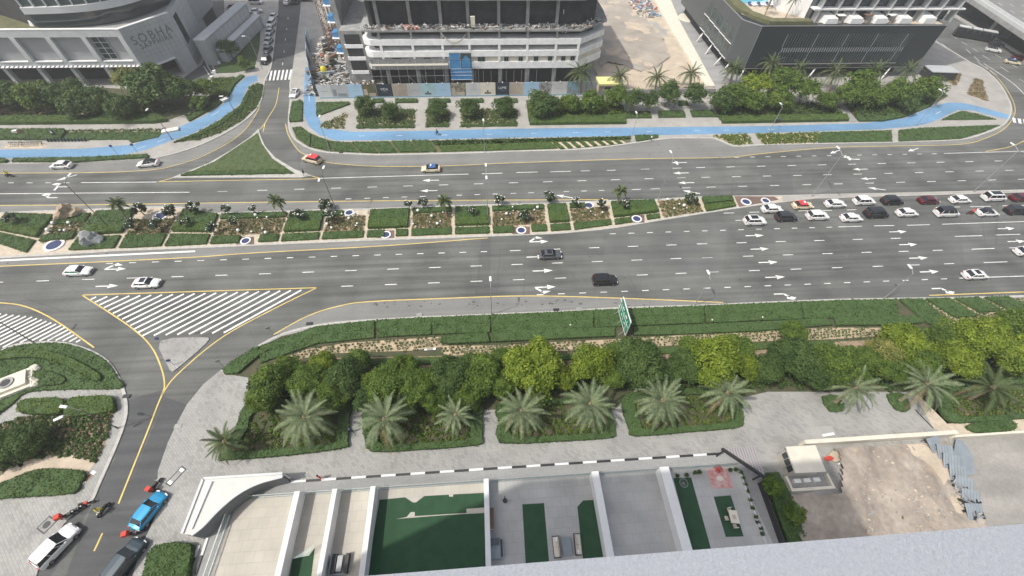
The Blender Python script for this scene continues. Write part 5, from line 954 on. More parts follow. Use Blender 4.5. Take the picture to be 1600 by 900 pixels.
# ================================================================== CONSTRUCTION BUILDING
CY = 124.0; XL, XR = -31.3, 29.0
cb = empty('construction_building', (0, 130, 0), 0, 'unfinished concrete building with white parapet bands, marked P3, behind the hoarding', 'building')
def cutpoly(x0, x1, y0, y1, r):        # plan with rounded front corners
    q = []
    for k in range(5): t = math.pi+k*math.pi/8; q.append((x0+r+math.cos(t)*r, y0+r+math.sin(t)*r))
    for k in range(5): t = 1.5*math.pi+k*math.pi/8; q.append((x1-r+math.cos(t)*r, y0+r+math.sin(t)*r))
    return q+[(x1, y1), (x0, y1)]
XR2 = 36.5
def plan(o): return [(XL+o, CY+2.2), (XL+.6+o*.6, CY+.7+o*.5), (XL+2.2, CY+o), (XR-.5, CY+o), (XR2-o, CY+6.5), (XR2+.5-o, CY+14), (XR2-o, CY+40), (XL+o, CY+40)]
for z0, z1, nm, mt_, off in ((5.72, 7.56, 'parapet', 'white_dirty', 0), (9.03, 10.55, 'parapet', 'white_dirty', -.05), (12.03, 13.49, 'parapet', 'white_dirty', -.05), (15.39, 15.86, 'deck_slab', 'conc_raw', -.25), (22.4, 22.9, 'deck_slab', 'conc_raw', .5)):
    b = MB(); b.poly(plan(off), z0, z1, 0, bottom=True); part(b, nm, M[mt_], cb)
b = MB(); b.poly(plan(3.5), .1, 22.4, 0); part(b, 'interior_wall', M['void'], cb)
b = MB(); b.poly([(p[0], p[1]) for p in plan(.35)], 7.56, 9.0, 0); part(b, 'window_wall', M['conc_raw'] if False else M['cream'], cb)
b = MB(); b.box(XL+.1, -9, CY+.1, CY+.3, 7.57, 9.02); part(b, 'block_wall', M['conc_raw'], cb)
cols = [PY(q, 30, CY)[0] for q in (586, 638, 687, 731, 780, 826, 873)]
for xx in cols:
    b = MB(); b.tube((xx+.3, CY+1.2, 0), (xx+.3, CY+1.2, 5.72), .62, .62, 12); part(b, 'column', M['conc_raw'], cb, True)
    for z0, z1 in ((7.56, 9.03), (10.55, 12.03)): b = MB(); b.box(xx-.32, xx+.32, CY-.03, CY+.6, z0, z1); part(b, 'column', M['white_dirty'], cb)
    b = MB(); b.box(xx-.32, xx+.32, CY+.05, CY+.7, 13.49, 15.39); part(b, 'column', M['conc_raw'], cb)
    b = MB(); b.box(xx-.42, xx+.42, CY+2.6, CY+3.4, 15.86, 22.4); part(b, 'column', M['conc_raw'], cb)
b = MB(); b.box(XR-1.2, XR-.6, CY-.03, CY+.6, 7.56, 12.03); part(b, 'column', M['white_dirty'], cb)
for q in (562.5+55.5+.5, 622, 668, 752, 791, 813.5, 837.5, 859.5, 880, 894.5):
    xx = PY(q, 92.5, CY)[0]; w = .95 if q < 700 or q == 752 else .55; b = MB(); b.box(xx-w-.1, xx+w+.1, CY+.12, CY+.34, 7.7, 8.85); wn = part(b, 'window', M['grey_metal'] if w < .8 else M['conc_raw'], cb)
    b = MB(); b.box(xx-w, xx-.04, CY+.05, CY+.12, 7.78, 8.77); b.build('pane', M['glassdark'], wn); b = MB(); b.box(xx+.04, xx+w, CY+.05, CY+.12, 7.78, 8.77); b.build('pane', M['glassdark'], wn)
letters('P3', PY(884, 55, CY+.4)[0]-0, 13.85, 1.5, (0, CY+3.0), 0, M['white'], cb, off=.0)
letters('1', PY(884, 14, CY+.4)[0], 18.5, 1.5, (0, CY+3.0), 0, M['white'], cb)
M['p_red0'] = mat('dull_red_waste', (.30, .09, .07), .8)
def junk(name, n, xr, yr, zr, sc, mats, seed, par=None):
    g = random.Random(seed); b = MB()
    for k in range(n):
        x, y, z = g.uniform(*xr), g.uniform(*yr), g.uniform(*zr); L = g.uniform(.15, 1)*sc*(3 if g.random() < .25 else 1); W0 = g.uniform(.08, .4)*sc
        b.obox((x, y), g.uniform(0, 3.14), L/2, W0/2, z, z+g.uniform(.04, .45)*sc, g.randrange(len(mats)))
    o = b.build(name, mats, par); o['kind'] = 'stuff'
    if par: loc(o)
    return o
mats_j = [M[k] for k in ('conc_raw', 'cream', 'white', 'rust', 'grey_metal', 'dark', 'panel_grey', 'slab_blue')]
junk('debris', 420, (XL+1, XR+2), (CY+.2, CY+2.6), (15.86, 16.3), .9, mats_j, 1, cb)
junk('debris', 60, (XR+1, XR2-2), (CY+4, CY+12), (15.86, 16.3), .9, mats_j, 9, cb)
for k in range(7): b = MB(); b.obox((PY(628+k*3.2, 36, CY+1.2)[0], CY+1.2), -.75, 1.9, .16, 15.9+k*.02, 16.25+k*.03); part(b, 'striped_sheet', M['red_cloth'] if k % 2 else M['cream'], cb)
b = MB(); b.box(PY(735, 30, CY+.3)[0], PY(742, 30, CY+.3)[0], CY+.3, CY+.9, 15.9, 18.8); part(b, 'site_cabinet', M['cream'], cb)
# guard rails of the deck
for k in range(31):
    x = XL+1.5+k*2; b = MB(); b.tube((x, CY-.1, 15.86), (x, CY-.1, 17.0), .04, .04, 4); part(b, 'rail_post', M['dark'], cb)
for z in (16.4, 16.95): b = MB(); b.tube((XL+1.5, CY-.1, z), (XR-.5, CY-.1, z), .035, .035, 4); b.tube((XR-.5, CY-.1, z), (XR2+.2, CY+6.5, z), .035, .035, 4); part(b, 'rail', M['dark'], cb)
# hanging net, blue chute
n = 14; V = []; x0, x1 = PY(690, 55, CY)[0], PY(729, 55, CY)[0]
for i in range(n+1):
    t = i/n; s_ = 1-(2*t-1)**2; V += [(x0+(x1-x0)*t, CY-.25, 15.2-s_*2.3), (x0+(x1-x0)*t, CY-.2, 15.2-s_*2.3-.25-.35*s_)]
o = mesh('hanging_net', V, [(2*i, 2*i+1, 2*i+3, 2*i+2) for i in range(n)], M['cream'], cb); loc(o)
bx0, bx1 = PY(703, 100, CY-1.0)[0], PY(737, 100, CY-1.0)[0]
bl = empty('blue_hoist_screen', ((bx0+bx1)/2, CY-1, 0), 0, 'tall blue site gateway panel with a picture window on the white facade', 'screen')
zz = [3.2, 4.4, 5.3, 6.2, 8.8, 10.4]
for a, c in zip(zz, zz[1:]):
    b = MB(); b.box(bx0, (bx0+bx1)/2-.1 if a > 5.5 else bx1, CY-1.1, CY-.95, a+.04, c-.04); part(b, 'panel', M['bluepanel'], bl)
b = MB(); b.box((bx0+bx1)/2, bx1, CY-1.12, CY-.95, 6.2, 10.4); part(b, 'picture_panel', M['glassgreen'], bl)
b = MB(); mx_ = (bx0+bx1)/2; w_ = bx1-mx_; b.add([(mx_+.3, CY-1.14, 6.4), (bx1-.3, CY-1.14, 6.4), (bx1-.3, CY-1.14, 8.6), (mx_+w_/2, CY-1.14, 9.9), (mx_+.3, CY-1.14, 8.6)], [(0, 1, 2, 3, 4)]); part(b, 'arch', M['bluepanel'], bl)
for z in zz: b = MB(); b.box(bx0-.05, bx1+.05, CY-1.16, CY-.94, z-.04, z+.04); part(b, 'frame_bar', M['white'] if z < 7 else M['grey_metal'], bl)
# scaffold in front of the lower storeys
sc = empty('scaffolding', (-15, CY-1.6, 0), 0, 'thin pale scaffolding along the lower left storeys of the unfinished building', 'scaffolding')
for k in range(13):
    x = XL+1+k*2.5+ (0 if k < 9 else 0)
    if x > bx0-1 and x < bx1+1: continue
    b = MB(); b.tube((x, CY-1.6, 0), (x+.1, CY-1.5, 8.6 if k < 10 else 7.6), .06, .06, 4); part(b, 'standard', M['pole'], sc)
for z in (2.2, 4.6, 7.7): b = MB(); b.tube((XL+.5, CY-1.6, z), (bx0-.5, CY-1.6, z), .05, .05, 4); part(b, 'ledger', M['pole'], sc)
b = MB(); b.box(XL+1, bx0-.5, CY-1.9, CY-.9, 7.55, 7.62); part(b, 'walkway', M['cream'], sc)
for k in range(9):
    x = bx1+1+k*2.2; b = MB(); b.tube((x, CY-1.5, 0), (x, CY-1.5, 5.8), .06, .06, 4); part(b, 'standard', M['pole'], sc)
M['net'] = mat('grey_safety_net', (.30, .31, .31), .9, alpha=.55, noise=.2, nscale=2)
b = MB(); b.box(XL+1.2, bx0-.3, CY-.32, CY-.3, 5.8, 8.7); part(b, 'safety_net', M['net'], sc)
for k in range(6): b = MB(); x = XL+random.uniform(0, 26); b.tube((x, CY-1.7, random.uniform(2, 5)), (x+random.uniform(-2.5, 2.5), CY-1.7, random.uniform(2, 6)), .05, .05, 4); part(b, 'brace', M['pole'], sc)
# left raw core and lift shafts
rc = empty('concrete_core', (-38, 130, 0), 0, 'raw grey concrete stair core standing left of the unfinished building', 'building')
b = MB(); b.box(-39.0, -37.62, 131, 160, 0, 27); part(b, 'wall', M['conc_raw'], rc)
b = MB(); b.box(-37.6, XL-.3, 127.5, 150, 0, 14.5); part(b, 'wall', M['conc_raw'], rc)
for z0 in (4.2, 8.0, 11.2):
    b = MB(); b.box(-36.6, -32.4, 127.3, 127.5, z0, z0+2.4); wn = part(b, 'opening', M['void'], rc); b = MB(); b.box(-37.0, -32.1, 127.1, 127.55, z0-1.0, z0-.1); part(b, 'sill_band', M['white_dirty'], rc)
for k, z in enumerate((8, 12, 16, 20, 24)): b = MB(); b.box(-40.9, -39.0, 131.8, 134.6, z-.6, z+.5); part(b, 'blue_cover', M['bluepanel'], rc); b = MB(); b.box(-41.1, -39.0, 131.2, 135.2, z-1.0, z-.8); part(b, 'landing', M['white_dirty'], rc)
def lattice(x, y, h, w, lab):
    t = empty('hoist_mast', (x, y, 0), 0, lab, 'hoist mast', 'rusty lattice hoist masts')
    for a, c in ((-1, -1), (1, -1), (1, 1), (-1, 1)): b = MB(); b.tube((a*w, c*w, 0), (a*w, c*w, h), .1, .1, 4); b.build('chord', M['rust'], t)
    b = MB(); z = 0; k = 0
    while z < h-1.2:
        for a, c, e, f in ((-1, -1, 1, -1), (1, -1, 1, 1), (1, 1, -1, 1), (-1, 1, -1, -1)):
            if k % 2: a, c, e, f = e, f, a, c
            b.tube((a*w, c*w, z), (e*w, f*w, z+1.2), .06, .06, 4); b.tube((a*w, c*w, z), (e*w, f*w, z), .05, .05, 4)
        z += 1.2; k += 1
    b.build('lacing', M['rust'], t)
x, y, _ = P(521, 82, 0); lattice(x, y, 30, .85, 'left rusty lattice mast beside the rubble heap'); lattice(x+2.2, y+1, 28, .55, 'right rusty lattice mast against the concrete core')
# rubble and stored material
rub = junk('rubble', 900, (-50, -31.5), (120.5, 130), (.1, .9), 1.0, mats_j[:6], 3); junk('rubble', 420, (-51, -40), (128, 150), (.1, 1.0), 1.2, mats_j, 4); junk('rubble', 420, (-53, -41), (142, 172), (.1, 1.2), 1.5, mats_j[:5]+[M['sandpath'], M['p_red0']], 14); junk('rubble', 60, (-50, -40), (130, 160), (.3, 1.4), 3.0, [M['dark'], M['conc_raw'], M['rust'], M['slab_blue']], 15); junk('rubble', 320, (-30, 34), (119.8, 123), (.1, .4), .8, mats_j, 5)
for px, py, col, lab in ((514, 100, M['sandpath'], 'tall peach coloured bag of sand in the rubble'), (508, 118, M['yellow_cloth'], 'yellow fuel drum cover in the rubble')):
    x, y, _ = P(px, py, .5); b = MB(); b.ico((0, 0, 1.3), 1.3, 2, (.8, .7, 1.5), .5, 4); o = b.build('covered_pile', col, None, (x, y, .1), True); tag(o, lab, 'material pile')
# hoarding: printed panels on a line
HY = 119.1; hb = empty('site_hoarding', (0, HY, 0), 0, 'long printed hoarding of blue, grey and picture panels fencing the building site', 'hoarding')
prints = [('panel_light', 1), ('panel_grey', 2), ('hb', 1), ('lawn_dry', 3), ('navy', 1, 'VIDA'), ('sandgrey', 3), ('panel_grey', 1), ('hteal', 4), ('hb', 1), ('dkpic', 3), ('panel_light', 1), ('cream', 4), ('navy', 1, 'LUME'), ('sandgrey', 3), ('hb', 1), ('pic', 4), ('panel_light', 1), ('hb2', 2), ('panel_grey', 1)]
M['hb'] = mat('hoarding_blue', (.36, .54, .70), .6); M['hb2'] = mat('hoarding_blue_grey', (.22, .36, .46), .6); M['hteal'] = mat('hoarding_teal', (.30, .48, .50), .6, col2=(.40, .55, .6), nscale=.5); M['navy'] = mat('hoarding_navy', (.02, .035, .055), .5)
M['dkpic'] = mat('hoarding_city_print', (.05, .06, .05), .6, col2=(.4, .36, .27), nscale=1.4); M['pic'] = mat('hoarding_figures_print', (.5, .5, .5), .6, col2=(.1, .09, .09), nscale=.9)
hx0, hx1 = PY(497, 150, HY)[0], PY(932, 140, HY)[0]; pw = (hx1-hx0)/len(prints)
edges = [PY(q, 140, HY)[0] for q in (495, 517, 543, 566, 588, 613, 636, 656, 680, 704, 728, 750, 774, 796, 818, 842, 862, 886, 909, 932)]
for k, pr in enumerate(prints):
    a, c = edges[k], edges[k+1]; b = MB(); b.box(a+.03, c-.03, HY-.03, HY+.06, .45, 4.0); p = part(b, 'panel', M[pr[0]], hb)
    b = MB(); b.box((a+c)/2-.12, (a+c)/2+.12, HY-.3, HY, 4.0, 4.2); part(b, 'floodlight', M['lamp_w'], hb)
    if pr[1] == 1 and len(pr) == 2 and pr[0] != 'conc_raw': b = MB(); b.box((a+c)/2-.9, (a+c)/2+.9, HY-.045, HY-.03, 2.1, 2.22); part(b, 'printed_mark', M['grey_metal'], hb)
    if pr[1] in (2, 3): b = MB(); b.box(a+.3, a+1.3, HY-.045, HY-.03, .8, 2.6); b.box(a+1.6, c-.4, HY-.046, HY-.03, .6, 1.5); part(b, 'printed_shape', M['sandgrey'] if pr[1] == 3 else M['slab_blue'], hb)
    if pr[1] == 4:
        b = MB(); b.ico(((a+c)/2, HY-.04, 1.6), .3, 1, (1, .05, 1)); b.box((a+c)/2-.9, (a+c)/2+.9, HY-.05, HY-.03, .9, 1.25); part(b, 'printed_figure', M['dark'], hb)
    if len(pr) == 3:
        letters(pr[2], (a+c)/2, 2.2, .95, (0, HY), 0, M['white'], hb, off=.03, ext=.01); b = MB(); b.box((a+c)/2-.7, (a+c)/2+.7, HY-.045, HY-.03, 1.7, 1.76); part(b, 'printed_mark', M['grey_metal'], hb)
b = MB(); b.box(edges[0], edges[-1], HY-.1, HY+.3, .1, .45); part(b, 'base', M['hb2'], hb)
# street side part of the hoarding
hs = empty('street_hoarding', (-48, 130, 0), 0, 'blue printed hoarding running back along the side street', 'hoarding')
q = [P(a, b_, 0)[:2] for a, b_ in ((495, 152), (491, 132), (486, 110), (484, 85), (484, 62))]
for i in range(4):
    (ax, ay), (bx, by) = q[i], q[i+1]; an = math.atan2(by-ay, bx-ax); L_ = math.dist(q[i], q[i+1])
    for s_ in range(2):
        c = (ax+(bx-ax)*(s_*.5+.25), ay+(by-ay)*(s_*.5+.25)); b = MB(); b.obox(c, an, L_/4-.05, .05, .2, 3.9); part(b, 'panel', M['hb'] if s_ else M['navy'], hs)
# ---- sand lot
def terrain(name, poly, z, amp, step, mt, seed, edge=1.5):
    xs = [p[0] for p in poly]; ys = [p[1] for p in poly]; nx = int((max(xs)-min(xs))/step)+2; ny = int((max(ys)-min(ys))/step)+2; V = []; ok = []
    for j in range(ny):
        for i in range(nx):
            x = min(xs)+i*step; y = min(ys)+j*step; ins = inside((x, y), poly); ok.append(ins)
            h = sum(mnoise.noise(Vector((x/s_+seed, y/s_, seed)))*a for s_, a in ((9, 1), (3.5, .45), (1.3, .18), (.6, .07)))
            V.append((x, y, z+amp*max(0, h+.45)))
    Fc = [(j*nx+i, j*nx+i+1, (j+1)*nx+i+1, (j+1)*nx+i) for j in range(ny-1) for i in range(nx-1) if ok[j*nx+i] and ok[j*nx+i+1] and ok[(j+1)*nx+i] and ok[(j+1)*nx+i+1]]
    return structure(mesh(name, V, Fc, mt, sm=True))
terrain('sand_lot', G([(936, 112), (930, 80), (920, 40), (915, -30), (985, -30), (1000, 25), (1035, 60), (1050, 92), (1030, 106), (1000, 116), (975, 106), (950, 102)], 0), .17, .75, .8, M['sandlot'], 3)
terrain('sand_bank', G([(936, 146), (925, 100), (915, 40), (910, -30), (1014, -30), (1062, 60), (1110, 134), (1050, 143)], 0), .10, .40, .8, M['sand'], 8)
junk('debris', 90, P(985, 8)[0:1]*1+(P(1015, 8)[0],), (178, 198), (.3, .8), 1.6, [M['white'], M['conc_raw'], M['bluepanel'], M['grey_metal']], 12); junk('debris', 60, (62, 72), (185, 198), (.3, .7), 1.3, [M['red_cloth'], M['sandpath'], M['white']], 13)
o = slab('boundary_wall', G([(1103, 134), (1048, 45), (1012, -20), (1040, -20), (1063, 35), (1117, 134)], .8), .1, .8, M['cream']); tag(o, 'broad pale wall between the sand lot and the black building drive', 'wall')
structure(slab('driveway', G([(1117, 131), (1160, 131), (1150, 70), (1110, 20), (1090, -20), (1045, -20), (1064, 35)], .14), .12, .14, M['lane_conc'])); x, y, _ = P(1078, 28, .2); b = MB(); b.tube((x, y, .14), (x, y, .5), 4.6, 4.4, 28); o = b.build('round_planter', M['cream']); tag(o, 'round pale roundabout island in the hotel drive', 'planter')
b = MB(); b.box(PY(938, 140, 118.9)[0], PY(1118, 140, 118.9)[0], 118.7, 118.95, .1, 1.6); o = b.build('site_wall', M['conc_raw']); tag(o, 'low grey wall closing the sand lot towards the pavement', 'wall')
x0, y0, _ = P(935, 147, 0); b = MB(); b.box(0, 5.6, 0, 3.6, 0, 2.6); t = empty('site_kiosk', (x0, y0, .1), 0, 'small site kiosk with a pale yellow flat roof beside the palm', 'kiosk'); b.build('walls', M['sandpath'], t)
M['kioskroof'] = mat('kiosk_roof_yellow', (.72, .68, .30), .6); b = MB(); b.box(-.5, 6.1, -.5, 4.1, 2.6, 3.1); b.build('roof', M['kioskroof'], t); b = MB(); b.box(1.6, 3.4, -.06, 0, .9, 2.0); b.build('window', M['glassdark'], t)
# ================================================================== BLACK BUILDING (right)
BY = 127.77; kb = empty('black_building', (110, 140, 0), 0, 'black clad hotel podium on white slanted columns with a terrace and striped window bands', 'building')
pl = [(81.6, BY), (138.2, BY), (138.2, 160), (92, 185), (80.5, 185), (78.6, 149), (77.9, 132.7)]
b = MB(); b.poly(pl, 3.35, 15.0, 0, bottom=True)
part(b, 'cladding', M['black_clad'], kb)
b = MB(); b.poly([(77.86, 132.7), (78.56, 149), (80.4, 185), (80.6, 185), (78.8, 149), (78.1, 132.9)], 3.4, 14.95); part(b, 'side_cladding', M['black_clad2'], kb)
b = MB(); b.poly([(77.84, 132.72), (81.58, BY-.04), (81.7, BY+.1), (78.0, 132.9)], 3.4, 14.95); part(b, 'corner_cladding', M['black_clad2'], kb)
Lf, Rt = ribbon_pts(pl+[pl[0]], .3); b = MB()
for i in range(len(pl)): a, c = pl[i], pl[(i+1) % len(pl)]; b.tube((a[0], a[1], 15.05), (c[0], c[1], 15.05), .14, .14, 4)
part(b, 'roof_edge', M['grey_metal'], kb)
b = MB(); b.tube((81.6, BY-.03, 3.3), (81.6, BY-.03, 15), .07, .07, 5); b.tube((81.6, BY-.03, 3.3), (138.2, BY-.03, 3.3), .08, .08, 4); part(b, 'edge_trim', M['grey_metal'], kb)
b = MB(); b.poly([(81, 131.5), (135, 131.5), (136, 160), (92, 183), (82, 183), (80.5, 149)], .1, 3.35); part(b, 'ground_floor_wall', M['void'], kb)
# cladding board joints on the front
for k in range(23): z = 3.8+k*.5; b = MB(); b.box(81.7, 138.1, BY-.02, BY, z, z+.03); part(b, 'board_joint', M['void'], kb)
# window bands
wa, wb = 90.5, 129.5
for z0, z1 in ((5.0, 8.0), (9.35, 12.9)):
    b = MB(); b.box(wa, wb, BY-.045, BY-.02, z0, z1); wn = part(b, 'window_band', M['glassdark'], kb)
    n = 46
    for k in range(n+1):
        x = wa+(wb-wa)*k/n; b = MB(); b.box(x-.06, x+.06, BY-.22, BY-.04, z0, z1); b.build('fin', M['grey_metal'] if k % 11 == 0 else M['black_clad2'], wn)
b = MB()
for k in range(52): x = wa+(wb-wa)*k/52; b = MB(); b.add([(x, BY-.5, 8.15), (x+.22, BY-.5, 8.15), (x+.55, BY-.06, 9.2), (x+.33, BY-.06, 9.2)], [(0, 1, 2, 3)]); part(b, 'louvre', M['grey_metal'], kb)
b = MB(); b.box(wa-.4, wb+.6, BY-.3, BY-.02, 4.5, 4.7); part(b, 'ledge', M['grey_metal'], kb)
# side windows with white sills
for r, (z0, z1) in enumerate(((8.9, 11.6), (4.6, 7.6))):
    for k in range(5):
        y = 134.5+k*5.2; x = 77.86+(y-132.7)/(149-132.7)*.7 if y < 149 else 78.56+(y-149)*.052
        b = MB(); b.box(x-.05, x-.01, y, y+3.4, z0, z1); wn = part(b, 'window', M['glassgreen'], kb)
        for q_ in (y+1.1, y+2.25): b = MB(); b.box(x-.12, x-.05, q_-.05, q_+.05, z0, z1); b.build('mullion', M['black_clad2'], wn)
        b = MB(); b.box(x-.22, x-.02, y-.6, y+4.0, z0-1.0, z0-.85); part(b, 'sill', M['white'], kb)
def bar(b, a, c, r): b.tube(a, c, r, r, 6)
for a, c in (((1088, 66), (79.9, 157)), ((1102, 85), (79.6, 147.5)), ((1115, 103), (79.4, 138)), ((1126, 117), (79.3, 132.5)), ((1155, 124), None)):
    p = P(*a, .1); q_ = (c[0], c[1], 3.4) if c else (82.3, 128.4, 3.35); b = MB(); bar(b, p, q_, .26); part(b, 'column', M['white'], kb, True)
for q_ in (1268, 1307, 1384): x = PY(q_, 122, 126.0)[0]; b = MB(); bar(b, (x-1.2, 126.2, .1), (x+1.6, 128.4, 3.35), .24); part(b, 'column', M['white'], kb, True)
# terrace and rear tower
zr = 15.0
b = MB(); b.poly([(79.5, 137), (82.5, 131), (137.6, 128.6), (137.6, 158), (92, 183), (81, 183)], zr, zr+.06); part(b, 'terrace', M['sandpath'], kb)
b = MB(); b.poly([(79, 150), (78.7, 140), (81, 133), (84, 128.8), (97, 128.6), (97, 131), (86, 131.5), (82.5, 137), (82.5, 150)], zr, zr+.9); part(b, 'planter_hedge', M['lawn_dry'], kb)
b = MB(); b.poly([(84, 146), (93, 146), (91, 165), (84, 165)], zr+.07, zr+.1); M['pool'] = mat('pool_water', (.10, .42, .52), .05); part(b, 'pool', M['pool'], kb)
ty0 = 132.3
b = MB(); b.box(97.5, 140, ty0, 165, zr, 45); part(b, 'tower_wall', M['glassdark'], kb)
for zf in range(7):
    z = zr+3.2+zf*3.6; b = MB(); b.box(96.5, 142.8, ty0-2.2, ty0+.1, z, z+.35); part(b, 'balcony_slab', M['white'], kb)
for k in range(9):
    x = 98.5+k*5.3; b = MB(); b.box(x-.15, x+.15, ty0-2.1, ty0, zr, zr+3.2); part(b, 'fin_wall', M['panel_grey'], kb)
    b = MB(); b.box(x-.15, x+.15, ty0-2.1, ty0, zr+3.55, zr+28); part(b, 'fin_wall', M['panel_grey'], kb)
b = MB(); b.poly([(92, 140), (97.4, 134), (97.4, 150), (92, 150)], zr, zr+5); part(b, 'stair_wall', M['white'], kb)
for k in range(5):
    x = 99.5+k*7.6; b = MB(); b.add([(x, ty0-.1, zr+.1), (x+3.6, ty0-.1, zr+.1), (x+5.2, 128.9, zr+.1), (x+1.4, 128.9, zr+.1), (x+.2, ty0-.1, zr+2.3), (x+1.0, ty0-.1, zr+2.3), (x+1.6, 128.9, zr+1.5), (x+4.8, 128.9, zr+1.5), (x+3.4, ty0-.1, zr+2.3)], [(4, 6, 7, 8), (0, 3, 6, 4), (3, 2, 7, 6), (2, 1, 8, 7)]); part(b, 'partition', M['white'], kb)
for k, (x, yy) in enumerate(((105.2, 129.8), (113.8, 130.2), (121, 130))):
    t = empty('terrace_cabana', (x, yy, zr+.1), .2*k, ['left white topped cabana on the hotel terrace', 'middle cabana of dark wood on the hotel terrace', 'right cabana with dark slats on the hotel terrace'][k], 'cabana', 'cabanas on the hotel terrace')
    for a in (-1, 1):
        for c in (-.8, .8): b = MB(); b.box(a-.06, a+.06, c-.06, c+.06, 0, 2.0); b.build('post', M['rust'], t)
    b = MB(); b.box(-1.15, 1.15, -.95, .95, 2.0, 2.12); b.build('canopy', M['white'] if k != 1 else M['rust'], t); b = MB(); b.box(-.9, .9, -.5, .7, 0, .5); b.build('daybed', M['cream'], t)
for k, (x, yy) in enumerate(((86.3, 136.5), (88.9, 141), (91.5, 134))):
    root = empty('terrace_palm', (x, yy, zr), 0, ['left palm on the pool terrace roof', 'middle palm with long dark trunk by the pool', 'right bushy palm near the white stair wall'][k], 'palm tree', 'palms on the hotel roof terrace')
    b = MB(); b.tube((0, 0, 0), (.4, .2, 4.6), .16, .12, 6); b.build('trunk', M['bark_palm'], root)
    allV = []; allF = []; fm = FR[('palm', 4.4, 24)] if ('palm', 4.4, 24) in FR else list(FR.values())[0]
    for i in range(20):
        Rm = Matrix.Translation((.4, .2, 4.6)) @ Matrix.Rotation(i*2.4, 4, 'Z') @ Matrix.Rotation(-math.radians(30-i*2), 4, 'Y') @ Matrix.Scale(.55, 4); m0 = fm[min(4, i//4)]; kk = len(allV); allV += [Rm @ w.co for w in m0.vertices]; allF += [tuple(i2+kk for i2 in p.vertices) for p in m0.polygons]
    mesh('crown', allV, allF, M['leaf_palm'], root)
for k in range(9):
    x = 85+k*.95; b = MB(); b.box(-.35, .35, -.9, .9, .2, .35); b.box(-.35, .35, .5, .9, .35, .75); o = b.build('sun_lounger', M['white'] if k % 3 else M['blue_cloth'], None, (x, 144.3-(k % 2)*.3, zr+.1)); tag(o, f'{["first", "second", "third", "fourth", "fifth", "sixth", "seventh", "eighth", "ninth"][k]} sun lounger from the left beside the roof pool', 'sun lounger', 'sun loungers by the roof pool')
# paved apron, ramp and small glass shelter at the right
structure(slab('ramp', G([(1300, 162), (1313, 160), (1340, 190), (1325, 190)], .2), .12, .2, M['lane_conc']))
t = empty('entry_shelter', (P(1462, 122)[0], P(1462, 122)[1], .1), -.1, 'grey roofed entry shelter right of the black facade', 'shelter'); b = MB(); b.box(-4.4, 4.2, -2.2, 2.6, 2.5, 2.75); b.build('roof', M['panel_grey'], t); b = MB(); b.box(-4.2, 4, -2, -1.9, 0, 2.5); b.box(-4.2, -4.1, -2, 2.4, 0, 2.5); b.build('wall', M['void'], t)
# ================================================================== ELEVATED HIGHWAY (top right)
vd = empty('elevated_highway', (0, 0, 0), 0, 'elevated concrete highway with parapets crossing the top right corner', 'bridge')
e0 = Vector(P(1524, 2, 7)); e1 = Vector(P(1600, 52, 7)); u = (e1-e0).normalized(); nn = Vector((-u.y, u.x, 0)); nn = nn if nn.x > 0 else -nn
def strip(nm, o0, o1, z0, z1, mt_):
    a = e0-u*90; c = e1+u*60; q = [a+nn*o0, c+nn*o0, c+nn*o1, a+nn*o1]; b = MB(); b.poly([(p.x, p.y) for p in q], z0, z1, bottom=True); return part(b, nm, mt_, vd)
strip('deck', 0, 26, 5.6, 7.0, M['conc_raw']); strip('parapet', .0, .35, 7.0, 8.0, M['panel_light']); strip('verge', .35, 2.6, 7.0, 7.15, M['kerb']); strip('parapet', 2.6, 2.9, 7.15, 8.0, M['panel_light']); strip('roadway', 2.9, 26, 7.0, 7.02, M['shoulder'])
for o_, st in ((4.2, 400), (8, 5), (12, 5), (16, 5)):
    if st == 400: strip('edge_line', o_, o_+.2, 7.025, 7.03, W_)
    else:
        for k in range(-6, 16): a = e0+u*(k*8); q = [a+nn*o_, a+u*3+nn*o_, a+u*3+nn*(o_+.2), a+nn*(o_+.2)]; b = MB(); b.poly([(p.x, p.y) for p in q], 7.03, 7.03); part(b, 'lane_dash', W_, vd)
for k in (-60, -30, -4, 20, 45): a = e0+u*(k+18)+nn*6; b = MB(); b.obox((a.x, a.y), math.atan2(nn.y, nn.x), 3.6, .9, 0, 5.6); part(b, 'pier', M['conc_raw'], vd)
f0 = Vector(P(1552, 60, .3)); f1 = Vector(P(1600, 88, .3)); uu = (f1-f0).normalized(); w = MB(); pts = [f0-uu*40, f1+uu*40]; o = ribbon('low_wall', [(p.x, p.y) for p in pts], .8, .7, M['kerb'], None, z0=0); tag(o, 'low concrete wall along the road under the elevated highway', 'wall')
sheet('road_under_bridge', [(1530, 0), (1480, -20), (1700, -60), (1900, 60), (1600, 86), (1552, 58)], .006, M['soil_dark'], road)
# ================================================================== VILLA TERRACES, LANE AND OWN TOWER
structure(slab('service_lane', G([(455, 754), (500, 748.5), (700, 734.5), (780, 728.5), (1000, 712.5), (1125, 710), (1165, 706), (1200, 750), (1232, 860), (1250, 920), (1200, 920), (1160, 735), (1040, 737), (470, 776), (375, 780), (342, 900), (335, 930), (280, 930), (300, 880), (312, 850), (325, 838), (345, 810), (368, 778), (415, 762)], .14), .12, .135, M['lane_conc']))
def kerbrow(p0, p1, L_, nm, lab):
    a = Vector(P(*p0, .13)); c = Vector(P(*p1, .13)); d_ = c-a; n = round(d_.length/L_); an = math.atan2(d_.y, d_.x); t = empty(nm, a, 0, lab, 'kerb')
    for k in range(n):
        q_ = d_*((k+.5)/n); b = MB(); b.obox((q_.x, q_.y), an, d_.length/n/2-.02, .14, 0, .14); b.build('kerb_stone', M['white'] if k % 2 == 0 else M['dark'], t)
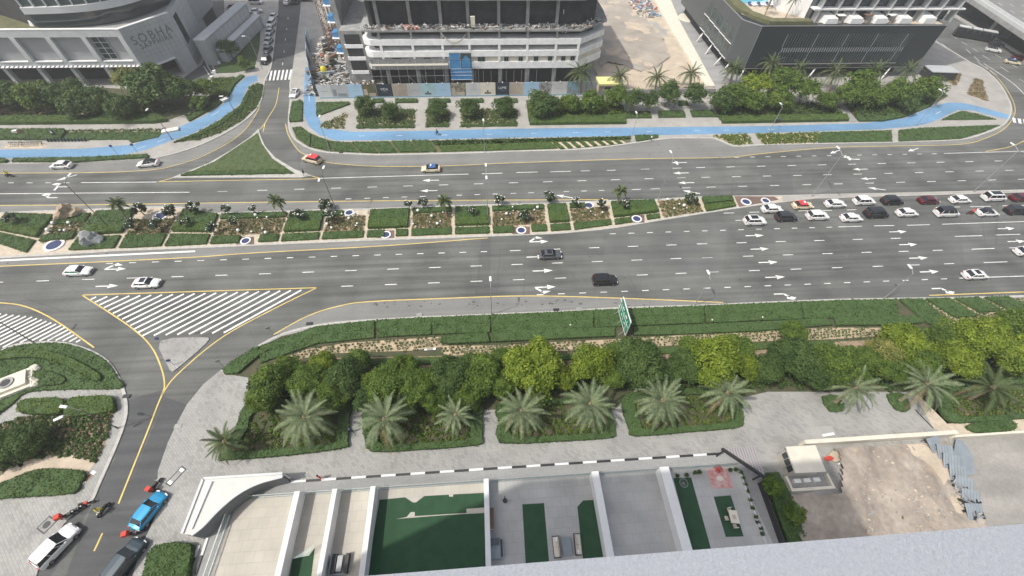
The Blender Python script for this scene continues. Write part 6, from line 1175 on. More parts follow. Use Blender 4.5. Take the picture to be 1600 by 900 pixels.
kerbrow((455, 753), (1125, 709), 1.98, 'painted_kerb', 'long black and white kerb between the paving and the service lane')
kerbrow((312, 852), (296, 892), 1.5, 'painted_kerb', 'short outer black and white kerb beside the square hedge at bottom left'); kerbrow((325, 840), (306, 897), 1.5, 'painted_kerb', 'short inner black and white kerb of the ramp at bottom left')
# ramp cover with curved inner edge
M['rampwall'] = mat('slate_render', (.16, .17, .18), .8, noise=.05, nscale=1)
zc_ = 2.8; inner = smooth(G([(442, 745), (405, 755), (372, 772), (342, 797), (318, 822), (300, 836)], zc_), 4); outer = G([(285, 834), (318, 748), (442, 740)], zc_)
t = empty('ramp_cover', (inner[0][0], inner[0][1], .1), 0, 'white wedge shaped car ramp roof with a curved inner edge', 'ramp cover')
b = MB(); b.poly(outer+inner, 2.5, zc_, 0); part(b, 'roof', M.setdefault('wedge', mat('offwhite_roof', (.60, .59, .56), .85, noise=.05, nscale=.6)), t); o = ribbon('outer_wall', outer, .2, 2.5, M['white'], t, z0=.15); loc(o)
o = ribbon('curved_wall', inner, .16, zc_-.05, M['rampwall'], t, z0=.15); loc(o); o = ribbon('edge_parapet', inner, .30, zc_+.16, M['panel_light'], t, z0=zc_); loc(o)
for a, c, nm in ((outer[0], outer[1], 'edge_parapet'), (outer[1], outer[2], 'edge_parapet')): o = ribbon(nm, [a, c], .3, zc_+.17, M['panel_light'], t, z0=zc_); loc(o)
gp = G([(334, 752), (302, 826)], zc_+.02); o = ribbon('groove', gp, .14, zc_+.02, M['conc_raw'], t, z0=zc_); loc(o); gp = G([(329, 752), (297, 827)], zc_+.1); o = ribbon('raised_rib', gp, .45, zc_+.12, M['panel_light'], t, z0=zc_); loc(o)
FN = [(-25.22, .6, 'leftmost'), (-20.55, .5, 'second'), (-15.75, .55, 'third'), (-1.28, .55, 'fourth'), (13.1, .85, 'fifth'), (22.45, 1.15, 'rightmost')]
for x, w_, nm in FN:
    t = empty('dividing_wall', (x, 6.5, .13), 0, f'{nm} white wall dividing the villa terraces', 'wall', 'white walls between the villa terraces')
    b = MB(); b.box(-w_/2, w_/2, -7.8, 7.8, 0, 2.0); b.build('wall', M['white'], t); b = MB(); b.box(-w_/2-.04, w_/2+.04, -7.8, 7.84, 2.0, 2.1); b.build('coping', M['white'], t)
M['beige_floor'] = pavermat('beige_terrace', (.50, .47, .41), (.475, .445, .39), (.42, .395, .35), 1.2, 1.2, 0, 0); M['grey_floor'] = pavermat('grey_terrace', (.45, .445, .43), (.42, .415, .40), (.37, .365, .355), 1.2, 1.2, 0, 0)
xs_ = [-33.4]+[f[0] for f in FN]+[33.6]
for k in range(7):
    a = xs_[k]+(FN[k-1][1]/2 if k else 0)+.003; c = xs_[k+1]-(FN[k][1]/2 if k < 6 else 0)-.003; xr = 35.3 if k == 6 else c; b = MB(); b.poly([(a if k else -34.2, -1), (c if k < 6 else 34.9, -1), (c if k < 6 else 33.3, 14.3), (a, 14.3)], .1, .17)
    structure(b.build('terrace_floor', M['beige_floor' if k < 4 else 'grey_floor']))
    t = empty('glass_balustrade', ((a+c)/2, 14.45, .13), 0, f'{["first", "second", "third", "fourth", "fifth", "sixth", "seventh"][k]} glass balustrade from the left along the terrace fronts', 'balustrade', 'glass balustrades of the villa terraces')
    n = max(1, round((c-a)/1.9)); w_ = (c-a)/n
    for i in range(n): b = MB(); b.box(a-(a+c)/2+i*w_+.03, a-(a+c)/2+(i+1)*w_-.03, -.01, .01, .05, 1.05); b.build('glass_pane', M['balglass'], t)
    b = MB(); b.box(a-(a+c)/2, (c-a)/2, -.05, .05, 0, .05); b.box(a-(a+c)/2, (c-a)/2, -.03, .03, 1.05, 1.09); b.build('rail', M['grey_metal'], t)
t = empty('glass_balustrade', (-33.7, 7, .13), 0, 'long glass side balustrade with white rail beside the curved ramp', 'balustrade')
for i in range(8): b = MB(); y0 = -7+i*1.85; b.add([(-.15-(7-y0)*.03, y0, .05), (-.15-(7-y0-1.8)*.03, y0+1.8, .05), (-.15-(7-y0-1.8)*.03, y0+1.8, 1.1), (-.15-(7-y0)*.03, y0, 1.1)], [(0, 1, 2, 3)]); b.build('glass_pane', M['balglass'], t)
b = MB(); b.tube((-.6, -8, 1.12), (-.15, 7.3, 1.12), .07, .07, 6); b.tube((-.6, -8, .03), (-.15, 7.3, .03), .09, .09, 6); b.build('rail', M['white'], t)
zf = .175
def turf(pts, nm='artificial_turf', mt_='turf', z=.18): return structure(slab(nm, G(pts, z), .165, z, M[mt_]))
turf([(593, 781), (633, 777), (645, 785), (650, 785), (663, 775), (701, 773), (702, 776), (708, 776), (708, 772.5), (757, 770), (760, 915), (570, 915)])
turf([(618, 811), (635, 808), (642, 800), (648, 800), (648, 806.5), (729, 801.5), (729, 795), (757, 793), (757, 801.5), (700, 804.5)], 'paving_strip', 'beige_floor', .19)
turf([(816, 788), (850, 786), (859, 890), (822, 892)]); turf([(902, 792), (911, 782), (929, 781), (945, 880), (912, 882)]); turf([(1052, 747), (1080, 746), (1113, 865), (1083, 868)]); turf([(1115, 776), (1142, 774), (1162, 838), (1134, 839)]); turf([(457, 873), (483, 868), (492, 856), (484, 920), (448, 920)])
M['rug'] = mat('red_rug', (.52, .20, .18), .9, col2=(.58, .44, .42), nscale=2.2, ndetail=6)
t = empty('patterned_rug', (P(1124, 748)[0], P(1124, 748)[1], .17), -.05, 'pink and red patterned rug on the rightmost terrace', 'rug'); b = MB(); b.box(-1.45, 1.45, -1.25, 1.25, 0, .02); b.build('rug_field', M['rug'], t)
b = MB(); b.box(-1.2, 1.2, -1.0, -.9, .02, .025); b.box(-1.2, 1.2, .9, 1.0, .02, .025); b.box(-1.2, -1.1, -.9, .9, .02, .025); b.box(1.1, 1.2, -.9, .9, .02, .025); b.build('rug_border', M['rug'], t); b = MB(); b.ico((0, 0, .02), .5, 1, (1.1, .8, .02)); b.build('rug_medallion', M['cream'], t)
def shrub(px, py, r, mk, lab, grp=None, nm='potted_plant', pot=True):
    x, y, _ = P(px, py, .3); t = empty(nm, (x, y, .17), 0, lab, 'plant', grp); n = int(90*max(.5, r)); v = rng.normal(size=(n, 3)); v /= np.linalg.norm(v, axis=1, keepdims=True); v[:, 2] = abs(v[:, 2])
    quads_mesh('foliage', v*r*rng.uniform(.4, 1, (n, 1))+np.array([0, 0, .3 if pot else 0]), v+rng.normal(0, .4, (n, 3)), rng.uniform(.7, 1.3, n)*.16, M[mk], t)
    if pot: b = MB(); b.tube((0, 0, 0), (0, 0, .35), .15, .2, 10); b.build('pot', M['dark'], t)
shrub(1122, 733, .65, 'red_cloth', 'small tree with dark red leaves overlapping the patterned rug', None, 'red_shrub', False)
for k, (px, py) in enumerate(((1157, 739), (1160, 748), (1163, 757), (1167, 768), (1171, 781), (1175, 794), (1180, 808), (1183, 816), (1188, 826), (1190, 834), (1085, 739), (1092, 738), (1140, 735), (1149, 734), (1058, 744), (1072, 743))):
    shrub(px, py, .32, 'leaf_dark', [f'{["first", "second", "third", "fourth", "fifth", "sixth", "seventh", "eighth", "ninth", "tenth"][k]} potted plant from the front along the right terrace edge' if k < 10 else f'potted plant by the front glass, {["left of the rug", "just left of the rug", "right of the rug", "in the right front corner", "beside the turf corner", "at the turf edge"][k-10]}'][0], 'potted plants on the right terrace')
def boxes(nm, px, py, rz, lab, cat, parts, z=.17):
    x, y, _ = P(px, py, z); t = empty(nm, (x, y, z), rz, lab, cat)
    for pn, mt_, bx in parts:
        b = MB()
        for q_ in bx: b.box(*q_)
        b.build(pn, M[mt_], t)
    return t
def sofa(px, py, rz, lab, L_=2.3):
    h = L_/2; boxes('outdoor_sofa', px, py, rz, lab, 'sofa', [('frame', 'dark', [(-h, h, -.4, -.34, 0, .65), (-h, -h+.06, -.4, .4, 0, .55), (h-.06, h, -.4, .4, 0, .55), (-h, h, .34, .4, 0, .25)]), ('seat_cushion', 'cream', [(-h+.08, -.02, -.3, .36, .25, .42)]), ('seat_cushion', 'cream', [(.02, h-.08, -.3, .36, .25, .42)]), ('back_cushion', 'sandgrey', [(-h+.1, h-.1, -.33, -.2, .42, .72)]), ('pillow', 'white_dirty', [(h-.55, h-.15, -.2, .05, .42, .6)])])
sofa(869, 855, -math.pi/2+math.pi, 'left cream cushioned outdoor sofa beside the turf strip'); sofa(902, 851, math.pi/2-.05+math.pi, 'right cream cushioned outdoor sofa facing the grey table')
boxes('coffee_table', 885, 854, .0, 'grey coffee table between the two outdoor sofas', 'table', [('table_top', 'slab_blue', [(-.55, .55, -.95, .95, .36, .42)]), ('leg', 'dark', [(-.5, -.44, -.9, -.84, 0, .36)]), ('leg', 'dark', [(.44, .5, -.9, -.84, 0, .36)]), ('leg', 'dark', [(-.5, -.44, .84, .9, 0, .36)]), ('leg', 'dark', [(.44, .5, .84, .9, 0, .36)])])
boxes('barbecue_counter', 775, 858, 0, 'blue grey covered barbecue counter against the fourth white wall', 'barbecue', [('body', 'slab_blue', [(-.75, .55, -1.1, 1.1, 0, .95)]), ('side_shelf', 'dark', [(.55, .8, -.9, .9, .75, .85)]), ('lid', 'glassdark', [(-.5, .4, .3, 1.0, .95, 1.15)])])
t = boxes('kettle_grill', 789, 784, 0, 'small black kettle grill alone on the fifth terrace', 'grill', [('stand', 'dark', [(-.05, .05, -.05, .05, 0, .6)])]); b = MB(); b.ico((0, 0, .7), .32, 2, (1, 1, .75)); b.build('bowl', M['dark'], t); b = MB(); b.tube((0, .3, .7), (0, .55, .8), .07, .05, 6); b.build('handle', M['dark'], t)
boxes('wooden_shelf', 769, 812, 0, 'narrow brown wooden shelf against the fourth white wall', 'shelf', [('board', 'rust', [(-.22, .22, -1.2, 1.2, .4, .5)]), ('board', 'rust', [(-.22, .22, -1.2, 1.2, .9, 1.0)]), ('side', 'sandpath', [(-.2, .2, -1.25, -1.18, 0, 1.0)]), ('side', 'sandpath', [(-.2, .2, 1.18, 1.25, 0, 1.0)])])
boxes('dining_table', 1143, 809, -.12, 'pale dining table on the small turf rectangle', 'table', [('table_top', 'cream', [(-.55, .55, -.75, .75, .7, .76)]), ('leg', 'rust', [(-.5, -.42, -.7, -.62, 0, .7)]), ('leg', 'rust', [(.42, .5, -.7, -.62, 0, .7)]), ('leg', 'rust', [(-.5, -.42, .62, .7, 0, .7)]), ('leg', 'rust', [(.42, .5, .62, .7, 0, .7)]), ('tray', 'sandgrey', [(-.2, .25, -.3, .2, .765, .8)])])
for px, py, rz, lab in ((1137, 798, 0, 'dining chair behind the pale terrace table'), (1146, 823, math.pi, 'dining chair in front of the pale terrace table'), (1133, 811, math.pi/2, 'dining chair left of the pale terrace table')):
    boxes('dining_chair', px, py, rz, lab, 'chair', [('seat', 'sandgrey', [(-.24, .24, -.24, .24, .42, .48)]), ('backrest', 'cream', [(-.24, .24, .2, .26, .48, .95)]), ('leg', 'rust', [(-.22, -.17, -.22, -.17, 0, .42)]), ('leg', 'rust', [(.17, .22, -.22, -.17, 0, .42)]), ('leg', 'rust', [(-.22, -.17, .17, .22, 0, .42)]), ('leg', 'rust', [(.17, .22, .17, .22, 0, .42)])])
x, y, _ = P(1068, 755, .5); t = empty('round_wire_chair', (x, y, .17), 0, 'round pale wire chair on the long dark turf strip', 'chair'); b = MB()
for k in range(16): a = k*math.pi/8; c = (k+1)*math.pi/8; b.tube((math.cos(a)*.55, math.sin(a)*.55, .45), (math.cos(c)*.55, math.sin(c)*.55, .45), .03, .03, 4); b.tube((math.cos(a)*.55, math.sin(a)*.55, .45), (0, 0, .15), .012, .012, 3)
b.build('wire_seat', M['pole'], t); b = MB(); b.tube((0, 0, 0), (0, 0, .15), .25, .25, 10); b.build('base', M['dark'], t)
boxes('outdoor_lounge_set', 533, 881, 0, 'dark wicker lounge set with pale grey table top on the third terrace', 'sofa', [('bench', 'dark', [(-.95, -.45, -1.0, 1.0, 0, .7)]), ('bench', 'dark', [(.62, 1.0, -1.0, 1.0, 0, .7)]), ('table_top', 'panel_grey', [(-.35, .25, -.8, .8, .5, .58)]), ('backrest', 'slab_blue', [(-1.05, -.93, -1.0, 1.0, .3, .9)]), ('armrest', 'slab_blue', [(-.95, .9, -1.15, -1.0, 0, .6)])])
o = slab('glass_screen', G([(457, 873), (482, 868), (493, 849)], 1.2), 1.15, 1.2, M['balglass']); tag(o, 'triangular green glass pane over turf on the second terrace', 'glass screen')
# right edge: low wall, fence, garden strip, pergola
o = ribbon('terrace_wall', G([(1156, 737), (1175, 790), (1198, 852), (1215, 900)], .5), .18, .6, M['panel_light'], None, z0=.1); tag(o, 'thin pale wall along the right edge of the last terrace', 'wall')
o = ribbon('lane_fence', G([(1190, 752), (1208, 800), (1226, 850), (1240, 890)], 1.2), .12, 1.4, M['dark'], None, z0=.1); tag(o, 'dark fence between the lane and the green garden strip', 'fence')
gs = G([(1193, 742), (1213, 740), (1233, 780), (1250, 830), (1262, 880), (1240, 890), (1228, 850), (1210, 800)], .3); structure(slab('garden_strip', gs, .12, .15, M['soil_dark'])); hedge('garden_hedge', gs, .9, M['leaf_hedge'], 'dense dark green hedge strip between the lane fence and the sand plot', 'hedge', dens=50, rag=.25)
tree(1243, 805, 1.3, 1.8, 'mid', 'small bushy tree leaning over the sand plot from the garden strip', None, near=False); tree(1205, 757, 1.3, 2.0, 'mid', 'small green tree beside the slatted canopy', None, near=False)
tp = G([(1128, 701), (1180, 698), (1197, 747)], 2.9); t = empty('slatted_canopy', (tp[0][0], tp[0][1], .1), 0, 'triangular slatted grey canopy at the end of the service lane', 'canopy')
b = MB(); b.poly(tp, 2.75, 2.85, bottom=True); part(b, 'frame', M['slab_blue'], t)
n = 13; ax, ay = tp[0]; bx, by = tp[1]; cx, cy = tp[2]
for k in range(n):
    s0 = (k+.12)/n; s1 = (k+.72)/n; q_ = [(ax+(bx-ax)*s0, ay+(by-ay)*s0), (ax+(bx-ax)*s1, ay+(by-ay)*s1), (ax+(cx-ax)*s1+0, ay+(cy-ay)*s1), (ax+(cx-ax)*s0, ay+(cy-ay)*s0)]; b = MB(); b.poly(q_, 2.86, 2.96); part(b, 'slat', M['rockslat'] if 'rockslat' in M else M.setdefault('rockslat', mat('mauve_slat', (.36, .32, .32), .7)), t)
o = ribbon('edge_beam', [tp[0], tp[2]], .28, 3.1, M['dark'], t, z0=2.6); loc(o)
for p in ((tp[0][0]+.3, tp[0][1]-.2), (tp[1][0]-.3, tp[1][1]-.3), (tp[2][0]-.2, tp[2][1]+.5)): b = MB(); b.box(p[0]-.08, p[0]+.08, p[1]-.08, p[1]+.08, .1, 2.75); part(b, 'post', M['dark'], t)
# boundary wall, cabin, sand plot
bw = empty('boundary_wall', (57, 16.5, .1), 0, 'long cream boundary wall with a wide flat coping behind the sand plot', 'wall'); b = MB(); b.box(43.6-57, 66.5-57, -.22, .22, 0, 1.5); b.build('wall', M['cream'], bw)
k = 0; x = 43.6-57
while x < 9.4: b = MB(); x1 = min(x+2.3, 9.5); b.box(x+.015, x1-.015, -.28, .28, 1.5, 1.6); b.build('coping_slab', M['cream'], bw); x = x1
b = MB(); b.box(66.5, 120, 16.0, 16.3, .1, 1.0); o = b.build('boundary_wall', M['cream']); tag(o, 'thin cream wall running on to the right edge beside the sand verge', 'wall')
r0 = P(1228, 698, 3.1); r1 = P(1274, 695.5, 3.1); r2 = P(1291, 737, 3.1); r3 = P(1243, 739, 3.1)
t = empty('site_cabin', (r0[0], r0[1], .12), 0, 'cream flat roofed guard cabin behind the sand plot', 'cabin')
b = MB(); b.poly([q_[:2] for q_ in (r0, r1, r2, r3)], 2.9, 3.1, bottom=True); part(b, 'roof', M['cream'], t)
b = MB(); b.poly([(r0[0]+.25, r0[1]-.25), (r1[0]-.2, r1[1]-.25), (r2[0]-.25, r2[1]+.25), (r3[0]+.3, r3[1]+.2)], .1, 2.9); part(b, 'walls', M['beige_floor'], t)
for k in range(3):
    f = .25+.25*k; x = r0[0]+(r3[0]-r0[0])*f+.16; y = r0[1]+(r3[1]-r0[1])*f; b = MB(); b.box(x, x+.1, y-.35, y+.35, 1.4, 2.4); part(b, 'window', M['glassdark'], t)
b = MB(); xl, xr, yb, yt = P(1232, 768)[0], P(1300, 764)[0], P(1260, 768)[1], P(1260, 744)[1]
for q_ in ((xl, xl+.3, yb, yt), (xr-.3, xr, yb, yt), (xl+.3, xr-.3, yb, yb+.35)): b = MB(); b.box(*q_, .1, .75); part(b, 'low_wall', M['cream'], t)
b = MB(); b.box(xl+.3, xr-.3, yb+.35, yt, .12, .2); part(b, 'floor', M['conc_raw'], t)
for k in range(3): b = MB(); x = xl+1.5+k*1.35; b.box(x-.45, x+.45, yb+1.0, yb+1.5, .2, .65); o = b.build('white_box', M['white'], None); tag(o, f'{["left", "middle", "right"][k]} of three white boxes inside the open bay of the cream cabin', 'box', 'white boxes at the cabin')
terrain('sand_plot', G([(1222, 772), (1306, 770), (1300, 712), (1290, 701), (1470, 690), (1490, 720), (1512, 762), (1530, 805), (1545, 850), (1560, 920), (1240, 920), (1246, 860)], 0), .13, 1.15, .35, M['plot'], 21)
structure(slab('sand_bank', smooth(G([(1300, 705), (1460, 692), (1478, 705), (1500, 745), (1522, 790), (1533, 830), (1545, 880), (1520, 880), (1500, 825), (1480, 770), (1455, 730), (1420, 712), (1350, 716), (1305, 722)], .4), 2, True), .1, .5, M['sand']))
structure(slab('concrete_yard', G([(1482, 687), (1700, 673), (1800, 900), (1560, 920), (1545, 860), (1510, 760)], .2), .1, .2, mat('streaked_concrete', (.36, .34, .31), .9, col2=(.25, .24, .22), nscale=.35, f2=(3, .1), stretch=(.35, 1, 1))))
sh = [(1462, 694, .2, 'first'), (1478, 707, -.2, 'second'), (1488, 722, -.35, 'third'), (1498, 739, -.3, 'fourth'), (1508, 758, -.35, 'fifth'), (1518, 778, -.3, 'sixth'), (1524, 800, -.1, 'seventh'), (1533, 858, -.2, 'lowest')]
for px, py, rz, nm in sh:
    x, y, _ = P(px, py, .9); t = empty('steel_fence_panel', (x, y, .15), rz, f'{nm} grey corrugated steel panel in the leaning row between sand and yard', 'fence panel', 'grey steel panels beside the sand plot')
    V = []; 
    for i in range(13): u_ = -1.1+i*.183; zz_ = .04 if i % 2 else 0; V += [(u_, -.95, .35+zz_), (u_, .95, 1.1+zz_)]
    o = mesh('corrugated_sheet', V, [(2*i, 2*i+2, 2*i+3, 2*i+1) for i in range(12)], M['slab_blue'], t); b = MB(); b.tube((-1, -.95, .3), (-1, .95, 1.05), .04, .04, 4); b.tube((1, -.95, .3), (1, .95, 1.05), .04, .04, 4); b.build('frame', M['dark'], t)
    for s_ in (-1, 1): b = MB(); b.tube((s_, .9, 1.0), (s_, .9, 0), .04, .04, 4); b.build('prop', M['dark'], t)
o = slab('leaning_board', G([(1494, 686), (1504, 688), (1520, 712), (1524, 741), (1508, 743), (1489, 713)], .8), .7, .8, M['slab_blue']); tag(o, 'big pointed grey board lying on the concrete yard', 'board')
junk('debris', 70, (45, 60), (3, 15), (.3, .55), .38, [M['conc_raw'], M['rust'], M['sand'], M['panel_grey'], M['conc_raw'], M['sandlot']], 31); junk('wire_tangle', 90, (P(1490, 770)[0], P(1505, 770)[0]), (6, 10.5), (.4, .8), .8, [M['dark'], M['conc_raw'], M['grey_metal']], 32)
g_ = random.Random(8); b = MB()
def ploth(x, y): x0_ = min(p[0] for p in PLOT); y0_ = min(p[1] for p in PLOT); return .13+1.15*max(0, sum(mnoise.noise(Vector((x/s_+21, y/s_, 21)))*a for s_, a in ((9, 1), (3.5, .45), (1.3, .18), (.6, .07)))+.45)
PLOT = G([(1222, 772), (1306, 770), (1300, 712), (1290, 701), (1470, 690), (1490, 720), (1512, 762), (1530, 805), (1545, 850), (1560, 920), (1240, 920), (1246, 860)], 0)
for k in range(230):
    x, y = g_.uniform(42, 62), g_.uniform(2, 15.5)
    if g_.random() < .5: x = 47+(y-3)*.35+g_.gauss(0, .5) if k % 2 else 56+g_.gauss(0, 1.2); y = y if k % 2 else 8+g_.gauss(0, 1.5)
    if inside((x, y), PLOT): b.ico((x, y, ploth(x, y)+.02), g_.uniform(.06, .26), 1, (1, g_.uniform(.5, 1), .6), .6, k, g_.randrange(4))
b.build('stones', [M['plot'], M['sand'], M['conc_raw'], M['sandlot']])['kind'] = 'stuff'
for px, py, mk, L_, an, lab in ((1432, 856, 'blue_cloth', .9, .3, 'crumpled blue sheet on the sand plot'), (1400, 845, 'slab_blue', .6, .8, 'small blue grey scrap on the sand plot'), (1295, 716, 'red_cloth', .8, .1, 'orange red sheeting beside the cream cabin'), (1338, 716, 'red_cloth', .8, .9, 'dark red pipe end on the sand')):
    x, y, _ = P(px, py, .6); b = MB(); b.ico((0, 0, 0), L_*.6, 1, (1.5, .6, .3), .9, px); o = b.build('scrap_sheet', M[mk], None, (x, y, .6)); o.rotation_euler = (0, 0, an); tag(o, lab, 'scrap')
o = ribbon('pipe', G([(1310, 725), (1328, 717)], .6), .22, .7, M['white'], None, z0=.45); tag(o, 'short white pipe beside the dark red one on the sand', 'pipe')
boxes('floor_lamp_box', 1293, 680, .1, 'white slab on a grey pad behind the cream boundary wall', 'box', [('lid', 'white', [(-.9, .9, -.2, .2, .05, .3)]), ('foot', 'conc_raw', [(-.9, -.6, -.9, -.7, 0, .1)])])
# own tower (casts the shade over the terraces) with the balcony ledge the picture is taken from
tw = empty('apartment_tower', (0, -16, 0), 0, 'pale apartment tower whose rough stucco balcony ledge fills the bottom edge', 'building')
b = MB(); b.box(-45, -2, -36, -3.5, 0, 80.5); part(b, 'wall', M['white'], tw)
for k in range(22):
    z = 1.5+k*3.15
    if abs(z-57) < 4.5: continue
    for j in range(5): b = MB(); x = -43+j*8.2; b.box(x, x+5.5, -3.56, -3.45, z, z+2.2); part(b, 'window', M['glassdark'], tw) if k % 3 == 0 else None
b = MB(); b.box(-9, 3, -3.45, -.27, 57.3, 57.5); part(b, 'balcony_slab', M['white'], tw)
# parapet with a gently uneven stucco surface
g_ = []; nx, ny = 420, 26; V = []
for j in range(ny+1):
    for i in range(nx+1):
        x = -1.6+3.9*i/nx; y = -.27+.37*j/ny; V.append((x, y, 58.8+.0005*mnoise.noise(Vector((x*80, y*80, 0)))+.0007*mnoise.noise(Vector((x*190, y*190, 3)))))
Fc = [(j*(nx+1)+i, j*(nx+1)+i+1, (j+1)*(nx+1)+i+1, (j+1)*(nx+1)+i) for j in range(ny) for i in range(nx)]
o = mesh('parapet_top', V, Fc, M['stucco'], tw, sm=True); loc(o); o['kind'] = 'stuff' if False else 'part'; del o['kind']
b = MB(); b.box(-9, 3, -.265, .095, 57.3, 58.79); part(b, 'parapet', M['stucco'], tw)
# ================================================================== VEHICLES
def paint(nm, c, metal=.0, r=.28): M['p_'+nm] = mat('car_paint_'+nm, c, r, metal=metal, coat=.6)
for nm, c, mm in (('white', (.74, .74, .73), 0), ('grey', (.12, .13, .14), .4), ('black', (.018, .02, .022), .2), ('darkgrey', (.045, .05, .055), .3), ('red', (.10, .012, .018), .2), ('cream', (.66, .58, .40), 0), ('blue', (.02, .28, .52), .3), ('taxired', (.62, .04, .04), 0), ('taxiblue', (.05, .12, .30), 0), ('green', (.01, .20, .11), 0), ('silver', (.45, .46, .47), .5), ('petrol', (.03, .05, .065), .3)): paint(nm, c, mm)
CARM = {}
def cm(key, b, mt_):
    o = b.build('m', mt_); me = o.data; bpy.data.objects.remove(o); me.name = key[0]; CARM[key] = me; return me
SPEC = {  # length, half width, stations (x frac, half width frac, z belt), greenhouse (rear base, rear top, front top, front base, roof z)
 'sedan': (4.75, .92, [(-.5, .80, .72), (-.47, .93, .90), (-.36, .98, .98), (-.2, 1, .96), (.12, 1, .94), (.24, .99, .92), (.38, .96, .84), (.46, .88, .72), (.5, .72, .55)], (-.42, -.26, .08, .25, 1.45)),
 'coupe': (4.9, .95, [(-.5, .82, .75), (-.47, .94, .94), (-.3, 1, .98), (.1, 1, .94), (.22, .99, .90), (.38, .96, .80), (.47, .86, .66), (.5, .7, .5)], (-.44, -.22, .06, .23, 1.40)),
 'suv': (4.85, .97, [(-.5, .86, .90), (-.48, .95, 1.08), (-.36, .99, 1.10), (0, 1, 1.08), (.2, 1, 1.06), (.3, .99, 1.04), (.42, .96, .96), (.48, .88, .82), (.5, .8, .6)], (-.485, -.40, .07, .25, 1.74)),
 'van': (5.2, 1.0, [(-.5, .9, 1.0), (-.48, .97, 1.14), (-.3, 1, 1.15), (.2, 1, 1.12), (.32, .99, 1.06), (.44, .95, .96), (.49, .86, .8), (.5, .8, .6)], (-.49, -.45, .16, .33, 1.92)),
}
def carmesh(kind):
    L_, w, st, gh = SPEC[kind]; zb = .24
    b = MB(); n = None; rows = []
    for xf, wf, zt_ in st:
        ww = w*wf; x = xf*L_; rows.append([(x, -ww*.9, zb), (x, -ww, .42), (x, -ww, zt_-.20), (x, -ww*.965, zt_-.07), (x, -ww*.80, zt_), (x, 0, zt_+.035), (x, ww*.80, zt_), (x, ww*.965, zt_-.07), (x, ww, zt_-.20), (x, ww, .42), (x, ww*.9, zb)])
    n = len(rows[0]); V = [p for r in rows for p in r]; Fc = [(i*n+j, i*n+j+1, (i+1)*n+j+1, (i+1)*n+j) for i in range(len(rows)-1) for j in range(n-1)]
    Fc = [f[::-1] for f in Fc]; Fc += [tuple(range(n)), tuple(((len(rows)-1)*n+j) for j in range(n))[::-1]]; Fc += [(i*n, (i+1)*n, (i+1)*n+n-1, i*n+n-1)[::-1] for i in range(len(rows)-1)]
    b.add(V, Fc); cm(('body', kind), b, M['p_white'])
    rb, rt_, ft, fb, zr_ = [q_*L_ if k < 4 else q_ for k, q_ in enumerate(gh)]
    def belt(x):
        xf = x/L_
        for (a, _, z0), (c, _, z1) in zip(st, st[1:]):
            if a <= xf <= c: return z0+(z1-z0)*(xf-a)/(c-a)
        return st[-1][2]
    wb, wt = w*.95, w*.76
    b = MB(); zr0, zf0 = belt(rb)-.04, belt(fb)-.04
    V = [(rb, -wb*.9, zr0), (fb, -wb*.92, zf0), (fb, wb*.92, zf0), (rb, wb*.9, zr0), (rt_, -wt*.96, zr_-.04), (ft, -wt, zr_-.04), (ft, wt, zr_-.04), (rt_, wt*.96, zr_-.04)]
    b.add(V, [(1, 2, 6, 5)]); cm(('windscreen', kind), b, M['carglass'])
    b = MB(); b.add(V, [(3, 0, 4, 7)]); cm(('rear_window', kind), b, M['carglass'])
    b = MB(); b.add(V, [(0, 1, 5, 4), (2, 3, 7, 6)]); cm(('side_windows', kind), b, M['carglass'])
    b = MB(); e = .05; q_ = []
    for x, ww in ((rt_-e, wt*.9), (rt_+.25, wt*1.04), ((rt_+ft)/2, wt*1.07), (ft-.2, wt*1.05), (ft+e, wt*.94)): q_.append([(x, -ww, zr_-.05), (x, -ww*.82, zr_+.005), (x, 0, zr_+.035), (x, ww*.82, zr_+.005), (x, ww, zr_-.05)])
    V2 = [p for r in q_ for p in r]; b.add(V2, [(i*5+j, (i+1)*5+j, (i+1)*5+j+1, i*5+j+1) for i in range(4) for j in range(4)]+[(0, 1, 2, 3, 4), (20, 24, 23, 22, 21)]); cm(('roof', kind), b, M['p_white'])
    b = MB()
    for s_ in (-1, 1):
        a0 = 0 if s_ < 0 else 3; 
        for i0, i1 in (((1, 5), (0, 4)) if s_ < 0 else ((2, 6), (3, 7))): b.tube(V[i0], V[i1], .05, .04, 4)
        for f in (.42, .78) if kind != 'coupe' else (.5,):
            xb = rb+(fb-rb)*f; xt = rt_+(ft-rt_)*f; b.tube((xb, s_*wb*.925, belt(xb)-.04), (xt, s_*wt*1.0, zr_-.05), .035, .03, 4)
    cm(('pillars', kind), b, M['p_white'])
    b = MB(); b.tube((0, -.11, 0), (0, .11, 0), .34, .34, 14); cm(('tyre', kind), b, M['tyre']); b = MB(); b.tube((0, -.125, 0), (0, .125, 0), .21, .21, 10); cm(('rim', kind), b, M['rim'])
    zl = st[-2][2]-.12; b = MB(); b.obox((L_*.475, -w*.66), -.35, .10, .20, zl-.08, zl+.07); cm(('headlight', kind), b, M['lamp_w']); b = MB(); b.obox((L_*.475, w*.66), .35, .10, .20, zl-.08, zl+.07); cm(('headlight2', kind), b, M['lamp_w'])
    zl = st[0][2]; b = MB(); b.box(-L_*.5-.02, -L_*.46, -w*.86, -w*.5, zl-.02, zl+.12); cm(('tail_light', kind), b, M['lamp_r']); b = MB(); b.box(-L_*.5-.02, -L_*.46, w*.5, w*.86, zl-.02, zl+.12); cm(('tail_light2', kind), b, M['lamp_r'])
    b = MB(); b.box(fb-.55, fb-.35, -w*1.1, -w*.92, zf0+.02, zf0+.16); cm(('mirror', kind), b, M['p_white']); b = MB(); b.box(fb-.55, fb-.35, w*.92, w*1.1, zf0+.02, zf0+.16); cm(('mirror2', kind), b, M['p_white'])
